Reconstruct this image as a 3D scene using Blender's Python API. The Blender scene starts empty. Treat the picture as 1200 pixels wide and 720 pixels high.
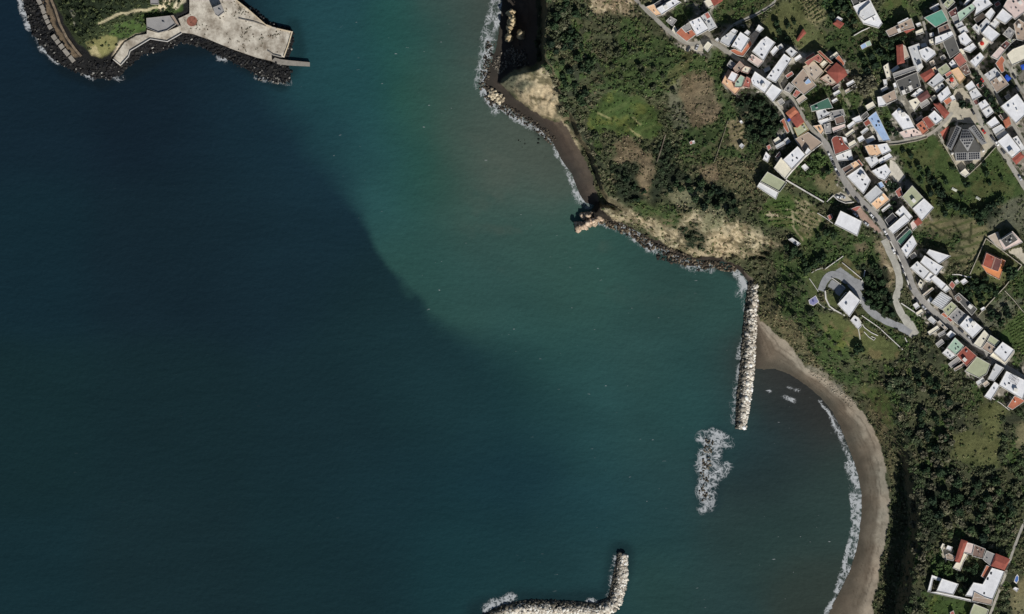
import bpy, math, random
import numpy as np

# ------------------------------------------------------------------ basics
random.seed(7)
rng = np.random.default_rng(11)
C = bpy.context.scene.collection
S = 0.6            # metres per photo pixel at sea level
CAM_H = 5000.0     # camera height above the sea
EXPO = 0.90        # irradiance factor used to turn seen colours into base colours

def lin(c):
    c = c / 255.0
    return c / 12.92 if c <= 0.04045 else ((c + 0.055) / 1.055) ** 2.4

def col(rgb, k=1.0):
    return tuple(min(0.86, lin(v) / EXPO * k) for v in rgb)

def W(px, py, z=0.0):
    f = S * (CAM_H - z) / CAM_H
    return ((px - 600.0) * f, (360.0 - py) * f, z)

def link(o, parent=None):
    C.objects.link(o)
    if parent is not None:
        o.parent = parent
    return o

def tag(o, label=None, cat=None, group=None, kind=None):
    if label: o['label'] = label
    if cat: o['category'] = cat
    if group: o['group'] = group
    if kind: o['kind'] = kind
    return o

def empty(name, loc, label, cat, group=None, rz=0.0):
    o = bpy.data.objects.new(name, None)
    o.empty_display_size = 1.0
    o.location = loc
    o.rotation_euler = (0, 0, rz)
    link(o)
    return tag(o, label, cat, group)

def mesh_obj(name, verts, faces, mat=None, parent=None, loc=None):
    me = bpy.data.meshes.new(name)
    me.from_pydata([tuple(v) for v in verts], [], [tuple(f) for f in faces])
    if mat: me.materials.append(mat)
    me.update()
    o = bpy.data.objects.new(name, me)
    if loc: o.location = loc
    return link(o, parent)

def fast_mesh(name, verts, quads, mat):
    """verts (n,3), quads (m,4) numpy -> mesh"""
    me = bpy.data.meshes.new(name)
    n, m = len(verts), len(quads)
    k = quads.shape[1]
    me.vertices.add(n)
    me.vertices.foreach_set('co', np.asarray(verts, np.float32).ravel())
    me.loops.add(m * k)
    me.loops.foreach_set('vertex_index', np.asarray(quads, np.int32).ravel())
    me.polygons.add(m)
    me.polygons.foreach_set('loop_start', np.arange(0, m * k, k, dtype=np.int32))
    me.polygons.foreach_set('loop_total', np.full(m, k, np.int32))
    me.update(calc_edges=True)
    if mat: me.materials.append(mat)
    return me

def set_attr(me, name, typ, dom, data):
    a = me.attributes.new(name, typ, dom)
    key = 'color' if typ == 'FLOAT_COLOR' else 'value'
    a.data.foreach_set(key, np.asarray(data, np.float32).ravel())

class MB:
    """collects simple solids into one mesh"""
    def __init__(s): s.v = []; s.f = []
    def add(s, v, f):
        b = len(s.v); s.v += [tuple(x) for x in v]; s.f += [tuple(i + b for i in q) for q in f]
    def box(s, cx, cy, cz, sx, sy, sz, rz=0.0, taper=1.0):
        c, d = math.cos(rz), math.sin(rz); v = []
        for k, t in ((-1, 1.0), (1, taper)):
            for a, b in ((-1, -1), (1, -1), (1, 1), (-1, 1)):
                x, y = a * sx / 2 * t, b * sy / 2 * t
                v.append((cx + x * c - y * d, cy + x * d + y * c, cz + k * sz / 2))
        s.add(v, [(3, 2, 1, 0), (4, 5, 6, 7), (0, 1, 5, 4), (1, 2, 6, 5), (2, 3, 7, 6), (3, 0, 4, 7)])
    def cyl(s, p0, p1, r0, r1, n=8):
        p0 = np.array(p0, float); p1 = np.array(p1, float); d = p1 - p0; d /= np.linalg.norm(d)
        u = np.cross(d, (0, 0, 1.0) if abs(d[2]) < .9 else (1.0, 0, 0)); u /= np.linalg.norm(u); w = np.cross(d, u)
        v = [];
        for p, r in ((p0, r0), (p1, r1)):
            for k in range(n):
                a = 2 * math.pi * k / n; v.append(p + r * (math.cos(a) * u + math.sin(a) * w))
        f = [(k, (k + 1) % n, n + (k + 1) % n, n + k) for k in range(n)]
        f += [tuple(range(n))[::-1], tuple(range(n, 2 * n))]
        s.add(v, f)
    def mesh(s, name, mat):
        me = bpy.data.meshes.new(name); me.from_pydata(s.v, [], s.f); me.materials.append(mat); me.update(); return me
    def build(s, name, mat, parent=None):
        return link(bpy.data.objects.new(name, s.mesh(name, mat)), parent)

def inst(name, me, parent=None, loc=(0, 0, 0), rz=0.0, sc=1.0):
    o = bpy.data.objects.new(name, me); o.location = loc; o.rotation_euler = (0, 0, rz)
    o.scale = sc if isinstance(sc, tuple) else (sc, sc, sc)
    return link(o, parent)

# ------------------------------------------------------------------ numpy helpers
def seg_dist(X, Y, poly, closed=False):
    """distance to polyline and parameter index of nearest segment"""
    P = np.array([p[:2] for p in poly], float)
    n = len(P); best = np.full(X.shape, 1e9)
    for i in range(n if closed else n - 1):
        a, b = P[i], P[(i + 1) % n]
        d = b - a; L = max(d @ d, 1e-9)
        t = np.clip(((X - a[0]) * d[0] + (Y - a[1]) * d[1]) / L, 0, 1)
        q = (X - a[0] - t * d[0]) ** 2 + (Y - a[1] - t * d[1]) ** 2
        np.minimum(best, q, out=best)
    return np.sqrt(best)

def inside(X, Y, poly):
    P = [p[:2] for p in poly]; r = np.zeros(X.shape, bool); j = len(P) - 1
    for i in range(len(P)):
        (xi, yi), (xj, yj) = P[i], P[j]
        if yi != yj:
            c = ((yi > Y) != (yj > Y)) & (X < (xj - xi) * (Y - yi) / (yj - yi) + xi)
            r ^= c
        j = i
    return r

def sdist(X, Y, poly):
    d = seg_dist(X, Y, poly, True)
    return np.where(inside(X, Y, poly), d, -d)

def vnoise(X, Y, scale, seed):
    r = np.random.default_rng(seed).random((64, 64))
    x = X / scale; y = Y / scale
    xi = np.floor(x).astype(int); yi = np.floor(y).astype(int)
    fx = x - xi; fy = y - yi
    fx = fx * fx * (3 - 2 * fx); fy = fy * fy * (3 - 2 * fy)
    g = lambda a, b: r[a % 64, b % 64]
    return (g(xi, yi) * (1 - fx) + g(xi + 1, yi) * fx) * (1 - fy) + (g(xi, yi + 1) * (1 - fx) + g(xi + 1, yi + 1) * fx) * fy

def fbm(X, Y, scale, seed, oct=4):
    s = 0; a = 1; t = 0
    for k in range(oct):
        s = s + a * vnoise(X + 13.7 * k, Y - 7.1 * k, scale / 2 ** k, seed + k); t += a; a *= .55
    return s / t

def sstep(a, b, x):
    t = np.clip((x - a) / (b - a), 0, 1); return t * t * (3 - 2 * t)

# ------------------------------------------------------------------ materials
MATS = {}
def nt(name):
    m = bpy.data.materials.new(name); m.use_nodes = True
    t = m.node_tree; return m, t, t.nodes['Principled BSDF'], t.nodes.new, t.links.new

def mat_surface(name, rgb, rough=.85, var=.18, scale=.35, stain=None, metal=0.0, spec=.3, bump=0.0, fine=2.5):
    """painted / plastered surface with blotchy wear"""
    if name in MATS: return MATS[name]
    m, t, b, N, L = nt(name)
    geo = N('ShaderNodeNewGeometry')
    n1 = N('ShaderNodeTexNoise'); n1.inputs['Scale'].default_value = scale; n1.inputs['Detail'].default_value = 6; n1.inputs['Roughness'].default_value = .65
    n2 = N('ShaderNodeTexNoise'); n2.inputs['Scale'].default_value = fine; n2.inputs['Detail'].default_value = 3
    L(geo.outputs['Position'], n1.inputs['Vector']); L(geo.outputs['Position'], n2.inputs['Vector'])
    oi = N('ShaderNodeObjectInfo')
    base = col(rgb) if max(rgb) > 1.0 else rgb
    dark = tuple(v * (1 - 2.2 * var) for v in base) if stain is None else col(stain)
    r = N('ShaderNodeValToRGB'); r.color_ramp.elements[0].position = .3; r.color_ramp.elements[1].position = .62
    r.color_ramp.elements[0].color = (*dark, 1); r.color_ramp.elements[1].color = (*base, 1)
    L(n1.outputs['Fac'], r.inputs['Fac'])
    mp = N('ShaderNodeMapRange'); mp.inputs['From Min'].default_value = .3; mp.inputs['From Max'].default_value = .7
    mp.inputs['To Min'].default_value = 1 - var * .7; mp.inputs['To Max'].default_value = 1 + var * .4
    L(n2.outputs['Fac'], mp.inputs['Value'])
    mo = N('ShaderNodeMapRange'); mo.inputs['To Min'].default_value = 1 - var * .8; mo.inputs['To Max'].default_value = 1 + var * .3
    L(oi.outputs['Random'], mo.inputs['Value'])
    mm = N('ShaderNodeMath'); mm.operation = 'MULTIPLY'; L(mp.outputs[0], mm.inputs[0]); L(mo.outputs[0], mm.inputs[1])
    mx = N('ShaderNodeVectorMath'); mx.operation = 'SCALE'; L(r.outputs['Color'], mx.inputs[0]); L(mm.outputs[0], mx.inputs['Scale'])
    L(mx.outputs[0], b.inputs['Base Color'])
    b.inputs['Roughness'].default_value = rough; b.inputs['Metallic'].default_value = metal
    b.inputs['Specular IOR Level'].default_value = spec
    if bump > 0:
        bp = N('ShaderNodeBump'); bp.inputs['Strength'].default_value = bump; bp.inputs['Distance'].default_value = .3
        L(n2.outputs['Fac'], bp.inputs['Height']); L(bp.outputs[0], b.inputs['Normal'])
    MATS[name] = m; return m

def mat_attr(name, noise=(.5, .35), fine=(3.0, .3), bump=.6, dist=.6, rough=1.0):
    """ground cover: colour attribute broken up by two scales of noise"""
    m, t, b, N, L = nt(name)
    at = N('ShaderNodeAttribute'); at.attribute_name = 'Col'
    geo = N('ShaderNodeNewGeometry')
    prev = None
    for sc, amp, det in ((noise[0], noise[1], 5), (fine[0], fine[1], 3)):
        n = N('ShaderNodeTexNoise'); n.inputs['Scale'].default_value = sc; n.inputs['Detail'].default_value = det; n.inputs['Roughness'].default_value = .7
        L(geo.outputs['Position'], n.inputs['Vector'])
        mp = N('ShaderNodeMapRange'); mp.inputs['From Min'].default_value = .28; mp.inputs['From Max'].default_value = .72
        mp.inputs['To Min'].default_value = 1 - amp; mp.inputs['To Max'].default_value = 1 + amp; mp.clamp = False
        L(n.outputs['Fac'], mp.inputs['Value'])
        if prev is None: prev = mp.outputs[0]
        else:
            mm = N('ShaderNodeMath'); mm.operation = 'MULTIPLY'; L(prev, mm.inputs[0]); L(mp.outputs[0], mm.inputs[1]); prev = mm.outputs[0]
    mx = N('ShaderNodeVectorMath'); mx.operation = 'SCALE'; L(at.outputs['Color'], mx.inputs[0]); L(prev, mx.inputs['Scale'])
    L(mx.outputs[0], b.inputs['Base Color']); b.inputs['Roughness'].default_value = rough
    b.inputs['Specular IOR Level'].default_value = .1
    bp = N('ShaderNodeBump'); bp.inputs['Strength'].default_value = bump; bp.inputs['Distance'].default_value = dist
    L(prev, bp.inputs['Height']); L(bp.outputs[0], b.inputs['Normal'])
    return m

def mat_leaf_attr(name):
    m, t, b, N, L = nt(name)
    at = N('ShaderNodeAttribute'); at.attribute_name = 'Col'
    L(at.outputs['Color'], b.inputs['Base Color']); b.inputs['Roughness'].default_value = .8
    b.inputs['Specular IOR Level'].default_value = .15
    return m

def mat_leaf_obj(name, cols):
    """tree crown: face colour jitter, tint drawn per tree from the species' range"""
    m, t, b, N, L = nt(name)
    at = N('ShaderNodeAttribute'); at.attribute_name = 'shade'
    oi = N('ShaderNodeObjectInfo')
    r = N('ShaderNodeValToRGB'); cr = r.color_ramp
    while len(cr.elements) < len(cols): cr.elements.new(.5)
    for k, c in enumerate(cols):
        cr.elements[k].position = k / max(1, len(cols) - 1); cr.elements[k].color = (*c, 1)
    L(oi.outputs['Random'], r.inputs['Fac'])
    mx = N('ShaderNodeVectorMath'); mx.operation = 'SCALE'; L(r.outputs['Color'], mx.inputs[0]); L(at.outputs['Fac'], mx.inputs['Scale'])
    L(mx.outputs[0], b.inputs['Base Color']); b.inputs['Roughness'].default_value = .8
    b.inputs['Specular IOR Level'].default_value = .15
    return m
# ------------------------------------------------------------------ shape of the coast (photo pixels, metres)
COAST = [(590,-60),(588,0),(586,20),(583,45),(578,65),(570,85),(568,105),(574,120),(584,121),(592,124),(612,137),(630,150),(647,166),
         (658,188),(670,205),(679,228),(686,238),(697,241),(693,249),(700,257),(712,258),(730,263),(750,273),(765,284),(776,287),(786,294),(800,301),
         (820,305),(845,306),(860,311),(870,322),(879,334),(882,360),(884,400),(885,432),(895,434),(908,433),(925,439),(945,452),(962,467),(975,482),(985,502),
         (996,530),(1005,556),(1009,580),(1009,605),(1004,640),(996,668),(984,692),(972,715),(960,740),(950,780),(1290,780),(1290,-60)]
FOOT = [(630,-60),(629,0),(629,40),(628,66),(632,80),(640,92),(650,115),(655,132),(664,150),(678,172),(687,190),(694,212),(700,232),(706,247),
        (722,258),(744,268),(763,280),(780,287),(793,295),(808,300.5),(846,302.5),(866,311),(882,326),(889,350),(890,376),(905,386),(925,406),(945,429),(975,451),
        (1000,472),(1020,495),(1032,525),(1038,555),(1041,580),(1039,610),(1035,640),(1031,665),(1026,690),(1021,720),(1012,780),(1300,780),(1300,-60)]
TOP = [(642,-60,50),(641,0,50),(640,30,50),(640,60,49),(645,76,47),(655,95,40),(664,125,31),(677,150,28),(690,172,26),(698,192,25),(704,215,24),
       (713,233,21),(740,240,20),(775,246,25),(810,250,30),(850,256,33),(885,262,34),(915,280,34),(935,310,34),(947,345,34),(957,367,33),
       (985,394,32),(1015,417,31),(1036,442,30),(1050,476,31),(1062,510,28),(1073,550,28),(1081,590,29),(1080,640,29),(1073,690,29),(1063,780,29)]
TOPPOLY = [t[:2] for t in TOP] + [(1310,780),(1310,-60)]
INLAND = [(900,50,39),(1000,100,38),(1100,50,38),(1200,0,37),(1100,200,35),(1200,300,34),(1000,230,37),(1000,340,35),(1100,400,33),
          (1200,450,32),(1150,600,30),(1200,700,30),(760,60,40),(780,150,32),(1060,300,36),(1280,100,36),(1280,600,30)]

ROADS = [  # name, width px, colour, centreline
 ('road', 4.8, 'road_concrete', [(733,-14),(754,9),(767,21),(784,37),(799,48),(812,53),(826,48),(838,51),(852,61),(867,71),(879,79),(892,85),(905,94),(917,105),(927,114),(933,125),(941,137),(947,147),(957,158)]),
 ('road', 7.6, 'road_grey', [(957,158),(966,166),(974,180),(982,199),(996,222),(1010,237),(1026.5,253),(1046,279),(1052,292),(1058,303),(1064,318),(1068,333),(1074,345),(1082,354),(1094,366),(1107,377)]),
 ('road', 6.0, 'road_grey', [(1107,377),(1120,387),(1133,397),(1143,405),(1155,415),(1170,425),(1190,437),(1215,452)]),
 ('path', 2.8, 'road_concrete', [(841,48),(858,29),(877,21),(895,12),(907,4),(914,-10)]),
 ('lane', 4.0, 'road_concrete', [(1098,-14),(1104,6),(1109,18),(1113,28),(1119,40),(1125,54),(1132,67),(1146,82),(1158,98),(1172,117),(1180,136),(1188,148),(1197,162),(1210,184)]),
 ('lane', 5.6, 'road_concrete', [(1137,115),(1143,128),(1151,146),(1163,163),(1175,178),(1187,198),(1198,215),(1212,238)]),
 ('lane', 3.6, 'road_concrete', [(1176,70),(1181,78),(1188,89),(1193,101),(1200,108),(1214,122)]),
 ('lane', 3.8, 'road_concrete', [(1041,168),(1052,167),(1062,165),(1075,163),(1086,159.5),(1098,152),(1107,143),(1116,132)]),
 ('road', 8.0, 'road_pale', [(1036,281),(1045,300),(1052,315),(1055,334),(1049,350),(1053,362),(1061,376),(1071,391)]),
 ('driveway', 8.2, 'road_asphalt', [(1067,391),(1055,383),(1039,377),(1020,366),(1011,354),(1003,340),(995,331),(984.5,323),(974,321),(966,329),(962,341)]),
 ('lane', 3.0, 'road_concrete', [(1206,598),(1195,625),(1188,643),(1183,658),(1179,672),(1168,700),(1156,732)]),
 ('path', 2.0, 'road_pale', [(906,119),(914,128),(922,139),(927,151),(932,163)]),
 ('lane', 3.0, 'road_concrete', [(1082,25),(1084.5,34),(1087,44),(1086,53)]),
 ('path', 1.6, 'road_pale', [(967,342),(968.5,352),(973,360),(979,364.5)]),
 ('path', 1.1, 'road_pale', [(957.5,353.5),(964,360),(972,363),(979,364.5)]),
 ('path', 1.2, 'road_pale', [(1005.5,384),(1007,391),(1008,398)]),
]
YARDS = [  # flat paved places: name, colour, outline
 ('square', 'pave_beige', [(1119,105),(1128,103),(1137,114),(1145,128),(1152,142),(1142,145),(1130,144.5),(1117,141),(1108,150),(1103,147),(1112,128)]),
 ('turning_place', 'road_pale', [(1053,369),(1062,368),(1070,377),(1077,390),(1069,397),(1058,388),(1060,380)]),
 ('car_park', 'road_asphalt', [(970,335.5),(975,327.5),(991,338),(983.5,347.5)]),
 ('car_park', 'road_asphalt', [(979,317),(985,313.5),(1002,326),(1012,330),(1012,341),(1002,338)]),
 ('courtyard', 'pave_pink', [(992,244.5),(1006.7,241.7),(1033,271),(1029,273),(1010,257)]),
 ('layby', 'pave_beige', [(976,229),(985,225),(992,228),(1001,238),(992,238.5),(982,235)]),
 ('courtyard', 'pave_beige', [(809,54),(817,49),(831,45),(835,50),(830,56),(824,60),(814,60),(803,60),(800,55)]),
 ('courtyard', 'pave_red', [(1102,155),(1113,147),(1106,165)]),
 ('courtyard', 'pave_beige', [(1108,171),(1112,177),(1122,196),(1128,202),(1137,202),(1145,195),(1158,175),(1170,170),(1163,163),(1152,148),(1142,146),(1128,146),(1114,150)]),
 ('courtyard', 'pave_pale', [(1043,187),(1049,190),(1061,207),(1055,215),(1047,212),(1042,203)]),
 ('driveway', 'pave_beige', [(1158.5,277),(1170,272),(1178,294),(1190,300),(1203,312),(1203,304),(1197,290),(1178,294),(1168,290)]),
 ('courtyard', 'pave_beige', [(1104,641),(1113,640),(1119,646),(1112,652),(1108,660),(1103,650)]),
]

# cover classes: ground colour, plant density, plant colours, plant size (m)
G_ = dict(
 scrub=((74,77,56), .85, [(70,77,51),(84,84,61),(62,70,47),(92,90,69),(76,80,55)], (1.0,3.0)),
 forest=((56,60,46), 1.0, [(62,69,49),(72,76,56),(54,63,45),(96,95,75),(66,78,52)], (1.4,6.5)),
 green=((66,80,48), .62, [(62,80,45),(74,92,51),(56,70,43),(84,90,58)], (1.0,2.6)),
 grass=((74,90,50), .10, [(64,80,44),(80,94,54)], (.8,1.6)),
 bright=((68,84,46), .20, [(76,94,47),(64,82,42),(92,104,56),(56,70,40)], (.8,1.8)),
 lawn=((84,91,57), .03, [(64,76,46)], (.8,1.6)),
 olive=((94,98,64), .18, [(82,90,56),(102,100,70),(68,78,48)], (.8,2.2)),
 soil=((113,101,80), .42, [(116,105,83),(98,90,69),(86,86,60),(126,114,92)], (.6,1.6)),
 tan=((142,128,104), .38, [(118,112,84),(98,100,68),(152,138,112)], (.7,1.9)),
 rock=((170,156,128), .42, [(104,106,74),(84,90,60),(118,114,86),(150,138,110),(70,80,50)], (.6,2.4)),
 tuft=((118,116,90), .8, [(144,137,110),(112,112,82),(88,92,64)], (.9,2.0)),
 reed=((96,92,68), 1.0, [(108,101,76),(90,90,64),(76,80,54)], (.9,2.0)),
 town=((124,119,109), .24, [(62,76,47),(54,66,43)], (1.0,2.4)),
 garden=((64,77,47), .6, [(56,74,42),(70,86,49),(50,64,40),(82,88,59)], (1.0,2.6)),
 terrace=((116,110,82), .10, [(84,92,60),(108,106,78)], (.7,1.8)),
 vine=((72,88,50), .05, [(64,82,44)], (.8,1.4)),
 meadow=((66,81,46), .20, [(58,74,41),(74,90,49),(82,90,57)], (.8,2.0)),
 grey=((98,98,80), .55, [(102,101,82),(82,86,62),(66,74,50)], (.9,2.2)),
 dark=((44,50,38), 1.0, [(48,58,41),(56,65,46),(44,52,37)], (1.4,3.6)),
 stones=((126,120,106), .3, [(84,90,62)], (.8,1.6)),
)
COVER = [
 ('green', [(640,60),(700,60),(745,30),(790,50),(815,65),(840,75),(850,110),(870,140),(850,170),(800,170),(780,110),(745,112),(700,100),(660,130),(650,100)]),
 ('forest', [(622,-60),(690,-60),(686,0),(690,25),(712,50),(715,85),(690,98),(690,125),(702,160),(706,195),(690,178),(660,140),(642,90),(625,60)]),
 ('scrub', [(690,20),(725,18),(735,40),(728,80),(716,88),(708,50)]),
 ('tan', [(693,-60),(748,-60),(742,8),(745,18),(738,20),(725,12),(708,14),(700,24),(690,20),(688,8)]),
 ('green', [(722,25),(745,20),(770,45),(800,62),(812,75),(795,92),(770,112),(745,112),(718,104),(712,85),(728,60)]),
 ('bright', [(688,128),(718,106),(745,112),(772,128),(782,150),(762,166),(738,162),(716,150),(695,160)]),
 ('olive', [(800,62),(815,66),(806,84),(795,100),(775,104),(784,84)]),
 ('soil', [(716,168),(735,160),(765,185),(772,203),(757,228),(750,225),(745,198),(722,188)]),
 ('soil', [(800,92),(828,84),(842,104),(840,145),(808,147),(797,125)]),
 ('grey', [(790,98),(800,92),(798,125),(806,147),(792,150),(780,120)]),
 ('dark', [(722,190),(744,198),(750,226),(764,238),(790,222),(822,225),(830,240),(872,252),(862,225),(830,218),(800,205),(790,170),(774,168),(772,203),(760,232),(745,240),(724,232)]),
 ('garden', [(795,150),(840,148),(870,140),(890,165),(885,190),(850,190),(820,195),(795,185)]),
 ('terrace', [(852,148),(878,130),(890,145),(872,175),(855,170)]),
 ('soil', [(819,198),(846,190),(850,206),(838,217),(821,212)]),
 ('tuft', [(780,229),(800,220),(822,226),(816,240),(790,243)]),
 ('reed', [(838,178),(890,200),(890,222),(870,232),(845,215)]),
 ('rock', [(700,243),(716,234),(728,242),(745,250),(765,262),(785,270),(800,252),(830,250),(850,256),(870,262),(890,280),(900,284),(912,292),(900,302),(885,298),(860,300),(840,300),(800,302),(785,294),(760,272),(735,262),(705,256)]),
 ('rock', [(586,95),(592,84),(612,80),(624,88),(634,72),(644,82),(652,104),(656,128),(648,140),(636,136),(620,128),(604,116)]),
 ('grey', [(578,95),(604,78),(612,84),(606,98),(598,112),(588,108)]),
 ('rock', [(652,138),(662,143),(672,158),(674,172),(664,168),(655,150)]),
 ('grey', [(604,98),(614,93),(622,99),(616,106),(606,108)]),
 ('dark', [(790,270),(810,262),(832,276),(824,290),(802,292)]),
 ('green', [(738,238),(775,240),(800,252),(790,266),(768,262),(745,248)]),
 ('tuft', [(812,246),(850,246),(852,262),(838,276),(826,270)]),
 ('scrub', [(890,290),(935,290),(950,320),(945,345),(905,340),(890,325)]),
 ('reed', [(889,338),(908,345),(940,385),(965,430),(945,432),(905,386),(889,374)]),
 ('green', [(905,298),(945,302),(950,345),(958,370),(990,400),(1020,425),(1036,445),(1000,455),(960,430),(930,385),(905,345)]),
 ('reed', [(1012,470),(1030,480),(1045,520),(1050,570),(1042,575),(1034,525),(1020,493)]),
 ('grass', [(1016,450),(1042,462),(1058,488),(1046,500),(1026,482),(1010,465)]),
 ('town', [(745,-60),(840,-60),(842,10),(832,20),(860,30),(895,26),(915,48),(935,55),(960,58),(985,62),(996,80),(1000,112),(1025,118),(1045,70),(1078,40),(1082,-60),(1300,-60),(1300,215),
           (1205,222),(1165,172),(1140,196),(1120,196),(1098,158),(1048,168),(1062,205),(1088,243),(1094,260),(1072,288),(1112,302),(1102,330),(1126,345),(1145,365),(1165,395),(1192,412),(1210,440),(1210,485),
           (1165,470),(1130,440),(1104,410),(1078,372),(1068,345),(1052,310),(1034,280),(1010,262),(985,232),(975,200),(960,172),(935,160),(910,190),(895,182),(915,140),(890,115),(865,115),(845,100),(850,75),(815,62),(795,56),(775,35)]),
 ('garden', [(770,20),(800,3),(812,8),(815,18),(798,30),(788,40),(775,30)]),
 ('green', [(826,14),(842,6),(905,-12),(900,10),(858,28),(842,32)]),
 ('green', [(837,54),(852,66),(856,72),(846,96),(850,110),(838,108),(830,72)]),
 ('dark', [(862,112),(900,112),(920,142),(912,160),(895,175),(875,165),(870,140)]),
 ('olive', [(880,30),(900,14),(935,0),(942,15),(962,32),(975,36),(968,55),(938,58),(925,48),(905,52),(895,38)]),
 ('terrace', [(930,-10),(950,-10),(968,18),(960,32),(942,20)]),
 ('garden', [(962,-10),(1000,-10),(1010,28),(1025,35),(1036,12),(1060,5),(1085,-5),(1090,12),(1068,22),(1042,38),(1048,50),(1050,76),(1036,80),(1030,105),(1010,122),(1000,100),(990,66),(968,52),(965,32)]),
 ('grass', [(1033,8),(1040,-10),(1062,-10),(1066,6),(1045,16)]),
 ('olive', [(1044,12),(1066,6),(1068,14),(1047,23)]),
 ('tuft', [(996,84),(1022,84),(1030,105),(1010,122),(997,108)]),
 ('garden', [(925,108),(960,98),(975,104),(972,116),(950,124),(944,135),(934,122)]),
 ('green', [(974,100),(1000,110),(1014,122),(1022,132),(1012,140),(994,138),(978,124)]),
 ('garden', [(942,118),(950,130),(956,132),(958,148),(944,138),(938,126)]),
 ('garden', [(1024,120),(1040,126),(1048,134),(1044,160),(1034,148),(1026,132)]),
 ('green', [(945,186),(972,180),(978,198),(968,216),(985,226),(978,232),(964,236),(940,222),(925,208)]),
 ('terrace', [(962,198),(975,205),(982,222),(972,228),(958,214)]),
 ('grass', [(903,232),(922,222),(948,236),(962,246),(966,262),(956,282),(940,286),(918,272),(890,266),(888,250)]),
 ('terrace', [(928,228),(945,240),(958,258),(948,276),(934,262)]),
 ('tan', [(896,248),(908,246),(908,258),(898,258)]),
 ('green', [(940,284),(985,268),(1024,276),(1042,296),(1044,310),(1005,318),(985,308),(960,312),(944,318)]),
 ('soil', [(1002,286),(1016,284),(1018,294),(1004,296)]),
 ('tan', [(1028,284),(1038,292),(1050,318),(1050,336),(1043,346),(1040,325),(1030,304)]),
 ('dark', [(1008,318),(1034,304),(1044,330),(1046,352),(1058,378),(1040,374),(1018,362),(1010,345)]),
 ('lawn', [(945,322),(975,312),(992,302),(1012,320),(1014,335),(1004,330),(985,318),(968,320),(960,345),(950,350)]),
 ('lawn', [(966,346),(985,346),(982,358),(972,362),(966,354)]),
 ('lawn', [(958,368),(982,368),(1004,384),(1020,384),(1058,410),(1048,424),(1020,420),(990,402),(968,392)]),
 ('bright', [(966,382),(984,386),(998,400),(990,414),(972,404)]),
 ('green', [(1012,370),(1036,380),(1064,394),(1066,406),(1052,404),(1030,388),(1014,378)]),
 ('green', [(1062,362),(1070,360),(1088,380),(1080,394),(1072,388)]),
 ('stones', [(948,434),(975,452),(1000,474),(1006,470),(980,448),(952,430)]),
 ('forest', [(1036,432),(1080,392),(1105,412),(1130,440),(1165,470),(1205,485),(1300,480),(1300,780),(1056,780),(1066,600),(1062,530),(1048,485)]),
 ('scrub', [(1078,415),(1105,418),(1110,450),(1095,500),(1070,500),(1062,450)]),
 ('olive', [(1146,480),(1164,472),(1180,480),(1176,505),(1152,512)]),
 ('olive', [(1112,512),(1140,505),(1172,512),(1170,548),(1140,548),(1112,535)]),
 ('terrace', [(1192,498),(1220,488),(1220,525),(1194,524)]),
 ('meadow', [(1042,169),(1085,159),(1098,157),(1120,194),(1132,208),(1166,172),(1206,232),(1206,250),(1165,232),(1145,258),(1110,258),(1085,235),(1064,206)]),
 ('dark', [(1082,204),(1100,212),(1112,236),(1100,238),(1088,220)]),
 ('grey', [(1146,262),(1165,240),(1206,226),(1206,268),(1180,268),(1160,275)]),
 ('dark', [(1144,262),(1150,250),(1172,236),(1176,246),(1160,258),(1152,268)]),
 ('terrace', [(1082,248),(1096,252),(1116,262),(1152,258),(1156,280),(1138,318),(1112,302),(1090,290),(1076,285)]),
 ('garden', [(1072,262),(1090,268),(1100,282),(1124,276),(1118,292),(1092,292),(1074,282)]),
 ('olive', [(1140,318),(1156,282),(1198,310),(1178,342),(1160,336),(1142,330)]),
 ('garden', [(1102,318),(1136,320),(1176,342),(1146,372),(1128,346),(1112,334)]),
 ('olive', [(1133,348),(1158,345),(1152,362),(1140,358)]),
 ('grey', [(1146,372),(1176,342),(1196,352),(1188,368),(1172,385),(1156,384)]),
 ('vine', [(1176,385),(1192,366),(1215,340),(1215,432),(1190,408),(1172,396)]),
 ('green', [(1178,340),(1198,312),(1215,318),(1215,345),(1196,352)]),
 ('green', [(1172,400),(1190,412),(1200,430),(1188,428)]),
 ('garden', [(1088,648),(1116,640),(1126,660),(1112,690),(1100,680),(1090,676)]),
 ('bright', [(1090,696),(1136,704),(1140,722),(1088,722)]),
 ('dark', [(1082,570),(1104,585),(1104,625),(1088,640),(1080,610)]),
 ('terrace', [(1190,685),(1210,660),(1210,730),(1182,730)]),
]

# ------------------------------------------------------------------ height and colour grids
STEP = 1.5
GX0, GY0 = 540.0, -54.0
gx = np.arange(GX0, 1272.01, STEP); gy = np.arange(GY0, 774.01, STEP)
PX, PY = np.meshgrid(gx, gy)                       # rows = y

def idw(X, Y, pts):
    num = np.zeros(X.shape); den = np.zeros(X.shape)
    for x, y, z, w in pts:
        q = w / ((X - x) ** 2 + (Y - y) ** 2 + 30.0) ** 1.5
        num += q * z; den += q
    return num / den

pts = []
for (x0, y0, z0), (x1, y1, z1) in zip(TOP[:-1], TOP[1:]):
    n = max(1, int(math.hypot(x1 - x0, y1 - y0) / 14))
    for k in range(n):
        t = k / n; pts.append((x0 + (x1 - x0) * t, y0 + (y1 - y0) * t, z0 + (z1 - z0) * t, 1.0))
pts += [(x, y, z, 30.0) for x, y, z in INLAND]

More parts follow.
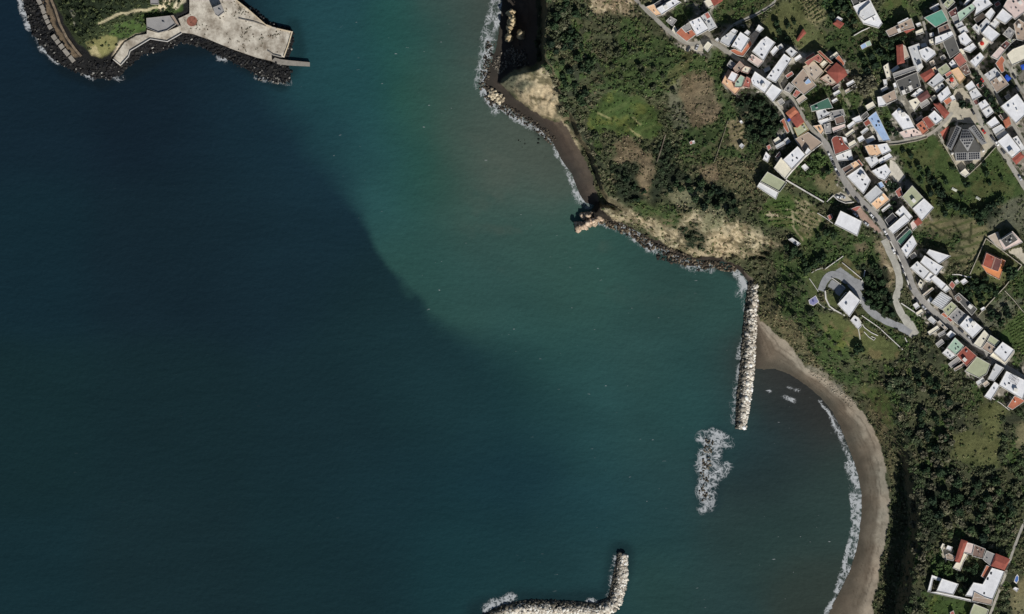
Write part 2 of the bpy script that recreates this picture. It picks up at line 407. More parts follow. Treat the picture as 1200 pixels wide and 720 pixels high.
def land_height(X, Y):
    wx = X + (fbm(X, Y, 16, 31) - .5) * 9; wy = Y + (fbm(X, Y, 16, 47) - .5) * 9
    dc = seg_dist(X, Y, COAST[:-2]); inc = inside(X, Y, COAST)
    df = seg_dist(wx, wy, FOOT[:-2]); inf = inside(wx, wy, FOOT)
    dt = seg_dist(wx, wy, TOP); it = inside(wx, wy, TOPPOLY)
    zT = idw(X, Y, pts)
    zf = 2.2
    beach = zf * dc / (dc + df + .01)
    t = df / (df + dt + .01)
    soft = t * t * (3 - 2 * t) * .5 + t * .5
    wall = sstep(.52, .97, t) * .94 + .06 * t
    k = np.maximum(sstep(505, 560, Y) * (X > 1000), sstep(260, 235, Y) * sstep(735, 715, X))
    slope = zf + (zT - zf) * (soft * (1 - k) + wall * k)
    z = np.where(it & inf, zT, np.where(inf, np.maximum(slope, beach), beach))
    z = np.where(inc, z, -np.minimum(dc * .35, 9.0) - .05)
    # headland shoulder
    hd = sdist(wx, wy, [(584,97),(596,84),(614,79),(638,71),(668,66),(676,100),(676,140),(652,146),(632,136),(612,123),(596,114)])
    dso = seg_dist(wx, wy, [(572,112),(592,122),(612,136),(634,146),(654,156),(676,170)])
    hs = 3 + np.clip(dso * .62, 0, 36) * np.clip((X - 578) / 34, .15, 1)
    rough = np.abs(fbm(X * .8 + Y * .5, Y * 1.2 - X * .6, 7, 131, 6) - .5) * 9
    z = np.where(inc, np.maximum(z, (hs - rough * sstep(2, 8, hd) * (X < 660)) * sstep(-1, 7, hd)), z)
    h2 = sdist(wx, wy, [(690,246),(702,240),(716,240),(728,250),(722,258),(708,257),(698,255)])
    z = np.where(inc, np.maximum(z, 11 * sstep(-1, 5, h2)), z)
    bare = sstep(0, 10, inside(X, Y, [(700,236),(728,240),(765,262),(800,250),(850,254),(905,284),(900,304),(860,304),(800,304),(760,276),(705,258)]) * 10.0)
    z = z - np.where(inf, bare * np.abs(fbm(X * .7 + Y * .4, Y * 1.3 - X * .4, 9, 137, 6) - .5) * 13, 0)
    return z, dc, df, inc, inf, it

ZG, DC, DF, INC, INF, IT = land_height(PX, PY)

# raster of built ground
def raster(polys, grow=0.0):
    r = np.zeros(PX.shape, bool)
    for p in polys:
        xs = [q[0] for q in p]; ys = [q[1] for q in p]
        i0 = max(0, int((min(xs) - grow - GX0) / STEP) - 1); i1 = min(PX.shape[1], int((max(xs) + grow - GX0) / STEP) + 3)
        j0 = max(0, int((min(ys) - grow - GY0) / STEP) - 1); j1 = min(PX.shape[0], int((max(ys) + grow - GY0) / STEP) + 3)
        if i1 <= i0 or j1 <= j0: continue
        X = PX[j0:j1, i0:i1]; Y = PY[j0:j1, i0:i1]
        m = inside(X, Y, p)
        if grow > 0: m |= seg_dist(X, Y, p, True) < grow
        r[j0:j1, i0:i1] |= m
    return r

ROADD = np.full(PX.shape, 99.0)
for nm, w, mt, line in ROADS:
    xs = [q[0] for q in line]; ys = [q[1] for q in line]
    mk = (PX > min(xs) - 20) & (PX < max(xs) + 20) & (PY > min(ys) - 20) & (PY < max(ys) + 20)
    d = seg_dist(PX[mk], PY[mk], line) - w / 2
    ROADD[mk] = np.minimum(ROADD[mk], d)
YARDR = raster([y[2] for y in YARDS], 2.0)

# soft relief under plants only
relief = (fbm(PX, PY, 14, 91, 4) - .5) * 3.2 + (fbm(PX, PY, 5, 71, 3) - .5) * 1.6
rm = np.clip(ROADD / 8, 0, 1) * np.where(YARDR, 0.0, 1.0) * np.clip(DF / 10, 0, 1) * INF
ZG = ZG + relief * rm * np.where(PX < 900, 1.0, .45)
ZG[INC & ~INF] += ((fbm(PX, PY, 6, 77) - .5) * .35)[INC & ~INF]

# colours
def lincol(rgb): return np.array([lin(v) for v in rgb])
LC = np.empty(PX.shape + (3,)); LC[:] = lincol(G_['scrub'][0])
CLS = np.zeros(PX.shape, int); names = list(G_.keys())
wpx = PX + (fbm(PX, PY, 16, 5, 5) - .5) * 22; wpy = PY + (fbm(PX, PY, 16, 6, 5) - .5) * 22
HARD = {'town', 'lawn', 'vine'}
hpx = PX + (fbm(PX, PY, 10, 7) - .5) * 5; hpy = PY + (fbm(PX, PY, 10, 8) - .5) * 5
for cname, poly in COVER:
    xs = [q[0] for q in poly]; ys = [q[1] for q in poly]
    i0 = max(0, int((min(xs) - 22 - GX0) / STEP)); i1 = int((max(xs) + 22 - GX0) / STEP) + 1
    j0 = max(0, int((min(ys) - 22 - GY0) / STEP)); j1 = int((max(ys) + 22 - GY0) / STEP) + 1
    sl = (slice(j0, j1), slice(i0, i1))
    hd_ = cname in HARD
    d = sdist((hpx if hd_ else wpx)[sl], (hpy if hd_ else wpy)[sl], poly); a = sstep(-2 if hd_ else -5, 2 if hd_ else 5, d)[..., None]
    LC[sl] = LC[sl] * (1 - a) + lincol(G_[cname][0]) * a
    CLS[sl] = np.where(d > 0, names.index(cname), CLS[sl])
# painted strips of crops and terraces (soil colour between the rows)
def strips(poly, ang, period, c, amt):
    global LC
    d = sdist(wpx, wpy, poly); u = PX * math.cos(ang) + PY * math.sin(ang) + (fbm(PX, PY, 30, 15) - .5) * 10
    s = sstep(.1, .8, np.sin(u * 2 * math.pi / period)) * sstep(-1, 2, d) * amt
    LC = LC * (1 - s[..., None]) + lincol(c) * s[..., None]
strips([(928,226),(946,238),(960,256),(950,280),(932,266)], math.radians(118), 5.0, (150,140,108), .85)
strips([(890,248),(928,226),(932,268),(905,268)], math.radians(85), 6.0, (52,70,34), .8)
strips([(1082,248),(1096,252),(1116,262),(1152,258),(1156,280),(1138,318),(1112,302),(1090,290)], math.radians(70), 9.0, (78,86,52), .9)
strips([(1176,385),(1192,366),(1215,340),(1215,432),(1190,408)], math.radians(60), 3.6, (92,98,62), .7)
strips([(700,128),(745,112),(782,150),(762,166),(716,150)], math.radians(65), 13.0, (84,94,56), .6)
strips([(852,148),(878,130),(890,145),(872,175),(855,170)], math.radians(60), 5.0, (140,128,104), .8)
strips([(930,-10),(950,-10),(968,18),(960,32),(942,20)], math.radians(55), 4.2, (140,134,98), .8)
strips([(808,128),(840,128),(840,146),(808,146)], math.radians(105), 5.0, (150,130,106), .6)

strips([(690,98),(730,58),(800,60),(814,76),(770,114),(718,106)], math.radians(68), 15.0, (52,58,38), .6)
def gline(line, w_, c_, amt=.85):
    global LC
    d = seg_dist(PX + (fbm(PX, PY, 8, 671) - .5) * 3, PY + (fbm(PX, PY, 8, 672) - .5) * 3, line); k = (sstep(w_, w_ * .4, d) * amt)[..., None]
    LC = LC * (1 - k) + lincol(c_) * k
for l_ in ([(931,234),(947,252)], [(931,257),(949,267)], [(905,253),(929,255)], [(929,252),(929,266)], [(944,236),(957,246)], [(930,268),(941,282)], [(922,246),(934,250)]): gline(l_, 1.7, (160,150,120))
for l_ in ([(736,150),(752,162)], [(700,132),(722,142)], [(742,138),(750,146)]): gline(l_, 1.6, (142,138,96))
for l_ in ([(1090,262),(1112,276),(1140,282)], [(1086,276),(1108,290),(1128,292)], [(1118,262),(1126,276),(1122,292)], [(1138,262),(1136,284)], [(1112,294),(1138,300)], [(1106,304),(1134,310)]): gline(l_, 2.2, (60,62,42), .9)
gline([(1012,120),(1008,132),(996,140),(988,150)], 4, (150,146,124), .8); gline([(985,104),(992,118),(1000,134)], 3, (136,134,112), .8)
# openings in the woods
k_ = (CLS == names.index('forest')) & (fbm(PX, PY, 20, 681, 4) > .57)
CLS[k_] = names.index('scrub'); LC[k_] = lincol(G_['scrub'][0])
k_ = (CLS == names.index('forest')) & (fbm(PX, PY, 16, 691, 4) > .60)
CLS[k_] = names.index('green'); LC[k_] = lincol(G_['green'][0])

# broken ground: banded bare rock, patchy yards between the houses, worn grass
isr = np.isin(CLS, [names.index('rock'), names.index('tan')])
band = fbm(PX * .35 + PY * .5, PY * 1.3 - PX * .25, 7, 511, 4); rag = fbm(PX, PY, 6, 517, 4)
k = (sstep(.46, .60, band * .6 + rag * .4) * isr)[..., None]
LC = LC * (1 - k * .85) + lincol((84,80,58)) * k * .85
k = (sstep(.60, .70, rag) * isr)[..., None]; LC = LC * (1 - k * .6) + lincol((196,182,152)) * k * .6
yard = fbm(PX, PY, 9, 523, 4)
k = (sstep(.46, .54, yard) * (CLS == names.index('town')))[..., None]
LC = LC * (1 - k) + lincol((64,66,50)) * k
k = (sstep(.60, .66, fbm(PX, PY, 6, 527)) * (CLS == names.index('town')))[..., None]
LC = LC * (1 - k) + lincol((168,162,150)) * k
for nm_, c_ in (('bright', (92,98,52)), ('meadow', (84,86,54)), ('grass', (86,88,56)), ('olive', (72,78,48)), ('lawn', (104,96,68)), ('soil', (84,76,58)), ('green', (80,80,58)), ('garden', (84,80,62))):
    k = (sstep(.52, .66, fbm(PX, PY, 13, 531 + len(nm_), 5)) * (CLS == names.index(nm_)) * .75)[..., None]
    LC = LC * (1 - k) + lincol(c_) * k

# sand between the sea and the foot of the slope
t = DC / (DC + DF + .01)
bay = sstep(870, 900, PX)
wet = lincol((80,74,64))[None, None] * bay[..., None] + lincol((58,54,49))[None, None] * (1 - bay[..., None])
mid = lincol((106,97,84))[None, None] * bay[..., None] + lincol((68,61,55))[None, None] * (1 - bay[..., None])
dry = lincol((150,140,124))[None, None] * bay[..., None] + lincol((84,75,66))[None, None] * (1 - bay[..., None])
tt = t + (fbm(PX, PY, 18, 21) - .5) * .35
a1 = sstep(.12, .5, tt)[..., None]; a2 = sstep(.55, .78, tt)[..., None]
sand = (wet * (1 - a1) + mid * a1) * (1 - a2) + dry * a2
wr = np.zeros(PX.shape)
for t0, w_, am in ((.34, .012, .5), (.47, .016, .35), (.60, .014, .45), (.78, .02, .5)):
    wr = np.maximum(wr, am * sstep(w_ * 1.6, w_ * .3, np.abs(t + (fbm(PX, PY, 26, 601 + int(t0 * 100)) - .5) * .16 - t0)) * sstep(.35, .6, fbm(PX, PY, 14, 611)))
sand = sand * (1 - wr[..., None]) + lincol((66,58,48)) * wr[..., None]
foot_ = sstep(.56, .68, fbm(PX, PY, 5, 621, 4)) * sstep(.3, .6, tt) * .35
sand = sand * (1 - foot_[..., None]) + lincol((92,82,70)) * foot_[..., None]
BEACH = INC & ~INF
isrock = (PX > 570) & (PX < 662) & (PY > 70) & (PY < 145) & (ZG > 3.0)
BEACH &= ~isrock
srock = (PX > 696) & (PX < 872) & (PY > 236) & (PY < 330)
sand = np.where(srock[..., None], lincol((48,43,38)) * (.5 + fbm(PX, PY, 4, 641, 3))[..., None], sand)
dw = fbm(PX, PY, 8, 23)
LC = np.where(BEACH[..., None], sand, LC)
und = ~INC
LC[und] = lincol((60,56,48))
# bare earth where the slope is very steep
gyz, gxz = np.gradient(ZG, STEP * S)
steep = np.sqrt(gxz ** 2 + gyz ** 2)
a = (sstep(1.3, 2.2, steep + (dw - .5)) * INF)[..., None] * .75
LC = LC * (1 - a) + lincol((104,94,72)) * a
LC *= (0.78 + .44 * fbm(PX, PY, 26, 61))[..., None] * (1 + (fbm(PX, PY, 40, 63)[..., None] - .5) * np.array((.20, 0.0, -.10)))

def hz(px, py):
    """terrain height at a photo position"""
    x = np.clip((np.asarray(px, float) - GX0) / STEP, 0, len(gx) - 1.001); y = np.clip((np.asarray(py, float) - GY0) / STEP, 0, len(gy) - 1.001)
    i = x.astype(int); j = y.astype(int); fx = x - i; fy = y - j
    return (ZG[j, i] * (1 - fx) + ZG[j, i + 1] * fx) * (1 - fy) + (ZG[j + 1, i] * (1 - fx) + ZG[j + 1, i + 1] * fx) * fy

M_ground = mat_attr('ground_cover')
M_sand = mat_attr('sand', noise=(.12, .12), fine=(1.6, .16), bump=.25, dist=.3)

def grid_world(X, Y, Z):
    f = S * (CAM_H - Z) / CAM_H
    return np.stack([(X - 600) * f, (360 - Y) * f, Z], -1)

def grid_split(name, X, Y, Z, colr, mask, mat):
    """faces of a height grid where mask holds"""
    h, w = X.shape
    V = grid_world(X, Y, Z).reshape(-1, 3)
    idx = np.arange(h * w).reshape(h, w)
    q = np.stack([idx[:-1, :-1], idx[1:, :-1], idx[1:, 1:], idx[:-1, 1:]], -1)[mask]
    used = np.unique(q); remap = np.full(h * w, -1); remap[used] = np.arange(len(used))
    me = fast_mesh(name, V[used], remap[q], mat)
    cc = np.ones((len(used), 4)); cc[:, :3] = np.clip(colr.reshape(-1, 3)[used] / EXPO, 0, .86)
    set_attr(me, 'Col', 'FLOAT_COLOR', 'POINT', cc)
    me.polygons.foreach_set('use_smooth', np.ones(len(q), bool))
    o = link(bpy.data.objects.new(name, me)); tag(o, kind='structure'); return o

cell = lambda m: m[:-1, :-1]
grid_split('beach', PX, PY, ZG, LC, cell(BEACH), M_sand)
grid_split('terrain', PX, PY, ZG, LC, cell(~BEACH), M_ground)

# ------------------------------------------------------------------ roads and paved places
road_cols = dict(road_concrete=(160,156,146), road_grey=(150,147,142), road_pale=(180,177,166), road_asphalt=(146,147,148),
                 pave_beige=(186,178,160), pave_pink=(158,134,120), pave_red=(190,110,92), pave_pale=(206,200,186))
def rmat(k): return mat_surface(k, road_cols[k], rough=.95, var=.14, scale=.2, fine=.9)

def resample(line, step):
    out = []
    for (x0, y0), (x1, y1) in zip(line[:-1], line[1:]):
        n = max(1, int(math.hypot(x1 - x0, y1 - y0) / step))
        out += [(x0 + (x1 - x0) * k / n, y0 + (y1 - y0) * k / n) for k in range(n)]
    out.append(line[-1]); return out

def smooth_line(line, it=2):
    for _ in range(it):
        n = [line[0]]
        for a, b in zip(line[:-1], line[1:]):
            n += [(a[0] * .75 + b[0] * .25, a[1] * .75 + b[1] * .25), (a[0] * .25 + b[0] * .75, a[1] * .25 + b[1] * .75)]
        n.append(line[-1]); line = n
    return line

for ri, (nm, w, mt, line) in enumerate(ROADS):
    pl = np.array(resample(smooth_line(line), 1.6))
    tg = np.gradient(pl, axis=0); tg /= np.linalg.norm(tg, axis=1)[:, None] + 1e-9
    nr = np.stack([-tg[:, 1], tg[:, 0]], 1)
    offs = np.linspace(-.5, .5, 5) * w
    V = []; F = []
    for k in range(len(pl)):
        wob = 1 + .06 * math.sin(k * .7 + ri)
        P = [pl[k] + nr[k] * o * wob for o in offs]
        zz = float(np.mean([hz(p[0], p[1]) for p in P]))
        for p in P: V.append(W(p[0], p[1], max(zz, float(hz(p[0], p[1]))) + .10 + .006 * ri))
    for k in range(len(pl) - 1):
        for j in range(4): b = k * 5 + j; F.append((b, b + 1, b + 6, b + 5))
    tag(mesh_obj(nm, V, F, rmat(mt)), kind='structure')
for yi, (nm, mt, poly) in enumerate(YARDS):
    # fill the outline with a draped grid clipped to it
    xs = [p[0] for p in poly]; ys = [p[1] for p in poly]
    st = .75
    X, Y = np.meshgrid(np.arange(min(xs), max(xs) + st, st), np.arange(min(ys), max(ys) + st, st))
    m = inside(X + st / 2, Y + st / 2, poly); h, wd = X.shape
    Z = hz(X, Y) + .05 + .004 * yi
    idx = np.arange(h * wd).reshape(h, wd)
    q = np.stack([idx[:-1, :-1], idx[1:, :-1], idx[1:, 1:], idx[:-1, 1:]], -1)[m[:-1, :-1]]
    me = fast_mesh(nm, grid_world(X, Y, Z).reshape(-1, 3), q, rmat(mt))
    tag(link(bpy.data.objects.new(nm, me)), kind='structure')
# ------------------------------------------------------------------ the sea
DEEP = [(20,120,(20,40,52)),(20,300,(20,44,54)),(20,500,(22,47,52)),(20,700,(22,48,55)),(20,20,(20,40,54)),(200,130,(19,36,48)),(200,300,(21,41,51)),(200,500,(22,45,51)),(200,680,(24,47,53)),
 (300,150,(20,40,52)),(350,300,(22,44,54)),(280,250,(21,42,52)),(400,500,(23,47,54)),(400,650,(23,48,54)),(450,600,(24,52,60)),(330,150,(24,52,66)),(300,100,(21,42,54)),(365,200,(26,54,66)),(350,120,(26,54,66)),(330,190,(23,46,56)),
 (385,270,(23,48,60)),(440,330,(22,46,52)),(480,380,(26,53,60)),(500,450,(24,52,58)),(560,470,(26,55,62)),(600,560,(24,54,64)),(620,650,(28,60,66)),(543,420,(30,60,65)),(500,395,(27,54,60)),(600,450,(28,60,63)),(540,640,(24,56,62)),(640,480,(26,58,64)),(630,690,(30,62,66))]
SHAL = [(360,20,(32,68,74)),(380,60,(34,70,75)),(400,100,(34,74,78)),(430,180,(36,74,78)),(440,240,(39,76,77)),(480,50,(36,80,76)),(500,120,(38,82,72)),(500,200,(38,78,69)),(480,300,(42,77,73)),(510,350,(42,76,72)),
 (545,50,(40,80,76)),(545,110,(52,82,76)),(560,150,(66,84,77)),(600,170,(72,84,76)),(640,200,(72,87,79)),(640,170,(70,80,72)),(560,230,(58,84,77)),(600,280,(52,82,77)),(650,280,(54,86,78)),(560,340,(45,77,74)),(620,370,(43,76,73)),(660,330,(50,82,76)),
 (700,330,(46,80,74)),(780,330,(44,72,68)),(840,345,(44,74,70)),(740,400,(42,73,71)),(820,430,(40,72,71)),(680,450,(40,74,74)),(680,520,(36,70,72)),(640,420,(40,76,74)),(760,520,(38,69,69)),(820,480,(37,71,71)),(720,600,(33,67,72)),
 (780,620,(34,66,68)),(850,620,(41,60,59)),(900,640,(39,62,60)),(960,600,(42,64,62)),(950,690,(44,58,54)),(850,700,(40,64,64)),(880,560,(37,50,52)),(930,560,(39,54,54)),(900,515,(35,58,62)),(920,470,(43,47,47)),(960,490,(50,51,48)),(900,445,(52,51,47)),(870,510,(35,63,66)),
 (780,580,(36,62,64)),(575,20,(72,74,68)),(568,55,(74,74,67)),(556,20,(52,76,72)),(556,80,(60,78,72)),(565,130,(72,82,74)),(680,700,(34,64,68)),(760,690,(38,66,64)),(985,580,(48,64,60)),(960,700,(52,62,56))]
EDGE = [(330,-200),(322,60),(352,120),(392,172),(408,205),(416,236),(440,288),(470,323),(494,352),(516,377),(556,396),(612,420),(652,470),(676,550),(690,640),(700,900),(-300,900),(-300,-200)]

def gauss(X, Y, pts, s):
    num = np.zeros(X.shape + (3,)); den = np.zeros(X.shape)
    for x, y, c in pts:
        d2 = (X - x) ** 2 + (Y - y) ** 2
        w = np.exp(-d2 / (2 * s * s)) + 3e-4 / (1 + d2 / 4e4)
        num += w[..., None] * lincol(c); den += w
    return num / den[..., None]

SST = 2.0
sx = np.arange(-60, 1060.1, SST); sy = np.arange(-60, 780.1, SST)
SX, SY = np.meshgrid(sx, sy)
qx = SX + (fbm(SX, SY, 60, 201) - .5) * 26; qy = SY + (fbm(SX, SY, 60, 202) - .5) * 26
deep = gauss(qx, qy, DEEP, 46) * np.array((.97, .85, .81)); shal = gauss(qx, qy, SHAL, 34) * np.array((1.04, .965, .945))
ex = SX + (fbm(SX, SY, 46, 203, 6) - .5) * 34; ey = SY + (fbm(SX, SY, 46, 204, 6) - .5) * 34
ed = sdist(ex, ey, EDGE)
wid = 14 + 76 * np.clip(np.abs(SY - 330) / 150 - .18, 0, 1) + 46 * sstep(510, 620, SX)
wid = np.where(SY < 330, 14 + 84 * sstep(290, 130, SY), wid)
a = sstep(-.6, .6, ed / wid)[..., None]
SC = shal * (1 - a) + deep * a
# dark drowned rock and weed beside the breakwaters and the stony shores
def shade(line, r, c, amt):
    global SC
    d = seg_dist(qx * .3 + SX * .7, qy * .3 + SY * .7, line)
    k = (sstep(r, r * .25, d) * amt)[..., None]
    SC = SC * (1 - k) + lincol(c) * k
shade([(560,716),(600,704),(660,708),(712,706),(722,680),(728,650)], 22, (22,40,44), .7)
shade([(836,512),(828,545),(832,590)], 22, (28,44,48), .6)
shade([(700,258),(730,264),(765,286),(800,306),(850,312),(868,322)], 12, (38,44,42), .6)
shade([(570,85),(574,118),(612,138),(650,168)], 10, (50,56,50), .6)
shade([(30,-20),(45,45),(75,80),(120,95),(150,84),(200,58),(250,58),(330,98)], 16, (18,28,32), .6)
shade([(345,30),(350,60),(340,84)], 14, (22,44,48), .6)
wsp = fbm(SX * .5 + SY * .35, SY * 1.1 - SX * .5, 40, 208, 6) - .5
SC *= (1 + .22 * wsp * sstep(120, -60, ed))[..., None] * (.95 + .10 * fbm(SX, SY, 90, 207))[..., None]
silt = sstep(.54, .70, fbm(SX * .6 + SY * .3, SY - SX * .4, 50, 209, 5)) * sstep(520, 590, SX) * sstep(380, 260, SY) * .35
SC = SC * (1 - silt[..., None]) + lincol((80,88,79)) * silt[..., None]

FOAM = np.zeros(SX.shape)
def foam(line, r, amt=1.0, grow=0.0):
    global FOAM
    d = seg_dist(SX + (fbm(SX, SY, 14, 211) - .5) * 7, SY + (fbm(SX, SY, 14, 212) - .5) * 7, line)
    FOAM = np.maximum(FOAM, amt * sstep(r, r * .15, d))
FOAMS = [
 ([(962,470),(972,486),(984,508),(992,530)], 3.2, .9), ([(975,490),(990,520),(1000,552),(1006,580)], 6, .7),
 ([(997,545),(1003,565),(1006,580),(1005,602)], 11, 1.0), ([(1000,540),(1006,565)], 8, .8),
 ([(998,580),(999,605),(998,625),(993,650),(988,668),(982,690),(974,708),(966,724)], 4.2, 1.15), ([(1006,600),(1006,630),(1001,652)], 9, .85), ([(996,668),(987,695),(977,718)], 8, .72),
 ([(917,465),(924,468),(931,471)], 3.6, .9), ([(902,458),(903,459)], 3, .8), ([(925,455),(938,458)], 3.5, .65),
 ([(587,-20),(586,4),(584,22),(580,34),(574,46)], 6.5, 1.05), ([(580,-10),(577,10),(572,30),(566,46)], 8, .62), ([(574,44),(570,62),(566,80),(564,98)], 13, .84), ([(566,92),(570,108),(576,120),(580,130)], 10, .95),
 ([(588,124),(600,133),(614,142),(624,150)], 7, .88), ([(628,148),(640,158),(648,169),(656,184)], 6, 1.0), ([(655,178),(664,197),(670,214),(675,230)], 4.2, 1.05),
 ([(662,186),(671,202),(678,218)], 9, .84), ([(674,226),(684,237),(691,240)], 9, .95),
 ([(700,258),(716,264),(730,270)], 8, .76), ([(728,268),(744,277),(756,285),(770,292)], 10, .84), ([(774,291),(790,302),(812,312),(832,315)], 9, .74),
 ([(860,318),(868,326),(874,338),(866,343)], 9, .86), ([(870,350),(872,362)], 5, .6), ([(868,400),(866,430),(864,452)], 6, .58), ([(864,448),(860,472),(862,495)], 7, .66),
 ([(822,514),(834,511),(846,514),(853,520)], 11, .85), ([(834,516),(826,535),(826,552)], 15, .92), ([(832,560),(844,556),(852,548)], 10, .8), ([(828,560),(826,576),(830,590)], 15, .92), ([(832,588),(822,598)], 9, .7), ([(838,526),(846,518)], 10, .8),
 ([(840,518),(837,545),(834,578)], 11, .74),
 ([(23,-10),(26,8),(29,20),(33,32)], 7, 1.1), ([(40,40),(50,52)], 6, .76), ([(50,56),(60,66),(68,71)], 8, .95), ([(96,83),(106,90)], 7, .68), ([(255,66),(262,72)], 6, .76), ([(126,92),(142,92)], 6, .6), ([(300,92),(340,98)], 6, .5),
 ([(570,714),(582,706),(600,701)], 9, .84), ([(688,706),(696,704),(704,709)], 6, .86), ([(716,700),(720,670),(722,655)], 8, .55),
]
for l, r, k in FOAMS: foam(l, r, k)
FOAM *= .75 + .5 * fbm(SX, SY, 7, 217)

def sea_mesh():
    h, w = SX.shape
    V = grid_world(SX, SY, np.zeros_like(SX)).reshape(-1, 3)
    idx = np.arange(h * w).reshape(h, w)
    land = sdist(SX, SY, COAST) > 14
    keep = ~(land[:-1, :-1] & land[1:, 1:] & land[1:, :-1] & land[:-1, 1:])
    q = np.stack([idx[:-1, :-1], idx[1:, :-1], idx[1:, 1:], idx[:-1, 1:]], -1)[keep]
    # wide outer ring, so the water runs on beyond the picture
    n0 = len(V); R = 30000.0
    outer = np.array([(-R, R, 0), (-R, -R, 0), (R, -R, 0), (R, R, 0)])
    V = np.vstack([V, outer])
    cr = [idx[0, 0], idx[-1, 0], idx[-1, -1], idx[0, -1]]
    ring = [(cr[k], n0 + k, n0 + (k + 1) % 4, cr[(k + 1) % 4]) for k in range(4)]
    q = np.vstack([q, np.array(ring)])
    m, t, b, N, L = nt('sea_water')
    at = N('ShaderNodeAttribute'); at.attribute_name = 'Col'
    fo = N('ShaderNodeAttribute'); fo.attribute_name = 'foam'
    geo = N('ShaderNodeNewGeometry')
    def noise(sc, det=4, rough=.6, vec=None):
        n = N('ShaderNodeTexNoise'); n.inputs['Scale'].default_value = sc; n.inputs['Detail'].default_value = det; n.inputs['Roughness'].default_value = rough
        L(vec or geo.outputs['Position'], n.inputs['Vector']); return n.outputs['Fac']
    def math2(op, a_, b_):
        n = N('ShaderNodeMath'); n.operation = op
        for i, v in enumerate((a_, b_)):
            if isinstance(v, (int, float)): n.inputs[i].default_value = v
            else: L(v, n.inputs[i])
        return n.outputs[0]
    def rng_(v, a0, a1, b0, b1, clamp=True):
        n = N('ShaderNodeMapRange'); n.clamp = clamp
        for k, x in zip(('From Min', 'From Max', 'To Min', 'To Max'), (a0, a1, b0, b1)): n.inputs[k].default_value = x
        L(v, n.inputs['Value']); return n.outputs[0]
    # streaky mottling of the water
    mp = N('ShaderNodeMapping'); mp.inputs['Rotation'].default_value = (0, 0, math.radians(28)); mp.inputs['Scale'].default_value = (.012, .035, .02)
    L(geo.outputs['Position'], mp.inputs['Vector'])
    mot = math2('MULTIPLY', rng_(noise(1.0, 5, .6, mp.outputs[0]), .3, .7, .93, 1.07), rng_(noise(.45, 3, .6), .3, .7, .95, 1.05))
    sc_ = N('ShaderNodeVectorMath'); sc_.operation = 'SCALE'; L(at.outputs['Color'], sc_.inputs[0]); L(mot, sc_.inputs['Scale'])
    # lacy foam: warped cell borders, wider where the painted amount is higher
    wv = N('ShaderNodeTexNoise'); wv.inputs['Scale'].default_value = .16; wv.inputs['Detail'].default_value = 4
    L(geo.outputs['Position'], wv.inputs['Vector'])
    wa = N('ShaderNodeVectorMath'); wa.operation = 'MULTIPLY_ADD'; L(wv.outputs['Color'], wa.inputs[0]); wa.inputs[1].default_value = (13, 13, 0); L(geo.outputs['Position'], wa.inputs[2])
    def cells(sc):
        v = N('ShaderNodeTexVoronoi'); v.feature = 'DISTANCE_TO_EDGE'; v.voronoi_dimensions = '2D'; v.inputs['Scale'].default_value = sc
        L(wa.outputs[0], v.inputs['Vector']); return v.outputs['Distance']
    brk = rng_(noise(.12, 4, .65), .35, .62, .25, 1.15)
    amt = math2('MULTIPLY', fo.outputs['Fac'], brk)
    def lines(sc, k0, k1):
        wdt = rng_(amt, .12, 1.0, k0, k1)
        return math2('SUBTRACT', 1.0, math2('MINIMUM', math2('DIVIDE', cells(sc), wdt), 1.0))
    fm = math2('MAXIMUM', lines(.15, .03, .36), lines(.34, .02, .30))
    fm = math2('MULTIPLY', rng_(fm, .12, .75, 0, .92), rng_(amt, .1, .7, .2, 1.0))
    soft = math2('MULTIPLY', rng_(amt, .25, 1.05, 0, .32), rng_(noise(.7, 4, .7), .3, .6, .35, 1.1))
    fm = math2('MAXIMUM', fm, soft)
    gate = rng_(fo.outputs['Fac'], .08, .22, 0, 1)
    fm = math2('MULTIPLY', fm, gate)
    # small whitecaps, elongated along the wind
    mp2 = N('ShaderNodeMapping'); mp2.inputs['Rotation'].default_value = (0, 0, math.radians(-32)); mp2.inputs['Scale'].default_value = (.16, .42, .3)
    L(geo.outputs['Position'], mp2.inputs['Vector'])
    caps = rng_(noise(1.0, 2, .5, mp2.outputs[0]), .725, .765, 0, 1)
    patch = rng_(noise(.02, 3, .6), .47, .60, 0, 1)
    lum = N('ShaderNodeSeparateColor'); L(at.outputs['Color'], lum.inputs[0])
    where = rng_(lum.outputs['Red'], .011, .03, .02, .85)
    caps = math2('MULTIPLY', math2('MULTIPLY', caps, patch), where)
    tot = math2('MAXIMUM', fm, caps)
    mix = N('ShaderNodeMix'); mix.data_type = 'RGBA'
    L(tot, mix.inputs[0]); L(sc_.outputs[0], mix.inputs[6]); mix.inputs[7].default_value = (.48, .50, .51, 1)
    L(mix.outputs[2], b.inputs['Base Color'])
    L(rng_(tot, 0, 1, .22, .9), b.inputs['Roughness'])
    b.inputs['IOR'].default_value = 1.33; b.inputs['Specular IOR Level'].default_value = .3
    bp = N('ShaderNodeBump'); bp.inputs['Strength'].default_value = .5; bp.inputs['Distance'].default_value = .65
    L(math2('ADD', noise(.5, 4, .6, mp2.outputs[0]), noise(.25, 3, .5)), bp.inputs['Height']); L(bp.outputs[0], b.inputs['Normal'])
    me = fast_mesh('sea', V, q, m)
    cc = np.ones((len(V), 4)); cc[:n0, :3] = SC.reshape(-1, 3) / EXPO; cc[n0:, :3] = lincol((21,44,52)) / EXPO
    set_attr(me, 'Col', 'FLOAT_COLOR', 'POINT', cc)
    fv = np.zeros(len(V)); fv[:n0] = FOAM.ravel(); set_attr(me, 'foam', 'FLOAT', 'POINT', fv)
    tag(link(bpy.data.objects.new('sea', me)), kind='structure')
sea_mesh()

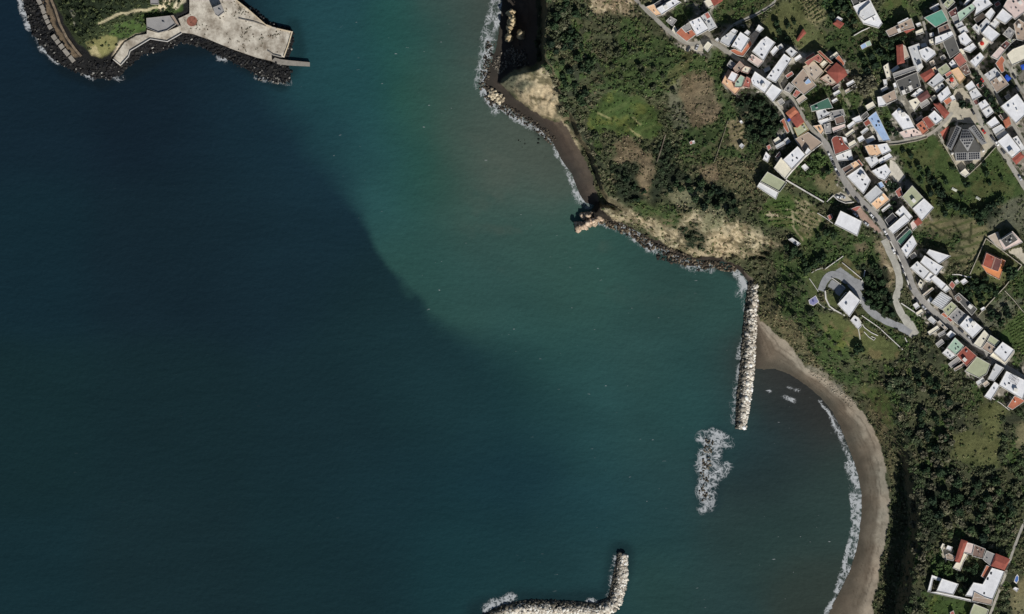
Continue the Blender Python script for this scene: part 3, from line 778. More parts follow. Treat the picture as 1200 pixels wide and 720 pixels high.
# ------------------------------------------------------------------ rocks
def rock_cloud(n, P, size, cols, squash=.7):
    """n rough stones as one vertex/face block. P (n,3) centres, size (n,), cols (n,3)"""
    base = []
    for z, k, r in ((-.75, 5, .62), (-.1, 6, 1.0), (.6, 5, .68)):
        for i in range(k):
            an = 2 * math.pi * (i + (.5 if k == 5 else 0)) / k; base.append((r * math.cos(an), r * math.sin(an), z))
    base.append((0, 0, .95)); base.append((0, 0, -1.0)); base = np.array(base)
    tri = []
    def band(a, na, b, nb):
        i = j = 0
        while i < na or j < nb:
            if j >= nb or (i < na and (i + 1) / na <= (j + 1) / nb): tri.append((a + i % na, a + (i + 1) % na, b + j % nb)); i += 1
            else: tri.append((a + i % na, b + (j + 1) % nb, b + j % nb)); j += 1
    band(0, 5, 5, 6); band(5, 6, 11, 5)
    for i in range(5): tri.append((11 + i, 11 + (i + 1) % 5, 16)); tri.append(((i + 1) % 5, i, 17))
    tri = np.array(tri)
    nv = len(base)
    r = rng.normal(1, .16, (n, nv, 1)); an = rng.uniform(0, 2 * math.pi, n)
    st = rng.uniform(.7, 1.3, (n, 1, 3)); st[..., 2] *= squash
    v = base[None] * r * st
    c, s = np.cos(an)[:, None], np.sin(an)[:, None]
    x = v[..., 0] * c - v[..., 1] * s; y = v[..., 0] * s + v[..., 1] * c
    v = np.stack([x, y, v[..., 2]], -1) * size[:, None, None] + P[:, None, :]
    f = (tri[None] + (np.arange(n) * nv)[:, None, None]).reshape(-1, 3)
    fc = np.repeat(cols, len(tri), 0) * rng.uniform(.85, 1.15, (n * len(tri), 1))
    return v.reshape(-1, 3), f, fc

M_rock = mat_attr('rock', noise=(1.2, .25), fine=(5.0, .2), bump=.4, dist=.2)
def rock_stuff(name, P, size, cols, kind='stuff', squash=.7):
    v, f, fc = rock_cloud(len(P), P, size, cols, squash)
    me = fast_mesh(name, v, f, M_rock)
    set_attr(me, 'Col', 'FLOAT_COLOR', 'FACE', np.hstack([np.clip(fc / EXPO, 0, .8), np.ones((len(fc), 1))]))
    o = link(bpy.data.objects.new(name, me))
    return tag(o, kind=kind)

def pick(cols, n):
    c = np.array([lincol(k) for k in cols]); return c[rng.integers(0, len(c), n)] * rng.uniform(.75, 1.25, (n, 1))

def along(line, n, half, bias=0.0):
    """n random points round a photo polyline -> px, py, signed offset -1..1"""
    pl = np.array(resample(line, 1.0)); tg = np.gradient(pl, axis=0); tg /= np.linalg.norm(tg, axis=1)[:, None] + 1e-9
    i = rng.integers(0, len(pl), n); u = rng.uniform(-1, 1, n)
    h = half if np.isscalar(half) else np.interp(i / len(pl), np.linspace(0, 1, len(half)), half)
    return pl[i, 0] - tg[i, 1] * u * h, pl[i, 1] + tg[i, 0] * u * h, u

def spaced(px, py, u, dmin, nmax):
    keep = []
    for k in range(len(px)):
        if all((px[k] - px[j]) ** 2 + (py[k] - py[j]) ** 2 > dmin * dmin for j in keep[-400:]): keep.append(k)
        if len(keep) >= nmax: break
    return np.array(keep)

LONG = [(885,333),(881,365),(878,400),(875,440),(871,475),(868,502)]
HOOK = [(730,650),(728,668),(725,690),(719,708),(700,716),(660,714),(620,713),(590,718),(560,735)]
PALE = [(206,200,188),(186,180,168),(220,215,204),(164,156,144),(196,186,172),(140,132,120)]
SHADE_WET = [(92,88,78),(74,72,64),(112,106,94)]  # darker stones for one side: its shade and wet put into the colour
def breakwater(name, line, half, crest, dmin, nbig, label, grp, shade_side):
    # rubble body
    n = int(len(resample(line, 1.0)) * 16)
    px, py, u = along(line, n, half)
    z = crest * (1 - np.abs(u) ** 1.7) - .5
    P = np.stack([*W(px, py, 0)[:2], z], -1)
    c = pick(PALE, n); d = pick(SHADE_WET, n); k = np.clip((u * shade_side + .0 + rng.normal(0, .25, n)) * 2.0, 0, 1)[:, None]
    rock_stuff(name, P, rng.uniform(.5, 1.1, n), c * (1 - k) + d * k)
    # the largest boulders, each a thing
    px, py, u = along(line, nbig * 12, [h * .86 for h in half] if not np.isscalar(half) else half * .86)
    kp = spaced(px, py, u, dmin, nbig)
    for k in kp:
        z = crest * (1 - abs(u[k]) ** 1.7) + .1; x, y, _ = W(px[k], py[k], 0)
        kk = float(np.clip((u[k] * shade_side + .0 + rng.normal(0, .18)) * 2.0, 0, 1))
        cc = pick(PALE, 1) * (1 - kk) + pick(SHADE_WET, 1) * kk
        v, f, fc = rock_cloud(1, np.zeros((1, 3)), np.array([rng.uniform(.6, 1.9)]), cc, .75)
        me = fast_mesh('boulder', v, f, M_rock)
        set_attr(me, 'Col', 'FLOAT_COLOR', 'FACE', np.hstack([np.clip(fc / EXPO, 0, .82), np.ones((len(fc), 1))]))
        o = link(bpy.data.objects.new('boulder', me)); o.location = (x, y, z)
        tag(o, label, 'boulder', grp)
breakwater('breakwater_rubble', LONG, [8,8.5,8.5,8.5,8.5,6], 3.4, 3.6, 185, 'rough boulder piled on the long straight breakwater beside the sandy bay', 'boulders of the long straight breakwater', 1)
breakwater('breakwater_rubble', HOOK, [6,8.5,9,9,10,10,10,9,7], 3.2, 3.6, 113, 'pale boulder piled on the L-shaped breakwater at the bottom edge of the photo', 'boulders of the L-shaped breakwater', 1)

def scatter_rocks(name, line, half, n, zr, size, cols, onland=True):
    px, py, u = along(line, n, half)
    z0 = np.maximum(hz(px, py), -.1) if onland else np.full(n, -.1)
    P = np.stack([*W(px, py, 0)[:2], z0 + rng.uniform(zr[0], zr[1], n)], -1)
    rock_stuff(name, P, rng.uniform(size[0], size[1], n), pick(cols, n))
scatter_rocks('shore_rocks', [(700,258),(716,262),(732,268),(748,278),(762,288),(778,292),(796,303),(820,310),(846,311),(862,316)], [2,5,6,3,7,4,5,7,3,5,6,3], 900, (-.6,.5), (.25,1.25), [(58,52,45),(72,64,55),(92,82,70),(46,43,40),(112,101,84)])
scatter_rocks('shore_rocks', [(770,300),(778,302),(786,306),(792,308)], 4, 26, (-.3,.3), (.5,1.5), [(44,44,42),(58,54,48)], False)
scatter_rocks('shore_rocks', [(812,312),(824,316),(832,314)], 4, 26, (-.3,.2), (.4,1.1), [(44,44,42),(58,54,48)], False)
scatter_rocks('shore_rocks', [(575,50),(570,80),(566,100),(574,118),(590,126),(612,138),(634,152),(648,166)], 5, 800, (-.5,.3), (.25,.95), [(54,50,45),(70,64,56),(92,84,72),(46,44,42)])
scatter_rocks('shore_rocks', [(573,108),(580,112),(588,118)], 5, 90, (-.2,1.6), (.5,1.5), [(176,164,140),(196,184,160),(150,138,118)])
scatter_rocks('shore_rocks', [(580,80),(592,70),(606,60),(612,78)], 9, 420, (-.3,.4), (.3,.9), [(92,88,80),(120,112,100),(70,66,60)])
scatter_rocks('shore_rocks', [(610,170),(625,160),(640,168)], 6, 14, (-.4,.1), (.3,.9), [(40,44,40)], False)
scatter_rocks('beach_stones', [(950,434),(975,454),(1000,475)], 4, 130, (-.1,.25), (.2,.6), [(166,158,142),(150,142,126),(130,122,106)])
scatter_rocks('reef_rocks', [(832,516),(828,535),(826,556),(824,575),(828,586)], 5, 120, (-.4,.5), (.4,1.1), [(84,78,66),(110,104,92),(62,58,50)], False)

def crag(name, label, line, half, zmax, n, cols, cat='rock'):
    px, py, u = along(line, n, half)
    k = rng.uniform(0, 1, n)
    z = zmax * (1 - np.abs(u)) * (.4 + .6 * k)
    P = np.stack([*W(px, py, 0)[:2], z], -1)
    Pv, f, fc = rock_cloud(n, P, rng.uniform(1.0, 2.2, n), pick(cols, n), 1.3)
    me = fast_mesh(name, Pv, f, M_rock)
    set_attr(me, 'Col', 'FLOAT_COLOR', 'FACE', np.hstack([np.clip(fc / EXPO, 0, .8), np.ones((len(fc), 1))]))
    o = link(bpy.data.objects.new(name, me)); tag(o, label, cat)
TANR = [(176,160,128),(190,174,142),(156,140,110),(168,150,120)]
crag('rock_stack', 'tall narrow tan rock stack standing in the dark beach shadow behind the surf', [(599,14),(600,26),(598,38),(597,46)], 3.2, 17, 60, TANR, 'rock stack')
crag('rock_stack', 'small tan rock stack in the cliff shadow, right of the taller narrow one', [(607,40),(613,41)], 3.5, 14, 24, TANR, 'rock stack')
crag('rock_spit', 'low pinkish rock spit reaching into the sea below the dark cove', [(676,267),(684,265),(694,259),(704,254)], 4.0, 7, 90, [(196,176,154),(180,158,138),(160,142,122)], 'rock spit')
crag('rock_spit', 'thin pale rock ledge between the dark cove and the longer spit', [(682,254),(692,252),(702,249)], 2.5, 6, 34, [(196,176,154),(170,152,132)], 'rock spit')

# ------------------------------------------------------------------ the islet, top left
IX, IY = np.meshgrid(np.arange(10, 372.1, 1.25), np.arange(-70, 108.1, 1.25))
ISHORE = [(24,-70),(24,-10),(29,8),(34,24),(38,38),(48,52),(62,68),(78,80),(96,86),(112,91),(132,92),(144,86),(152,76),(168,64),(192,58),(215,50),(236,54),(252,62),(270,72),(290,82),(312,92),(330,97),(342,94),(340,84),(336,76),(345,37),(318,28),(278,-3),(278,-70)]
IFOOT = [(48,-70),(52,8),(60,30),(72,50),(84,66),(96,72),(116,74),(136,72),(150,60),(170,46),(196,46),(214,36),(250,46),(300,66),(332,76),(343,37),(315,30),(276,0),(276,-70)]
QUAY = [(216,-70),(275,-70),(276,0),(290,11),(312,30),(325,33),(343,37),(338,54),(333,67.5),(318,64),(319,72),(300,67.5),(270,57),(245,46.5),(226,40),(214,38.5),(198,48),(196,49.5),(176,45.5),(152,60),(150,67),(141,77.5),(132,70),(146,50),(160,42),(172,40),(172,35),(186,39),(198,36),(212,30),(209,22),(222,16),(222,2)]
HILL = [(66,-70),(64,0),(76,28),(90,50),(106,62),(120,64),(136,56),(150,44),(170,33),(172,20),(205,16),(214,8),(214,-70)]
iwx = IX + (fbm(IX, IY, 10, 301) - .5) * 5; iwy = IY + (fbm(IX, IY, 10, 302) - .5) * 5
ds = sdist(iwx, iwy, ISHORE); dfi = sdist(IX, IY, IFOOT); dh = sdist(iwx, iwy, HILL); dq = sdist(IX, IY, QUAY)
IZ = np.where(ds > 0, .3 + 2.2 * np.clip(ds / 16, 0, 1), ds * .3)
IZ = IZ + 15.0 * sstep(-2, 34, dh) + 8 * sstep(25, 70, dh)
IZ += (fbm(IX, IY, 9, 303) - .5) * 2.2 * sstep(0, 8, dh) + (fbm(IX, IY, 4, 304) - .5) * .8 * (ds > 0)
IZ = np.where(dq > -2.5, np.minimum(IZ, 1.6), IZ)
ILC = np.empty(IX.shape + (3,)); ILC[:] = lincol((36,36,36))
def ipaint(poly, c, f=1.5):
    global ILC
    d = sdist(iwx, iwy, poly); a = sstep(-f, f, d)[..., None]; ILC = ILC * (1 - a) + lincol(c) * a
ipaint([(56,-70),(58,5),(66,28),(78,50),(92,66),(84,68),(70,48),(58,28),(50,5),(48,-70)], (112,98,80))
ipaint(HILL, (52,60,40))
ipaint([(68,-70),(66,0),(78,26),(92,42),(110,34),(140,20),(180,8),(200,0),(200,-70)], (40,48,34))
ipaint([(100,50),(118,44),(138,40),(136,56),(120,68),(106,64)], (118,116,76))
ipaint([(102,56),(112,54),(118,66),(108,66)], (168,158,120))
ipaint([(130,66),(140,48),(160,40),(172,40),(172,46),(150,60)], (186,172,148))
ipaint([(150,44),(172,36),(174,22),(200,16),(214,12),(214,2),(190,8),(160,20),(134,30),(128,42)], (66,84,46))
def iline(line, w, c):
    global ILC
    d = seg_dist(iwx, iwy, line); a = sstep(w, w * .5, d)[..., None]; ILC = ILC * (1 - a) + lincol(c) * a
iline([(116,28),(128,22),(142,16),(160,13),(176,11),(192,8)], 2.2, (166,158,128))
iline([(190,10),(196,0),(204,-8)], 6, (190,178,148)); iline([(205,8),(214,0)], 4, (186,176,150))
iline([(84,14),(86,18)], 3, (150,146,126)); iline([(86,28),(87,30)], 2, (140,138,120))
ILC *= (.8 + .4 * fbm(IX, IY, 12, 305))[..., None]
IHG = IZ
def ihz(px, py):
    i = np.clip(((np.asarray(px, float) - 10) / 1.25).round().astype(int), 0, IX.shape[1] - 1)
    j = np.clip(((np.asarray(py, float) + 70) / 1.25).round().astype(int), 0, IX.shape[0] - 1)
    return IZ[j, i]
grid_split('islet', IX, IY, IZ, ILC, (cell(ds) > -22), M_ground)

# rubble apron of dark stones
n = 9000
px = rng.uniform(20, 345, n); py = rng.uniform(-60, 100, n)
sd = sdist(px, py, ISHORE); fd = sdist(px, py, IFOOT)
k = (sd > -2) & (fd < 1.5); px, py = px[k], py[k]
P = np.stack([*W(px, py, 0)[:2], ihz(px, py) + .1], -1)
rock_stuff('rubble_apron', P, rng.uniform(.45, 1.15, len(px)), pick([(33,34,36),(42,42,43),(27,28,31),(54,53,51),(38,37,37)], len(px)))
k = np.abs(sdist(px, py, ISHORE)) < 7
sel = np.where(k)[0][::9]
P = np.stack([*W(px[sel], py[sel], 0)[:2], ihz(px[sel], py[sel]) + .5], -1)
rock_stuff('rubble_apron', P, rng.uniform(.4, .9, len(sel)), pick([(120,118,112),(96,94,90),(150,148,140)], len(sel)))
scatter_rocks('rubble_apron', [(300,86),(318,92),(336,92)], 6, 60, (.3,1.2), (.5,1.0), [(150,148,140),(110,108,102),(80,78,74)], False)
# ------------------------------------------------------------------ town
RC = dict(white=(226,226,230), white2=(214,214,214), lgrey=(196,197,198), grey=(150,148,146), dgrey=(92,91,88), dark=(62,62,66), beige=(190,176,160), brown=(128,106,96), red=(152,84,71),
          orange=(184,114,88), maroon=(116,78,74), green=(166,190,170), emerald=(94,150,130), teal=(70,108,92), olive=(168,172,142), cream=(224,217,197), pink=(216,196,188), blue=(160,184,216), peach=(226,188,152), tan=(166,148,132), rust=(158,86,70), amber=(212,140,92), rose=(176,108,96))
TILE = {'rust', 'red', 'orange', 'maroon', 'rose', 'brown'}
def roof_mat(k):
    nm = 'roof_' + k
    return mat_surface(nm, RC[k], rough=.85, var=.15 if k in TILE else .085, scale=.25, fine=1.4)
WALLC = dict(whitewash=(214,210,202), creamwash=(214,196,166), pinkwash=(206,170,154), yellowwash=(212,184,128), greywash=(160,156,150))
def wall_mat(k): return mat_surface('wall_' + k, WALLC[k], rough=.9, var=.12, scale=.4)
M_glass = mat_surface('window_glass', (.03,.035,.045), rough=.15, var=.05, spec=.5)
M_wood = mat_surface('dark_wood', (86,66,50), var=.15)
M_metal = mat_surface('grey_metal', (150,152,154), rough=.5, metal=.3, var=.08)
M_plaster = mat_surface('plaster_trim', (222,218,210), var=.08)
M_stone = mat_surface('stone_wall', (186,178,160), var=.2, scale=1.2)
M_panel = mat_surface('solar_cells', (34,36,44), rough=.25, var=.08, spec=.5)
M_tarp_b = mat_surface('blue_tarp', (40,84,190), rough=.6, var=.08)
M_black = mat_surface('tyre_rubber', (30,30,30), var=.05)

def proto(fn, name, mat):
    b = MB(); fn(b); return b.mesh(name, mat)
P_WIN = proto(lambda b: (b.box(0,0,0,1.0,.10,1.3)), 'window', M_glass)
def _fr(b):
    for x in (-.56, .56): b.box(x, 0, 0, .12, .16, 1.5)
    b.box(0, 0, .7, 1.0, .16, .1); b.box(0, 0, -.7, 1.24, .22, .1)
P_FRAME = proto(_fr, 'frame', M_plaster)
P_DOOR = proto(lambda b: (b.box(0,0,1.05,1.0,.1,2.1), b.box(0,.06,1.05,.8,.06,1.9)), 'door', M_wood)
P_CHIM = proto(lambda b: (b.box(0,0,.6,.6,.6,1.2), b.box(0,0,1.3,.8,.8,.12), b.box(0,0,1.45,.4,.4,.2)), 'chimney', M_plaster)
def _tank(b):
    b.cyl((-.7,0,.75),(.7,0,.75),.5,.5,10)
    for x in (-.45,.45): b.box(x,0,.15,.12,.8,.3)
P_TANK = proto(_tank, 'water_tank', M_metal)
P_AC = proto(lambda b: (b.box(0,0,.4,.9,.4,.7), b.cyl((0,-.21,.4),(0,-.24,.4),.28,.28,10), b.box(-.3,0,.03,.08,.4,.06), b.box(.3,0,.03,.08,.4,.06)), 'air_conditioner', M_metal)
P_SKY = proto(lambda b: (b.box(0,0,.12,1.1,1.5,.24,0,.9)), 'skylight', M_glass)
def _hatch(b):
    b.box(0,0,1.1,2.2,2.6,2.2); b.box(0,0,2.28,2.5,2.9,.16)
P_HATCH = proto(_hatch, 'stair_house', M_plaster)
def _dish(b):
    b.cyl((0,0,0),(0,0,1.2),.04,.04,6); b.cyl((0,-.05,1.2),(0,-.2,1.3),.1,.42,10)
P_DISH = proto(_dish, 'satellite_dish', M_metal)

def ccw(p):
    a = sum(p[i][0] * p[(i + 1) % len(p)][1] - p[(i + 1) % len(p)][0] * p[i][1] for i in range(len(p)))
    return p if a > 0 else p[::-1]
def inset(p, d):
    n = len(p); out = []
    for i in range(n):
        a = np.array(p[i - 1]); b = np.array(p[i]); c = np.array(p[(i + 1) % n])
        u = (b - a) / (np.linalg.norm(b - a) + 1e-9); v = (c - b) / (np.linalg.norm(c - b) + 1e-9)
        n1 = np.array((-u[1], u[0])); n2 = np.array((-v[1], v[0])); m = n1 + n2; k = max(.35, 1 + n1 @ n2)
        out.append(tuple(b + m / k * d))
    return out

ALLFOOT = []
hr = random.Random(3)
def ground(poly, fn=None):
    fn = fn or hz
    z = fn([p[0] for p in poly], [p[1] for p in poly]); return float(np.min(z)), float(np.mean(z))

def block(root, poly, h, rc, wall='whitewash', parapet=.45, pitch=0.0, fn=None, base=None, clutter=True, win=True, wname='wall'):
    ALLFOOT.append(poly)
    zmin, zm = ground(poly, fn)
    if base is not None: zm = base
    h = h * (1.14 if h > 3 else 1.0) + hr.uniform(-.15, .15)
    z = zm + h
    w = ccw([W(x, y, z)[:2] for x, y in poly]); ox, oy, oz = root.location
    n = len(w); L_ = lambda p, q: (p[0] - ox, p[1] - oy, q - oz)
    zb = min(zmin, zm) - 1.2
    if pitch:
        # hip or gable over a four sided plan, eaves slightly overhanging
        e = inset(w, -.35)
        v = [L_(p, zb) for p in w] + [L_(p, z) for p in w]
        f = [(i, (i + 1) % n, n + (i + 1) % n, n + i) for i in range(n)]
        mesh_obj(wname, v, f, wall_mat(wall), root)
        c = np.mean(np.array(e), 0)
        if n == 4:
            l0 = np.linalg.norm(np.subtract(e[0], e[1])); l1 = np.linalg.norm(np.subtract(e[1], e[2]))
            if l0 < l1: a, b_ = (np.add(e[0], e[1]) / 2, np.add(e[2], e[3]) / 2); od = [0, 1, 2, 3]
            else: a, b_ = (np.add(e[1], e[2]) / 2, np.add(e[3], e[0]) / 2); od = [1, 2, 3, 0]
            a, b_ = a * .72 + c * .28, b_ * .72 + c * .28
            q = [e[i] for i in od]
            v = [L_(p, z + .05) for p in q] + [L_(a, z + pitch), L_(b_, z + pitch)] + [L_(p, z - .12) for p in q]
            f = [(0, 1, 4), (1, 2, 5, 4), (2, 3, 5), (3, 0, 4, 5)] + [(i, 6 + i, 6 + (i + 1) % 4, (i + 1) % 4) for i in range(4)]
        else:
            v = [L_(p, z + .05) for p in e] + [L_(c, z + pitch)] + [L_(p, z - .12) for p in e]
            f = [(i, (i + 1) % n, n) for i in range(n)] + [(i, n + 1 + i, n + 1 + (i + 1) % n, (i + 1) % n) for i in range(n)]
        mesh_obj('roof', v, f, roof_mat(rc), root)
    else:
        q = inset(w, .24); top = z + parapet
        v = [L_(p, zb) for p in w] + [L_(p, top) for p in w] + [L_(p, top) for p in q] + [L_(p, z - .1) for p in q]
        f = []
        for k in range(3): f += [(k * n + i, k * n + (i + 1) % n, (k + 1) * n + (i + 1) % n, (k + 1) * n + i) for i in range(n)]
        mesh_obj(wname, v, f, wall_mat(wall), root)
        q2 = inset(w, .235)
        mesh_obj('roof', [L_(p, z) for p in q2], [tuple(range(n))], roof_mat(rc), root)
    # openings on the longer walls
    if win and h > 3.2:
        cnt = 0
        for i in range(n):
            a = np.array(w[i]); b_ = np.array(w[(i + 1) % n]); l = np.linalg.norm(b_ - a)
            if l < 4.5 or cnt >= 3: continue
            u = (b_ - a) / l; nr = np.array((u[1], -u[0]))
            if nr[0] > .5: continue
            rz = math.atan2(u[1], u[0])
            for t in (.32, .7) if l > 7 else (.5,):
                p = a + u * l * t + nr * .03; lz = z - 1.9
                wo = inst('window', P_WIN, root, L_(p, lz), rz); inst('frame', P_FRAME, wo); cnt += 1
    return z, w

def clutter_on(root, z, w, k, big):
    c = np.mean(np.array(w), 0); ox, oy, oz = root.location
    e = np.array(w[1]) - np.array(w[0]); rz = math.atan2(e[1], e[0])
    used = []
    ip = inset(w, 1.1)
    opts = [('chimney', P_CHIM), ('skylight', P_SKY), ('air_conditioner', P_AC), ('water_tank', P_TANK), ('satellite_dish', P_DISH), ('skylight', P_SKY), ('chimney', P_CHIM)]
    if big: opts.append(('stair_house', P_HATCH))
    for _ in range(k * 6):
        if len(used) >= k: break
        i = hr.randrange(len(ip)); t = hr.random(); s = hr.uniform(.15, .85)
        p = (np.array(ip[i]) * (1 - t) + np.array(ip[(i + 1) % len(ip)]) * t) * s + c * (1 - s)
        if any(np.linalg.norm(p - q) < 2.4 for q in used): continue
        if not inside(np.array(p[0]), np.array(p[1]), [tuple(x) for x in ip]): continue
        nm, me = hr.choice(opts); used.append(p)
        inst(nm, me, root, (p[0] - ox, p[1] - oy, z + .004 - oz), rz, hr.uniform(.85, 1.2))

def house(label, blocks, cat='house', name='house', group=None, fn=None, wall='whitewash', door=True):
    """blocks: (outline px, height m, roof colour[, options])"""
    big = max(blocks, key=lambda b: b[1])
    ap = [p for b in blocks for p in b[0]]
    cx = sum(p[0] for p in ap) / len(ap); cy = sum(p[1] for p in ap) / len(ap)
    k_ = 1.065 if fn is None else 1.0
    blocks = [([(cx + (p[0] - cx) * k_, cy + (p[1] - cy) * k_) for p in b[0]],) + tuple(b[1:]) for b in blocks]
    zm = ground(ap, fn)[1]
    root = empty(name, W(cx, cy, zm), label, cat, group)
    for b in blocks:
        o = dict(b[3]) if len(b) > 3 else {}
        k = o.pop('items', None)
        z, w = block(root, b[0], b[1], b[2], wall=o.pop('wall', wall), fn=fn, **o)
        A = abs(sum(w[i][0] * w[(i + 1) % len(w)][1] - w[(i + 1) % len(w)][0] * w[i][1] for i in range(len(w)))) / 2
        if k is None: k = 0 if o.get('pitch') else min(4, int(A / 34))
        if k: clutter_on(root, z, w, k, A > 70)
    if door:
        b = blocks[0][0]; zmn, zz = ground(b, fn); w = ccw([W(x, y, zz)[:2] for x, y in b]); ox, oy, oz = root.location
        a, c = np.array(w[0]), np.array(w[1]); u = (c - a) / np.linalg.norm(c - a); p = (a + c) / 2 + np.array((u[1], -u[0])) * .06
        inst('door', P_DOOR, root, (p[0] - ox, p[1] - oy, zz - oz - .1), math.atan2(u[1], u[0]))
    return root
H = house

# --- upper left of the town
H('house at the top edge with half black, half white roof and beige terrace', [([(769.4,10),(789,-1),(797,3),(775.5,17)],6,'white'),([(766.7,5),(780,-3),(787,-1),(769.4,10)],5.2,'dark'),([(757.8,8.3),(766.7,5),(775.5,17),(769.5,18.7)],1.6,'peach',dict(items=1))])
H('red roofed house cut by the top edge, with a cream terrace on its left side', [([(832,-3),(851,-6),(845,1.5),(836.7,6.3)],5.5,'red',dict(pitch=1.2)),([(825.5,1.7),(832,-1.5),(836.7,6.3),(831,9.4)],3.2,'cream')])
H('orange tiled and white house beside the small square with two parked cars', [([(793.3,38.3),(799.4,32.2),(804.4,37.8),(811,34.4),(816,40),(805.5,47.8)],5.5,'orange',dict(parapet=.12,items=1)),([(799.4,32.2),(807.8,26.7),(811,34.4),(804.4,37.8)],5.0,'grey',dict(items=1)),([(807.8,26),(820,20.5),(830,34.4),(816.7,41.7)],7.5,'white',dict(items=4)),([(820,20.5),(829,14.4),(839,32),(830,36.7)],5.2,'lgrey',dict(items=4)),([(825,17.2),(829,15.2),(831.9,21),(827.8,23.3)],6.2,'rose',dict(parapet=.1,items=0))])
H('small white flat roofed hut standing alone at the corner of the small square', [([(824.4,55.5),(829.4,49),(835.2,53.3),(829.4,61)],3.6,'cream',dict(items=0))], cat='hut', name='hut')
H('grey dilapidated outbuilding behind the orange and white house by the square', [([(781,25),(786,20),(793,24),(788,31)],2.8,'grey',dict(items=1)),([(787,36),(790,30),(794,36),(792,41)],3,'cream',dict(items=0))], cat='outbuilding', name='outbuilding')
H('pale grey house with a clipped corner, leftmost of the row of three above the lane', [([(846,44.4),(856,37.5),(863,42),(854,54.4),(844.4,49)],6.5,'lgrey'),([(855,37.5),(859,34.2),(864,36.9),(861,41)],7.2,'white2',dict(items=0)),([(838.5,46.5),(841.5,44),(844,46),(842,49.5)],3.2,'white2',dict(items=0))])
H('white house wrapped on two sides by a lower orange terrace, above the lane', [([(857.8,54.4),(867.8,38.3),(878.3,45.6),(869,60.5),(862,55.5)],7.8,'white'),([(871,40),(875.5,36),(879,39),(876.7,43)],6.5,'white2',dict(items=0)),([(855.5,59),(861,57),(869,60.7),(878.6,46.7),(881,52),(871,65.5),(864.4,64.4)],3.4,'orange',dict(items=2))])
H('small white block with a long beige terrace trailing from it, between two bigger white roofs', [([(889,29.4),(895,34),(890.5,38.3),(885.5,35.5)],7,'white',dict(items=0)),([(878.5,43),(885.5,35.5),(890.5,38.5),(881.5,52.5)],3,'beige',dict(items=1))])
H('big white roofed house whose lower pinkish terrace has a small red awning', [([(882,60.5),(891.7,48.3),(897.8,44),(907.8,51),(901,60.5),(895,71)],8.2,'white'),([(902,61),(907.8,54.4),(911.7,58.3),(905.5,65.5)],6.8,'white',dict(items=0)),([(877,70),(881.7,63.3),(895,71.7),(889,78.3)],3.6,'pink',dict(items=1)),([(879.5,68.3),(881.5,67.6),(884,70.7),(882,71.7)],5.0,'red',dict(parapet=.08,items=0,win=False))])
H('very long narrow white house in two stepped blocks running diagonally beside dark shadow', [([(899,90.5),(919,63.5),(927.5,69.5),(910,95.7)],7.6,'white'),([(920.5,60.5),(926,56),(934,62),(928,68.3)],8.2,'white2',dict(items=1))])
H('thin red roofed shed alone on the field edge above the long narrow white house', [([(934,46.7),(941,35.5),(944,39),(935.5,47.9)],2.8,'red',dict(pitch=.5))], cat='shed', name='shed', door=False)
H('colourful house with white, mint green and red roof sections side by side', [([(853,93),(858,84),(865.5,87.8),(861,96.7)],7.2,'white',dict(items=0)),([(861.7,96),(867.8,88),(873,91),(869,102),(861,102)],6.4,'green',dict(items=1)),([(870,101),(874.4,90),(880,93),(877.8,102.7)],6.0,'rose',dict(items=1)),([(859.4,81),(866.7,72.8),(872.8,79),(863,86.7)],5.6,'tan',dict(items=2)),([(868,84.4),(872,78),(879.6,80.5),(876,87)],5.2,'cream',dict(items=1)),([(847,96.7),(854,82),(858,84),(853,93),(861,97.5),(861,102),(868,103),(862,110)],3.0,'peach',dict(items=2))], wall='pinkwash')
H('grey roofed shed on the lane edge, touching the colourful three toned house', [([(852,76.7),(856,70.5),(862,75),(857,80.7)],3.2,'grey',dict(items=0))], cat='shed', name='shed')
H('pair of joined smooth white roofs below the long narrow white house', [([(881,94),(885.5,85),(904,97.8),(896.7,109),(883,100)],7.4,'white',dict(items=3)),([(896.7,109.6),(904.4,98.8),(916,106),(905.5,119)],8.0,'white',dict(items=0))])
H('brown and terracotta stepped house with a cream corner, left of the red hexagonal roof', [([(944,73.3),(959,64),(964.4,70),(961,74.4),(954.4,71),(947.8,77.8)],6.8,'rose',dict(parapet=.1,items=1)),([(957.8,61.7),(961,60.3),(975.5,74),(972.5,75)],6.0,'red',dict(parapet=.1,items=0)),([(960.5,75.5),(965.5,71),(969.6,74),(964.4,79.4)],7.2,'cream',dict(items=0)),([(942,78.3),(954.4,72.2),(965.5,84),(955.5,94.4),(949,89)],5.2,'beige',dict(items=3)),([(965.5,82),(971,76),(975.5,78),(969,84.6)],5.6,'maroon',dict(parapet=.1,items=0))], wall='creamwash')
H('red roofed house with a pointed lower corner, right of the brown and terracotta stepped house', [([(970,85),(980,75),(989,82),(991.7,87.8),(981,96.9)],6.5,'red',dict(pitch=1.4)),([(962,92),(970,86.9),(980.6,97),(975.5,99.6)],3.4,'beige',dict(items=3))], wall='pinkwash')
H('tiny house with a red strip roof beside the trees, just above the red pointed roof', [([(979.4,68.3),(983.3,65),(990,74.4),(987.8,77.8)],3.6,'orange',dict(parapet=.1,items=0))])
H('wide taupe roof terrace with a pale blue skylight in it', [([(927.8,97),(941,81.7),(955.5,100.5),(942,111)],5.0,'tan',dict(items=2)),([(942.2,97),(946.7,92.2),(950.5,97),(944.5,99.4)],5.9,'blue',dict(parapet=.08,items=0,win=False)),([(919.4,105.5),(925.5,97),(932,102),(926.7,109)],3.2,'grey',dict(items=2))])
H('small pink roofed hut beside the lane, at the corner of the wide taupe terrace', [([(929,112),(933,105.5),(939,108.5),(933,114.8)],3.2,'rose',dict(parapet=.15,items=1)),([(933,116.7),(941,111),(945.5,115.5),(936.7,122)],2.8,'beige',dict(items=0))], cat='hut', name='hut')
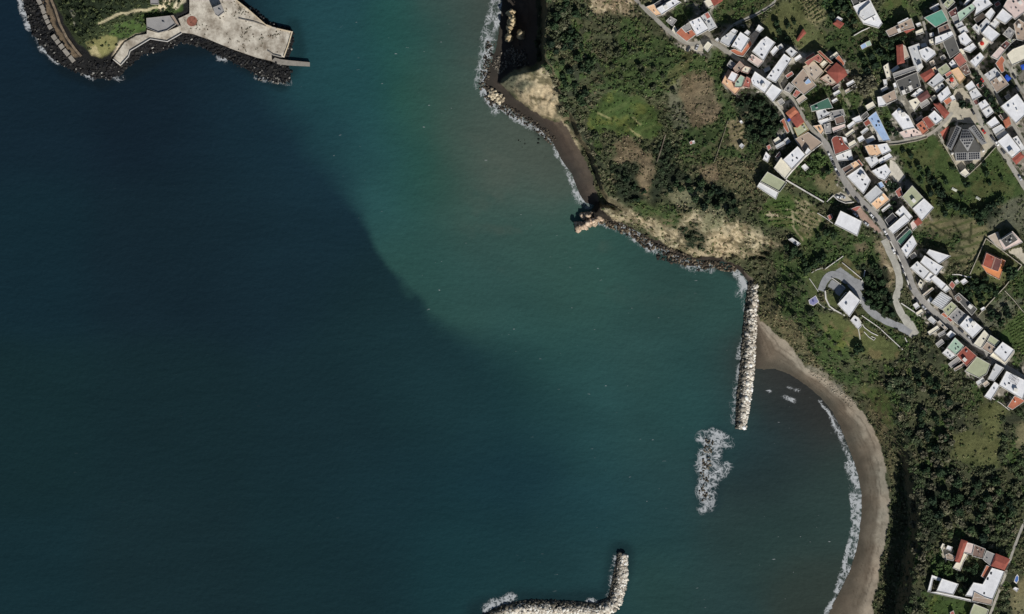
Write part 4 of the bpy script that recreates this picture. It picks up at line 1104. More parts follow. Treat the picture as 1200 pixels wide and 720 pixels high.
H('house with a teal green roof standing behind grey and white stepped roofs', [([(950.5,124.4),(970,115.5),(975.5,126.7),(966,128),(952,130.5)],6.0,'teal',dict(parapet=.1,items=1))])
H('house of grey stepped roofs directly below the teal green roof', [([(957,131),(967,127.5),(969,131),(975,133),(960,141)],5.0,'lgrey',dict(items=2)),([(969.5,131.5),(987,128.5),(989.5,136),(975,141)],4.4,'grey',dict(items=2)),([(959,141.5),(975,136.5),(978,139),(963,146.5)],3.6,'white2',dict(items=1))])
H('three orange tiled roofs stepping down beside the lane, with a blue awning', [([(922,133.3),(930.5,126.7),(935,132),(926.5,138.7)],5.0,'orange',dict(pitch=.8)),([(926.8,139),(935.2,132.3),(941.5,143),(934,149)],4.6,'red',dict(pitch=.8)),([(930,149),(934,149.2),(941.7,143.5),(947,152),(935,160)],2.6,'olive',dict(items=2))], wall='yellowwash')
H('orange canopy at the foot of the lane, just left of the three orange tiled roofs', [([(914.4,142.5),(919,139),(925,154),(922.5,156)],2.6,'orange',dict(parapet=.08,items=0,win=False))], cat='canopy', name='canopy', door=False)
H('wide taupe roof terrace with a small white block, at the road junction', [([(932,164),(946.7,156),(963,168),(945,182),(938,172)],2.6,'tan',dict(items=2)),([(943,179),(946.7,173),(950.5,177),(945.5,182)],5.0,'white',dict(items=0))])
H('square white roof with a cream sloping annex on its left, below the wide taupe terrace', [([(917.8,187.8),(934,172.8),(943,182.8),(928,198.3)],8.0,'white',dict(items=3)),([(908,196.7),(916,185),(927.8,199.4),(920.5,209)],5.2,'cream',dict(items=0))])
H('narrow white terraced strip with pink canopies at the woodland edge', [([(894.4,186.7),(898,178),(903,183),(900,190)],3.5,'white',dict(items=1)),([(898.5,172),(902,170),(904,174),(900.5,177)],3.0,'rose',dict(parapet=.1,items=0)),([(908,184),(913,177.5),(914.2,181.5),(910.5,185.5)],3.0,'rose',dict(parapet=.1,items=0))])
H('white house with an olive green sunken roof terrace, standing alone above the striped fields', [([(888,219),(891,214),(912,225.5),(909,233)],5.0,'white2',dict(items=0)),([(891.5,213.5),(899.5,202.5),(921,214.5),(913,225)],5.6,'olive',dict(parapet=.9,items=0))])
H('house with a rounded red roof and white lower terrace beside the main road', [([(975,164.4),(977,161.5),(980.5,160),(986.7,161),(989.4,167.8),(996,174.4),(979,181)],6.5,'red',dict(parapet=.15,items=2)),([(979.4,182),(996.7,175),(999,186.7),(982,188)],3.6,'white2',dict(items=2)),([(987,161),(991.5,162),(993,168),(989.6,167.6)],4.6,'white',dict(items=0))])
H('small brown roof with a pinkish white strip below it, above the rounded red roof', [([(977.8,139.2),(987.8,135.8),(990,144),(980,146.7)],5.0,'brown',dict(items=0)),([(975,150),(989.5,145.3),(990.5,149.4),(976.7,155)],4.2,'pink',dict(items=0)),([(966,146.5),(973.5,144),(974.6,155.5),(968,156.5)],4.0,'grey',dict(items=1))])
H('orange terrace with plants squeezed at the fork where the lane meets the main road', [([(953,148),(962,146.5),(965.5,153.5),(962,158.5),(958,153)],3.0,'peach',dict(items=2))])

# --- upper middle
H('large white house with shadow coloured into a roof corner, alone among gardens at the top', [([(1000.5,8),(1019,0),(1033,27),(1029,32),(1012,27),(1006.7,19)],6.0,'white',dict(items=3)),([(1008.5,13.2),(1019.5,3.5),(1025.5,17.5),(1013,24),(1006.8,18.5)],7.4,'white2',dict(items=0)),([(998,0),(1016,-4),(1018.5,2.5),(1002,9)],5.6,'dgrey',dict(items=1))])  # dark grey block: shadow of the upper block put into roof colour
H('tiny red roofed hut with a white canopy, alone in the gardens', [([(977,27.8),(981,23.8),(988.2,27.8),(984,32.9)],3.2,'red',dict(pitch=.6)),([(978,24),(982,19.5),(987.5,22.5),(985.5,26)],2.4,'white2',dict(items=0))], cat='hut', name='hut')
H('small pale green and blue roofed kiosk alone on the lawn', [([(1008.5,53.5),(1014,50.2),(1016.2,55),(1010.5,58)],2.6,'blue',dict(parapet=.1,items=0)),([(1014,50.2),(1019,47.8),(1021.2,53),(1016.2,55)],2.8,'green',dict(parapet=.1,items=0))], cat='kiosk', name='kiosk')
H('long taupe roof lying diagonally in the gardens, with a white upper strip', [([(1039,36),(1067.3,21.9),(1071.2,33),(1060.5,35.5),(1043,42.8)],5.0,'tan',dict(items=3)),([(1052,27),(1063.5,21.2),(1064.5,22.6),(1053.2,28.4)],6.4,'white',dict(items=0,win=False,parapet=.08))])
H('little bright red pitched roof tucked against the long taupe roof', [([(1059.6,36),(1068.8,31.8),(1070.7,34.2),(1062.5,38.6)],4.2,'red',dict(pitch=.7))])
H('upright narrow red roof with a cream strip on its right, beside wooded gardens', [([(1051.3,54.4),(1057.6,53),(1059.6,72.6),(1052.3,74.6)],5.6,'red',dict(pitch=.9)),([(1057.9,53),(1061,55),(1065.5,67),(1059.8,70)],3.6,'beige',dict(items=0))])
H('house with a large turquoise green roof, biggest green roof of the town', [([(1083.9,21),(1103.3,12),(1110,24.3),(1096.5,31.6),(1092.6,28.2)],6.5,'emerald',dict(parapet=.12,items=0))])
H('thin white strip roof along the alley wall, above the turquoise green roof', [([(1089.7,9.5),(1099.6,4),(1100.6,6.5),(1091.2,11.7)],4.0,'white',dict(items=0))], cat='shed', name='shed')
H('brown roofed house directly below the turquoise green roof', [([(1099.4,33),(1110.7,28),(1114,36),(1101,41.2)],6.0,'brown',dict(items=1))])
H('long white roof between the brown roof and a plain grey one', [([(1096.5,43.7),(1114.6,37),(1117.5,41.8),(1106,48.6),(1096.5,52.5)],7.0,'white',dict(items=2))])
H('plain dark grey flat roof reaching the alley, below the long white roof', [([(1105,48.8),(1117.5,42),(1124.3,60.2),(1113.6,68)],6.2,'dgrey',dict(items=1))])
H('small cream block and terrace on the alley, left of the brown roof', [([(1073,37),(1081,33.2),(1082.4,38.4),(1074,41)],4.4,'cream',dict(items=0)),([(1073,28.5),(1078.5,26.5),(1079.5,30),(1075.5,32)],3.2,'white2',dict(items=0))])
H('pale ash grey upright roof beside the bright white one, right of the upright red roof', [([(1064.9,56.4),(1077,52),(1081,79),(1076,85),(1072,78)],6.6,'lgrey')])
H('bright white stepped roof touching the ash grey one, above a dark blue shaded gap', [([(1077.3,59.3),(1087,55.4),(1095,60),(1096.5,64),(1085.8,72.6),(1080.4,68)],8.0,'white')])
H('small white courtyard blocks in a row along the curved alley', [([(1079,51.5),(1085,49.8),(1087,53.6),(1080,56)],4.0,'white2',dict(items=0)),([(1088.5,47),(1094,45),(1095.5,51),(1090,53)],4.6,'cream',dict(items=1)),([(1089,40),(1093.5,38.5),(1094.5,42.5),(1090,44)],4.2,'white2',dict(items=0))])
H('long charcoal grey slab roof with a second lower strip, beside the square dark grey roof', [([(1047,86.2),(1072.2,77.5),(1074,81.9),(1048.6,91)],6.6,'grey',dict(items=0)),([(1048.6,91.2),(1074,82.1),(1074.8,85.6),(1050.2,95)],4.0,'dark',dict(items=0))])
H('big square dark grey roof with a white notch, biggest dark roof of the town', [([(1050.8,95.5),(1074,85.8),(1078.5,101.3),(1070,105),(1067.8,100.2),(1064.4,101.6),(1067,107.5),(1057,111.5)],5.6,'dgrey',dict(items=4)),([(1064.6,101.8),(1067.7,100.5),(1070,105.3),(1067.2,107.6)],4.6,'white2',dict(items=0))])
H('cream terraces and small white blocks along the left edge of the dark grey slab roofs', [([(1035.3,79),(1041,75),(1044,91.5),(1039.5,93)],3.0,'cream',dict(items=3)),([(1035,93.5),(1039.5,93),(1040,99.5),(1036.5,100)],3.6,'white2',dict(items=0)),([(1046,98),(1049,96.5),(1051,102),(1048,103.5)],4.4,'white',dict(items=0))])
H('red roofed house between the dark blue shade and the pale stepped roofs', [([(1079.5,88),(1091.6,81.4),(1095,87),(1084.8,95.2)],6.4,'red',dict(pitch=1.0)),([(1091.5,81.2),(1095.7,78.5),(1098,83.5),(1095.2,86.6)],5.0,'peach',dict(items=1))])
H('sage grey flat roof right of the red roofed house', [([(1098.9,81.4),(1108.7,74.6),(1114.6,82.4),(1103,90)],6.0,'olive',dict(items=1))])
H('pale grey and white stepped pair of roofs below the sage grey roof', [([(1087.7,98),(1100.4,86.2),(1107.2,94),(1094.5,103)],6.8,'lgrey'),([(1098.4,111.5),(1110,101),(1114,110),(1103,120)],7.6,'white'),([(1094.5,103.5),(1104,97.2),(1107,101),(1098.2,108.5)],5.8,'white2',dict(items=2))])
H('small maroon roof framed by white terraces', [([(1075,114),(1085.8,107),(1088.9,113),(1079,119.5)],6.2,'maroon',dict(pitch=.8)),([(1068,112.5),(1077.8,103.7),(1082,107.6),(1074,114.2)],5.0,'white',dict(items=1)),([(1065.4,118.3),(1074.5,114.6),(1079,120.5),(1072,130)],4.4,'cream',dict(items=1))])
H('taupe roof edged by a white L shaped terrace, at the edge of the trees', [([(1033.3,113.5),(1048,106),(1050.8,117),(1039,121.8)],5.0,'tan',dict(items=1)),([(1028.5,114),(1033,113.3),(1038.6,122),(1047,118.6),(1038,124),(1030,125)],3.4,'white',dict(items=1))])
H('white grey house with a long pinkish terrace below, beside the cross lane to the church', [([(1046,135),(1054,127.5),(1065,136.7),(1071.7,150),(1059,152.5)],6.8,'white',dict(items=3)),([(1054,155),(1060,152.8),(1071.7,150.4),(1083,158),(1060,162)],3.0,'pink',dict(items=4))])
H('terracotta house with orange and red roofs by the lane left of the church', [([(1074,146.7),(1081,141.7),(1088,153),(1081.7,158)],6.2,'orange',dict(items=2)),([(1081,140),(1086.7,136.7),(1095,146.7),(1088.2,151.4)],6.8,'red',dict(parapet=.12,items=0))], wall='pinkwash')
H('white roof wedged between two red roofs, left of the church square', [([(1088,136.7),(1095,130),(1105,140),(1097,146)],7.4,'white',dict(items=1))])
H('long red roof whose lower end points at the square before the church', [([(1095,122.5),(1101,121.7),(1111.5,132.5),(1106.7,138.2)],6.4,'red',dict(pitch=1.0)),([(1091.5,129),(1095.2,125.8),(1104.6,136.8),(1104,139)],5.2,'rose',dict(parapet=.1,items=0))])
H('orange red roof with a white terrace at the top of the church square', [([(1105.8,118.3),(1112.6,114),(1116,118.3),(1109.7,123.7)],6.0,'orange',dict(parapet=.12,items=0)),([(1112.8,113.6),(1117,111.5),(1120,117),(1116.3,118.6)],5.0,'white',dict(items=0))])
H('olive roof terrace at the top edge, on the lane above the brown roof', [([(1105.8,4.9),(1113.6,-3),(1119,3),(1110.7,10.7)],5.0,'olive',dict(items=2))])
H('brown roof right beside the lane at the top, facing the turquoise green roof', [([(1111.7,14.6),(1120.4,8.7),(1122.8,16.5),(1114.6,20.4)],5.6,'maroon',dict(items=1))])
H('long house whose roof changes from pale mint green to white, near the top edge', [([(1122.8,15),(1138.9,4.9),(1143.7,9.7),(1135,17.5),(1126,25.3)],7.0,'green',dict(items=2)),([(1139.1,4.6),(1145.7,-3),(1156,-1),(1162,5.8),(1142,18.5),(1143.9,9.5)],8.4,'white')])
H('small white roof at the very top edge, left of the mint green and white house', [([(1129.6,5),(1135,-3),(1139,-1),(1132,6.5)],5.6,'white',dict(items=0))])
H('three white grey roofs stacked like steps along the lane', [([(1115.5,21),(1122.8,18),(1127,25),(1119.4,28.8)],5.6,'grey',dict(items=0)),([(1119.4,29.2),(1127,25.4),(1129.5,30),(1122.3,33.5)],6.4,'lgrey',dict(items=1)),([(1122.3,34),(1131,30.2),(1134.5,37),(1126,38.6)],7.0,'white2',dict(items=0))])
H('white roof with a clipped corner, second below the three step roofs on the lane', [([(1123.3,42.8),(1130.6,37.6),(1138.9,48.6),(1132,54),(1126,50.5)],7.4,'white',dict(items=3))])
H('small white roof with dark planted court, between the clipped white roof and the lane', [([(1128,58.3),(1139.8,50.7),(1143.7,56),(1137,62)],7.0,'white',dict(items=1)),([(1124.3,58),(1128,57.2),(1131.5,64),(1127,66)],4.6,'cream',dict(items=0))])
H('stepped pale grey roof with a lower white block at its left end', [([(1146.8,31.2),(1155.4,21.9),(1160.7,27.2),(1150.5,39.2)],7.6,'lgrey',dict(items=2)),([(1139.8,32),(1144,28.2),(1149.5,34.5),(1147.5,40.5)],6.6,'white2',dict(items=1))])
H('broad plain white roof just above the cream court with the red parasol', [([(1151,39.4),(1158.3,30.6),(1171.4,40.8),(1162.2,49.6)],8.6,'white',dict(items=0)),([(1155.5,44.5),(1158,42.6),(1164,49.6),(1161.5,51.6)],5.2,'pink',dict(items=1))])
H('cream court with a red parasol, below the broad plain white roof', [([(1146.5,51),(1153,44),(1159.5,50.5),(1152,60)],3.4,'cream',dict(items=3))])
H('small white roof alone in deep shade, right of the mint green and white house', [([(1154.4,17.5),(1161.7,9.7),(1166,15),(1160.3,24.3)],8.0,'white',dict(items=0))])
H('large white house with an L shaped lower terrace and a deep blue shaded side', [([(1166.5,21.5),(1174.8,11),(1186.5,20.4),(1178,28.2)],9.0,'white',dict(items=0)),([(1160.3,29),(1166.2,21.8),(1172,26.6),(1166,34)],6.8,'white2',dict(items=3))])
H('pinkish white house filling the top right corner, with rooftop furniture', [([(1176.8,7.8),(1184.5,-6),(1203,-6),(1206,10),(1190,22)],7.8,'pink',dict(items=6))])
H('sandy brown terrace at the right edge, below the house in the top right corner', [([(1188.5,29),(1194,23.3),(1208,32),(1208,50),(1192,46)],4.6,'tan',dict(items=5))])
H('grey terrace house with many vents, left of the sandy brown terrace', [([(1175.8,39.8),(1182.6,32),(1189.4,37.4),(1184,46)],6.6,'grey',dict(items=5))])
H('dark brown low roofs between the grey vented terrace and the pale strip roof', [([(1172,54.4),(1179.5,47.8),(1184.5,51.5),(1177.8,58.6)],4.8,'maroon',dict(items=1)),([(1179.5,47.6),(1184,46.2),(1190.5,46.6),(1184.6,51.3)],4.2,'olive',dict(items=1))])
H('large cream white roof at the right edge above the orange sheds', [([(1180.7,64),(1187.5,58),(1207,50.5),(1207,67),(1187,76)],6.6,'cream',dict(items=0))])
H('pale greyish pink strip roof pointing at the orange shed', [([(1162,66),(1172,55),(1177.8,59.3),(1169,70)],6.2,'pink',dict(items=0))])
H('white tilted roof beside the wider part of the lane, above the pinkish brown roof corner', [([(1137,72),(1148.6,62),(1153.5,67.8),(1143.7,79.2)],7.8,'white',dict(items=2))])
H('pinkish brown roof with a darker brown lower part, left of the lane', [([(1118,69),(1125.3,62.5),(1132.6,72.6),(1124.3,79)],6.6,'rose',dict(parapet=.15,items=0,wall='pinkwash')),([(1112.6,74.6),(1117,70.2),(1123,78.6),(1116.5,79.6)],5.2,'white',dict(items=1)),([(1123.5,80.4),(1132.2,74.6),(1137,85.3),(1131,88.2)],5.2,'brown',dict(items=3))])
H('plain light orange roof, the only one of that colour, below the pinkish brown roof', [([(1114.6,83.3),(1122.8,79.4),(1131,91),(1125.3,97.4)],7.0,'peach',dict(items=0))], wall='yellowwash')
H('pink and beige terraces with a red parasol, left of the light orange roof', [([(1107.3,87.2),(1112.6,82.8),(1116.5,86.4),(1109.7,91.2)],5.4,'rose',dict(parapet=.2,items=0)),([(1107.8,94),(1116.3,88.2),(1122.4,98.9),(1117.5,103.7)],4.6,'beige',dict(items=3))])
H('upper white pair of roofs on the strip between the church lane and the planted strip', [([(1131.6,101.8),(1138.9,95.5),(1143.7,102.8),(1136,107.6)],6.4,'white',dict(items=0)),([(1136,108.4),(1143.7,103.4),(1150.5,112.5),(1139.8,117.3)],6.0,'white2',dict(items=2)),([(1140,117.8),(1145.6,115.4),(1147,121.5),(1143,123)],4.4,'maroon',dict(items=0))])
H('white double roof below the maroon corner, along the church lane', [([(1146.6,122),(1154.4,117.3),(1159.5,124),(1150.6,129.4)],6.6,'white',dict(items=1)),([(1150.8,129.8),(1159.7,124.4),(1164.5,131.5),(1156.5,137.8)],6.2,'white2',dict(items=1))])
H('grey brown roof with a paler upper half, between the two long lanes', [([(1154,88.2),(1166,80),(1172.5,87),(1160.5,95.5)],6.0,'lgrey',dict(items=4)),([(1160.7,95.8),(1172.7,87.3),(1181.6,98.9),(1168,108.6)],6.4,'tan',dict(items=4))])
H('bright orange roofed shed at the lane, above the blue tarpaulin', [([(1167,74.6),(1173.9,65.8),(1177.8,70.7),(1175.5,75),(1177,83),(1173.9,85.3)],4.4,'orange',dict(parapet=.1,items=0))], cat='shed', name='shed')
H('very large plain white roof at the right edge, largest white roof of the town', [([(1174,125),(1192,111),(1206,130),(1190.8,144)],8.0,'white',dict(items=3))])
H('narrow white roofs in a row right of the church lane, level with the church front', [([(1156.7,145),(1166,137.5),(1171.7,145),(1162.5,150.4)],6.2,'white',dict(items=0)),([(1163,151.4),(1173,146),(1177.5,151),(1166.7,158)],5.6,'white2',dict(items=0)),([(1166.9,158.6),(1176.7,152),(1180.5,156),(1170,163)],4.4,'lgrey',dict(items=1))])
H('white rectangular roof with a red roofed end, right of the church beside the lane', [([(1170,166.7),(1181.7,157.5),(1196.7,176.7),(1186.7,185)],6.8,'white',dict(items=2)),([(1186.4,185.6),(1195,178.6),(1199.5,183),(1191,191.3)],5.0,'red',dict(pitch=.8)),([(1186.5,163),(1192,160),(1202,176),(1197.4,177.4)],4.8,'white2',dict(items=2))])
H('small orange roofed hut between two white roofs, beside the lane right of the church', [([(1176,141.7),(1181.7,137.5),(1184,145),(1179,149.2)],3.4,'orange',dict(pitch=.5)),([(1170.5,136),(1173,134.6),(1176.4,140.4),(1175.4,142)],3.0,'maroon',dict(parapet=.1,items=0))], cat='hut', name='hut')

# --- centre, along the main road
H('row of small white, dark grey and red roofs above the sky blue roof', [([(998.9,139.4),(1007.8,135.5),(1011,142),(1003,144.4)],4.4,'white',dict(items=0)),([(1009,136.5),(1015.5,131),(1017.8,135.3),(1011.3,141)],3.8,'dgrey',dict(items=0)),([(1011.7,143.4),(1017.6,139.4),(1021,144.4),(1014.4,148.2)],4.2,'red',dict(parapet=.1,items=0))])
H('long narrow sky blue roof, the only blue one, with a pale left edge', [([(1017.3,139.4),(1026.7,132),(1042.8,164.2),(1034.5,165.2)],4.6,'blue',dict(items=4)),([(1021,146),(1024,145.6),(1034,165.2),(1030,165.3),(1026,154)],4.0,'lgrey',dict(items=1))])
H('peach roofed house just below the sky blue roof', [([(1014,172),(1018,170.5),(1027.8,170.2),(1032.8,180.5),(1025.5,184.4),(1019,182)],6.4,'peach',dict(items=3))])
H('cluster of white stepped roofs below the peach roof, facing the meadow', [([(1028.2,171),(1039,169),(1044,178),(1034,182.5)],5.6,'white',dict(items=1)),([(1014.4,185.5),(1026.7,182.6),(1031,190),(1022,196.7)],6.4,'white2',dict(items=2)),([(1029,187.6),(1042,180),(1045.5,184.6),(1031.5,192.4)],5.4,'white',dict(items=1)),([(1022,200),(1037.8,192),(1044,201),(1037,210.5),(1030,208)],6.8,'white',dict(items=4))])
H('brown roof joined to a peach one, on the main road below the rounded red roof', [([(987,197.8),(996.5,192.8),(1000,197),(990.6,203)],5.8,'brown',dict(items=0)),([(996.7,192.2),(1003,189),(1009,195.5),(993,206.6),(990.8,203.3),(1000.3,197.2)],6.2,'peach',dict(items=1)),([(1003.4,188.9),(1006,187.5),(1011,194),(1009.2,195.2)],5.0,'orange',dict(parapet=.1,items=0))])
H('broad white roof on the main road between the peach roof and the wooden terrace', [([(993.2,207.2),(1009.2,196.5),(1020,212),(1016,220),(1012,226.7)],7.0,'white',dict(items=5))])
H('grey white roof over a wooden peach terrace on the main road', [([(1013.5,230.5),(1026.7,218.3),(1034.8,226.3),(1020.8,238.6)],7.6,'lgrey',dict(items=0)),([(1021,238.8),(1035,226.6),(1042,234.4),(1028,246)],4.0,'peach',dict(items=3))])
H('little pale blue terrace behind the grey white roof, at the trees', [([(1028,215.5),(1033,213),(1037,219),(1031.5,221.5)],3.4,'blue',dict(items=0))], cat='hut', name='hut')
H('sage green and white roof in two halves at the edge of the terraced field', [([(1057.8,231),(1069,218.5),(1081.7,232.4),(1069,244)],6.4,'olive',dict(items=1)),([(1069.2,244.2),(1081.9,232.7),(1093,243),(1080,257.5)],6.8,'white',dict(items=1)),([(1050,225),(1056,220),(1059,229),(1054,232.4)],3.6,'rose',dict(parapet=.3,items=0))])
H('white house with a charcoal roof panel facing the main road, and a white strip wing', [([(1049.5,250),(1058,241.9),(1069,254.8),(1064,260),(1059.8,251.5),(1055.5,255)],6.2,'white',dict(items=1)),([(1041.7,267.5),(1059.8,251.9),(1066,259),(1047.5,274)],6.8,'white',dict(items=0)),([(1038,258),(1046.7,250),(1052.5,256),(1042.7,265)],5.0,'dark',dict(items=0)),([(1066,262),(1070,257.8),(1073.6,266),(1069,270)],3.2,'pink',dict(items=0))])
H('tiny bright red roof at the field edge, behind the charcoal and white house', [([(1071.7,260),(1076,256),(1080,261),(1075,264.3)],3.8,'red',dict(pitch=.5))], cat='hut', name='hut')
H('long white roof with a dark green strip along it, on the main road', [([(1051.7,282.5),(1066,269),(1069,273),(1056,287.5)],5.0,'teal',dict(parapet=.1,items=0)),([(1056.2,291),(1069,276),(1074,286),(1063,301.7)],6.4,'white',dict(items=3)),([(1050.6,279),(1062.8,266.5),(1065,268.8),(1051.8,281.8)],3.6,'dgrey',dict(items=0))])
H('white house with a sharp triangular roof pointing right, on the terraced hillside', [([(1086,298),(1089,293.6),(1113,301),(1100,310)],6.4,'white',dict(items=0)),([(1079,308),(1084,300.4),(1100,310.4),(1105,313),(1096.7,323)],7.0,'white',dict(items=2)),([(1068,314),(1076,306.7),(1090,318.6),(1083,327)],6.2,'white2',dict(items=2)),([(1083.3,327.2),(1090.2,318.8),(1096.5,323.4),(1090,330)],5.4,'white',dict(items=0))])
H('white slab roof in two steps right of narrow dark courts, below the triangular roofed house', [([(1091,327.5),(1096,323.3),(1109,334),(1104,339.8)],6.6,'white',dict(items=0)),([(1104.2,340),(1109.2,334.2),(1113.5,339),(1108,343)],6.0,'white2',dict(items=0))])
H('white ribbed roof with thin parallel lines, on the main road above a cream green one', [([(1091.7,355),(1103,342.5),(1115,350),(1104,362.5)],6.8,'lgrey',dict(items=0))])
H('narrow cream court buildings by the main road, left of the two step white slab', [([(1076,334),(1079,328.5),(1083,333),(1080.5,340)],3.6,'cream',dict(items=1)),([(1081,345.5),(1092,337),(1094,339),(1083,348)],3.2,'beige',dict(items=0)),([(1086,352),(1090,347.5),(1092.5,350),(1089.5,355)],3.2,'white2',dict(items=0))])
H('pale cream green roof next to the white ribbed one', [([(1105,363),(1115,354),(1121.7,360),(1111.7,371)],5.4,'olive',dict(items=2))])
H('weathered grey roof between the cream green roof and the white L shaped one', [([(1112.5,371.2),(1122.2,361.4),(1133,370),(1123,380.4)],5.0,'grey',dict(items=4))])
H('long dark brown roof with an orange wooden patch, behind the houses on the main road', [([(1119,348),(1124,344),(1144,361.7),(1138,369)],4.6,'dgrey',dict(items=1)),([(1119.6,349.4),(1123.4,346.4),(1127.4,351.6),(1123.4,354.6)],5.4,'brown',dict(items=0,parapet=.1))])
H('two orange awnings end to end on the main road side', [([(1103,369),(1106.2,366.6),(1111,371),(1108.6,373)],3.4,'orange',dict(parapet=.08,items=0,win=False)),([(1109,373.3),(1111.4,371.3),(1116.7,375.4),(1113.5,377.6)],3.2,'red',dict(parapet=.08,items=0,win=False))], cat='awning', name='awning', door=False)
H('white roof on the main road directly below the weathered grey roof', [([(1125,381.7),(1134.5,370.6),(1151,385),(1140,396)],6.6,'white',dict(items=4))])
H('three part roof in cream, brown and olive, right of the main road', [([(1141.7,403.5),(1153.8,387.8),(1159,393.4),(1150,408.6)],6.4,'cream',dict(items=1)),([(1151,408),(1156.5,400.6),(1167.6,408.2),(1161.6,415)],5.4,'tan',dict(items=1)),([(1156.8,400),(1160.5,393.4),(1171,400.4),(1166.6,406)],5.0,'olive',dict(items=0))])
H('white square roof with a cream walled terrace, at the lower end of the vineyard', [([(1165,413),(1175,401.7),(1188,410.5),(1178,424)],6.8,'white',dict(items=2)),([(1161,417.5),(1164.6,413.6),(1177.6,424.6),(1186,414),(1188.2,411),(1188,414),(1178,427.5)],3.4,'cream',dict(items=0))])
H('pale green roof with a white lower terrace, next to the square red roof', [([(1110,408),(1119,396.7),(1129,406),(1121,416.7)],6.0,'green',dict(items=3)),([(1104.8,413.8),(1110,408.4),(1120.4,417),(1114,421)],4.4,'white2',dict(items=2))])
H('square red flat roof between a pale green and a cream green roof', [([(1121.4,416),(1131.7,406.7),(1144,417.5),(1133,429)],6.4,'red',dict(items=2))], wall='pinkwash')
H('big cream green roof with a ragged lower edge, right of the square red roof', [([(1131.7,435),(1145,419),(1160,427.5),(1156,438),(1148,443)],6.6,'olive',dict(items=0))])
H('greyish white roof with a narrow white tail reaching down to the garden', [([(1158,445),(1166.7,427.5),(1176,432.5),(1165,447)],6.4,'lgrey',dict(items=1)),([(1154,464),(1165.5,447.6),(1171.7,451.7),(1161.7,468)],4.2,'white',dict(items=1))])
H('large white roof at the right edge with a dark pergola frame on it', [([(1171.7,451.7),(1180,436),(1204,448),(1198,467.5)],7.2,'white',dict(items=3))])
H('orange roofed outbuilding at the right edge, below the white roof with the pergola', [([(1181,476.7),(1189,464.5),(1201,470),(1186.7,480)],3.6,'orange',dict(parapet=.1,items=1))], cat='outbuilding', name='outbuilding')
H('small white roof on the roadside, first left of the pale green roof', [([(1109,392.5),(1114,387.5),(1120,391.7),(1114,396.5)],3.6,'white',dict(items=0))], cat='hut', name='hut')
H('little pale roof on the road edge above the wooded gully of the driveway bend', [([(1087.5,375),(1091.7,371),(1098,376.7),(1094.6,380.5)],3.2,'lgrey',dict(items=0)),([(1098.5,377.5),(1101,376),(1110,385),(1107.6,387.2)],2.6,'beige',dict(items=2))], cat='hut', name='hut')
H('white square roofed house standing alone left of the main road', [([(979,263),(985.6,248),(1009.5,259.8),(1004.3,276)],7.0,'white',dict(items=0))])
H('modern white house beside the grey driveway and car park, with an annex below', [([(982.5,357),(996,342),(1008,353),(996,371)],6.0,'white',dict(items=1)),([(996.6,374.5),(1001,369),(1006,372),(1009.5,381),(1005.6,385)],3.6,'white2',dict(items=1)),([(1000.8,349.8),(1003.4,347.6),(1008.6,353),(1006.4,355)],4.6,'white2',dict(items=0)),([(984.5,352.5),(991.8,343.5),(994.2,344),(984.6,355)],4.2,'dark',dict(items=0))])
H('house with a solar covered roof framed in white and orange, right of the orange villa', [([(1171,281.7),(1186,271.7),(1197.5,284),(1176.7,293)],6.0,'pink',dict(items=0,parapet=.25)),([(1173,281.6),(1185.6,273.5),(1192,281.4),(1178.6,289.6)],6.8,'dgrey',dict(items=5,parapet=.2)),([(1158.5,277.5),(1169.5,272.4),(1171,281.5),(1176,293),(1168,288)],1.6,'beige',dict(items=0))])
villa = H('villa with brown red tiles and a bright orange terrace in a walled garden', [([(1151,311),(1156,296),(1177.5,306),(1171,326.9),(1156.7,319.5)],3.6,'amber',dict(items=1)),([(1152.2,311),(1156.4,297.4),(1166,302),(1161.8,315.4)],5.6,'rust',dict(parapet=.25,items=1)),([(1162.1,315.5),(1166.3,302.2),(1173.6,305.6),(1169.4,318)],5.2,'maroon',dict(parapet=.25,items=0))], wall='pinkwash')
H('small cream cabin at the tip of the church grounds, below the apse of the church', [([(1125,203),(1131,197.8),(1136.3,204),(1131.5,207.7)],3.4,'cream',dict(items=0))], cat='cabin', name='cabin')
H('small white and orange outbuildings among the orchard trees left of the villa garden', [([(1124.8,330),(1130,326.5),(1134,330.5),(1128.5,334)],3.0,'white',dict(items=0)),([(1112.5,334),(1116,329.5),(1120,334),(1117,339)],3.0,'rose',dict(parapet=.1,items=0)),([(1118.5,330),(1122,327.6),(1124.6,331.4),(1121,333.5)],2.6,'lgrey',dict(items=0))], cat='outbuilding', name='outbuilding')
H('tiny white tool shed beside the wall between the orchard and the grey plot', [([(1149,362),(1153,359.6),(1155,362.4),(1151,365)],2.6,'white',dict(items=0))], cat='shed', name='shed')
H('little grey roofed hut above the dark trees, between the striped field and the lawn', [([(924,281),(928.6,279),(938,285.6),(934.6,288.4)],2.6,'lgrey',dict(items=1))], cat='hut', name='hut')
H('tiny white hut alone in the dark scrub, left of the striped fields', [([(866.5,142.5),(868.8,141),(871,144),(868.8,145.5)],2.4,'white',dict(items=0))], cat='hut', name='hut')
H('tiny grey white hut in the allotments above the olive roofed white house', [([(866,171),(869,168),(872.5,171),(869.6,174.5)],2.6,'lgrey',dict(items=0))], cat='hut', name='hut')
H('tiny red and white hut alone in the green scrub of the headland', [([(808,167),(810.5,165),(812,168.4),(809.4,170)],2.4,'rose',dict(parapet=.1,items=0)),([(811,165.4),(813.6,164.8),(814.4,168),(812.4,168.6)],2.2,'white2',dict(items=0))], cat='hut', name='hut')
H('small white shed in the green garden beside the white roof with cream annex', [([(939,195.5),(943.3,192.3),(948,197),(943.6,200.5)],2.6,'white2',dict(items=0))], cat='shed', name='shed')
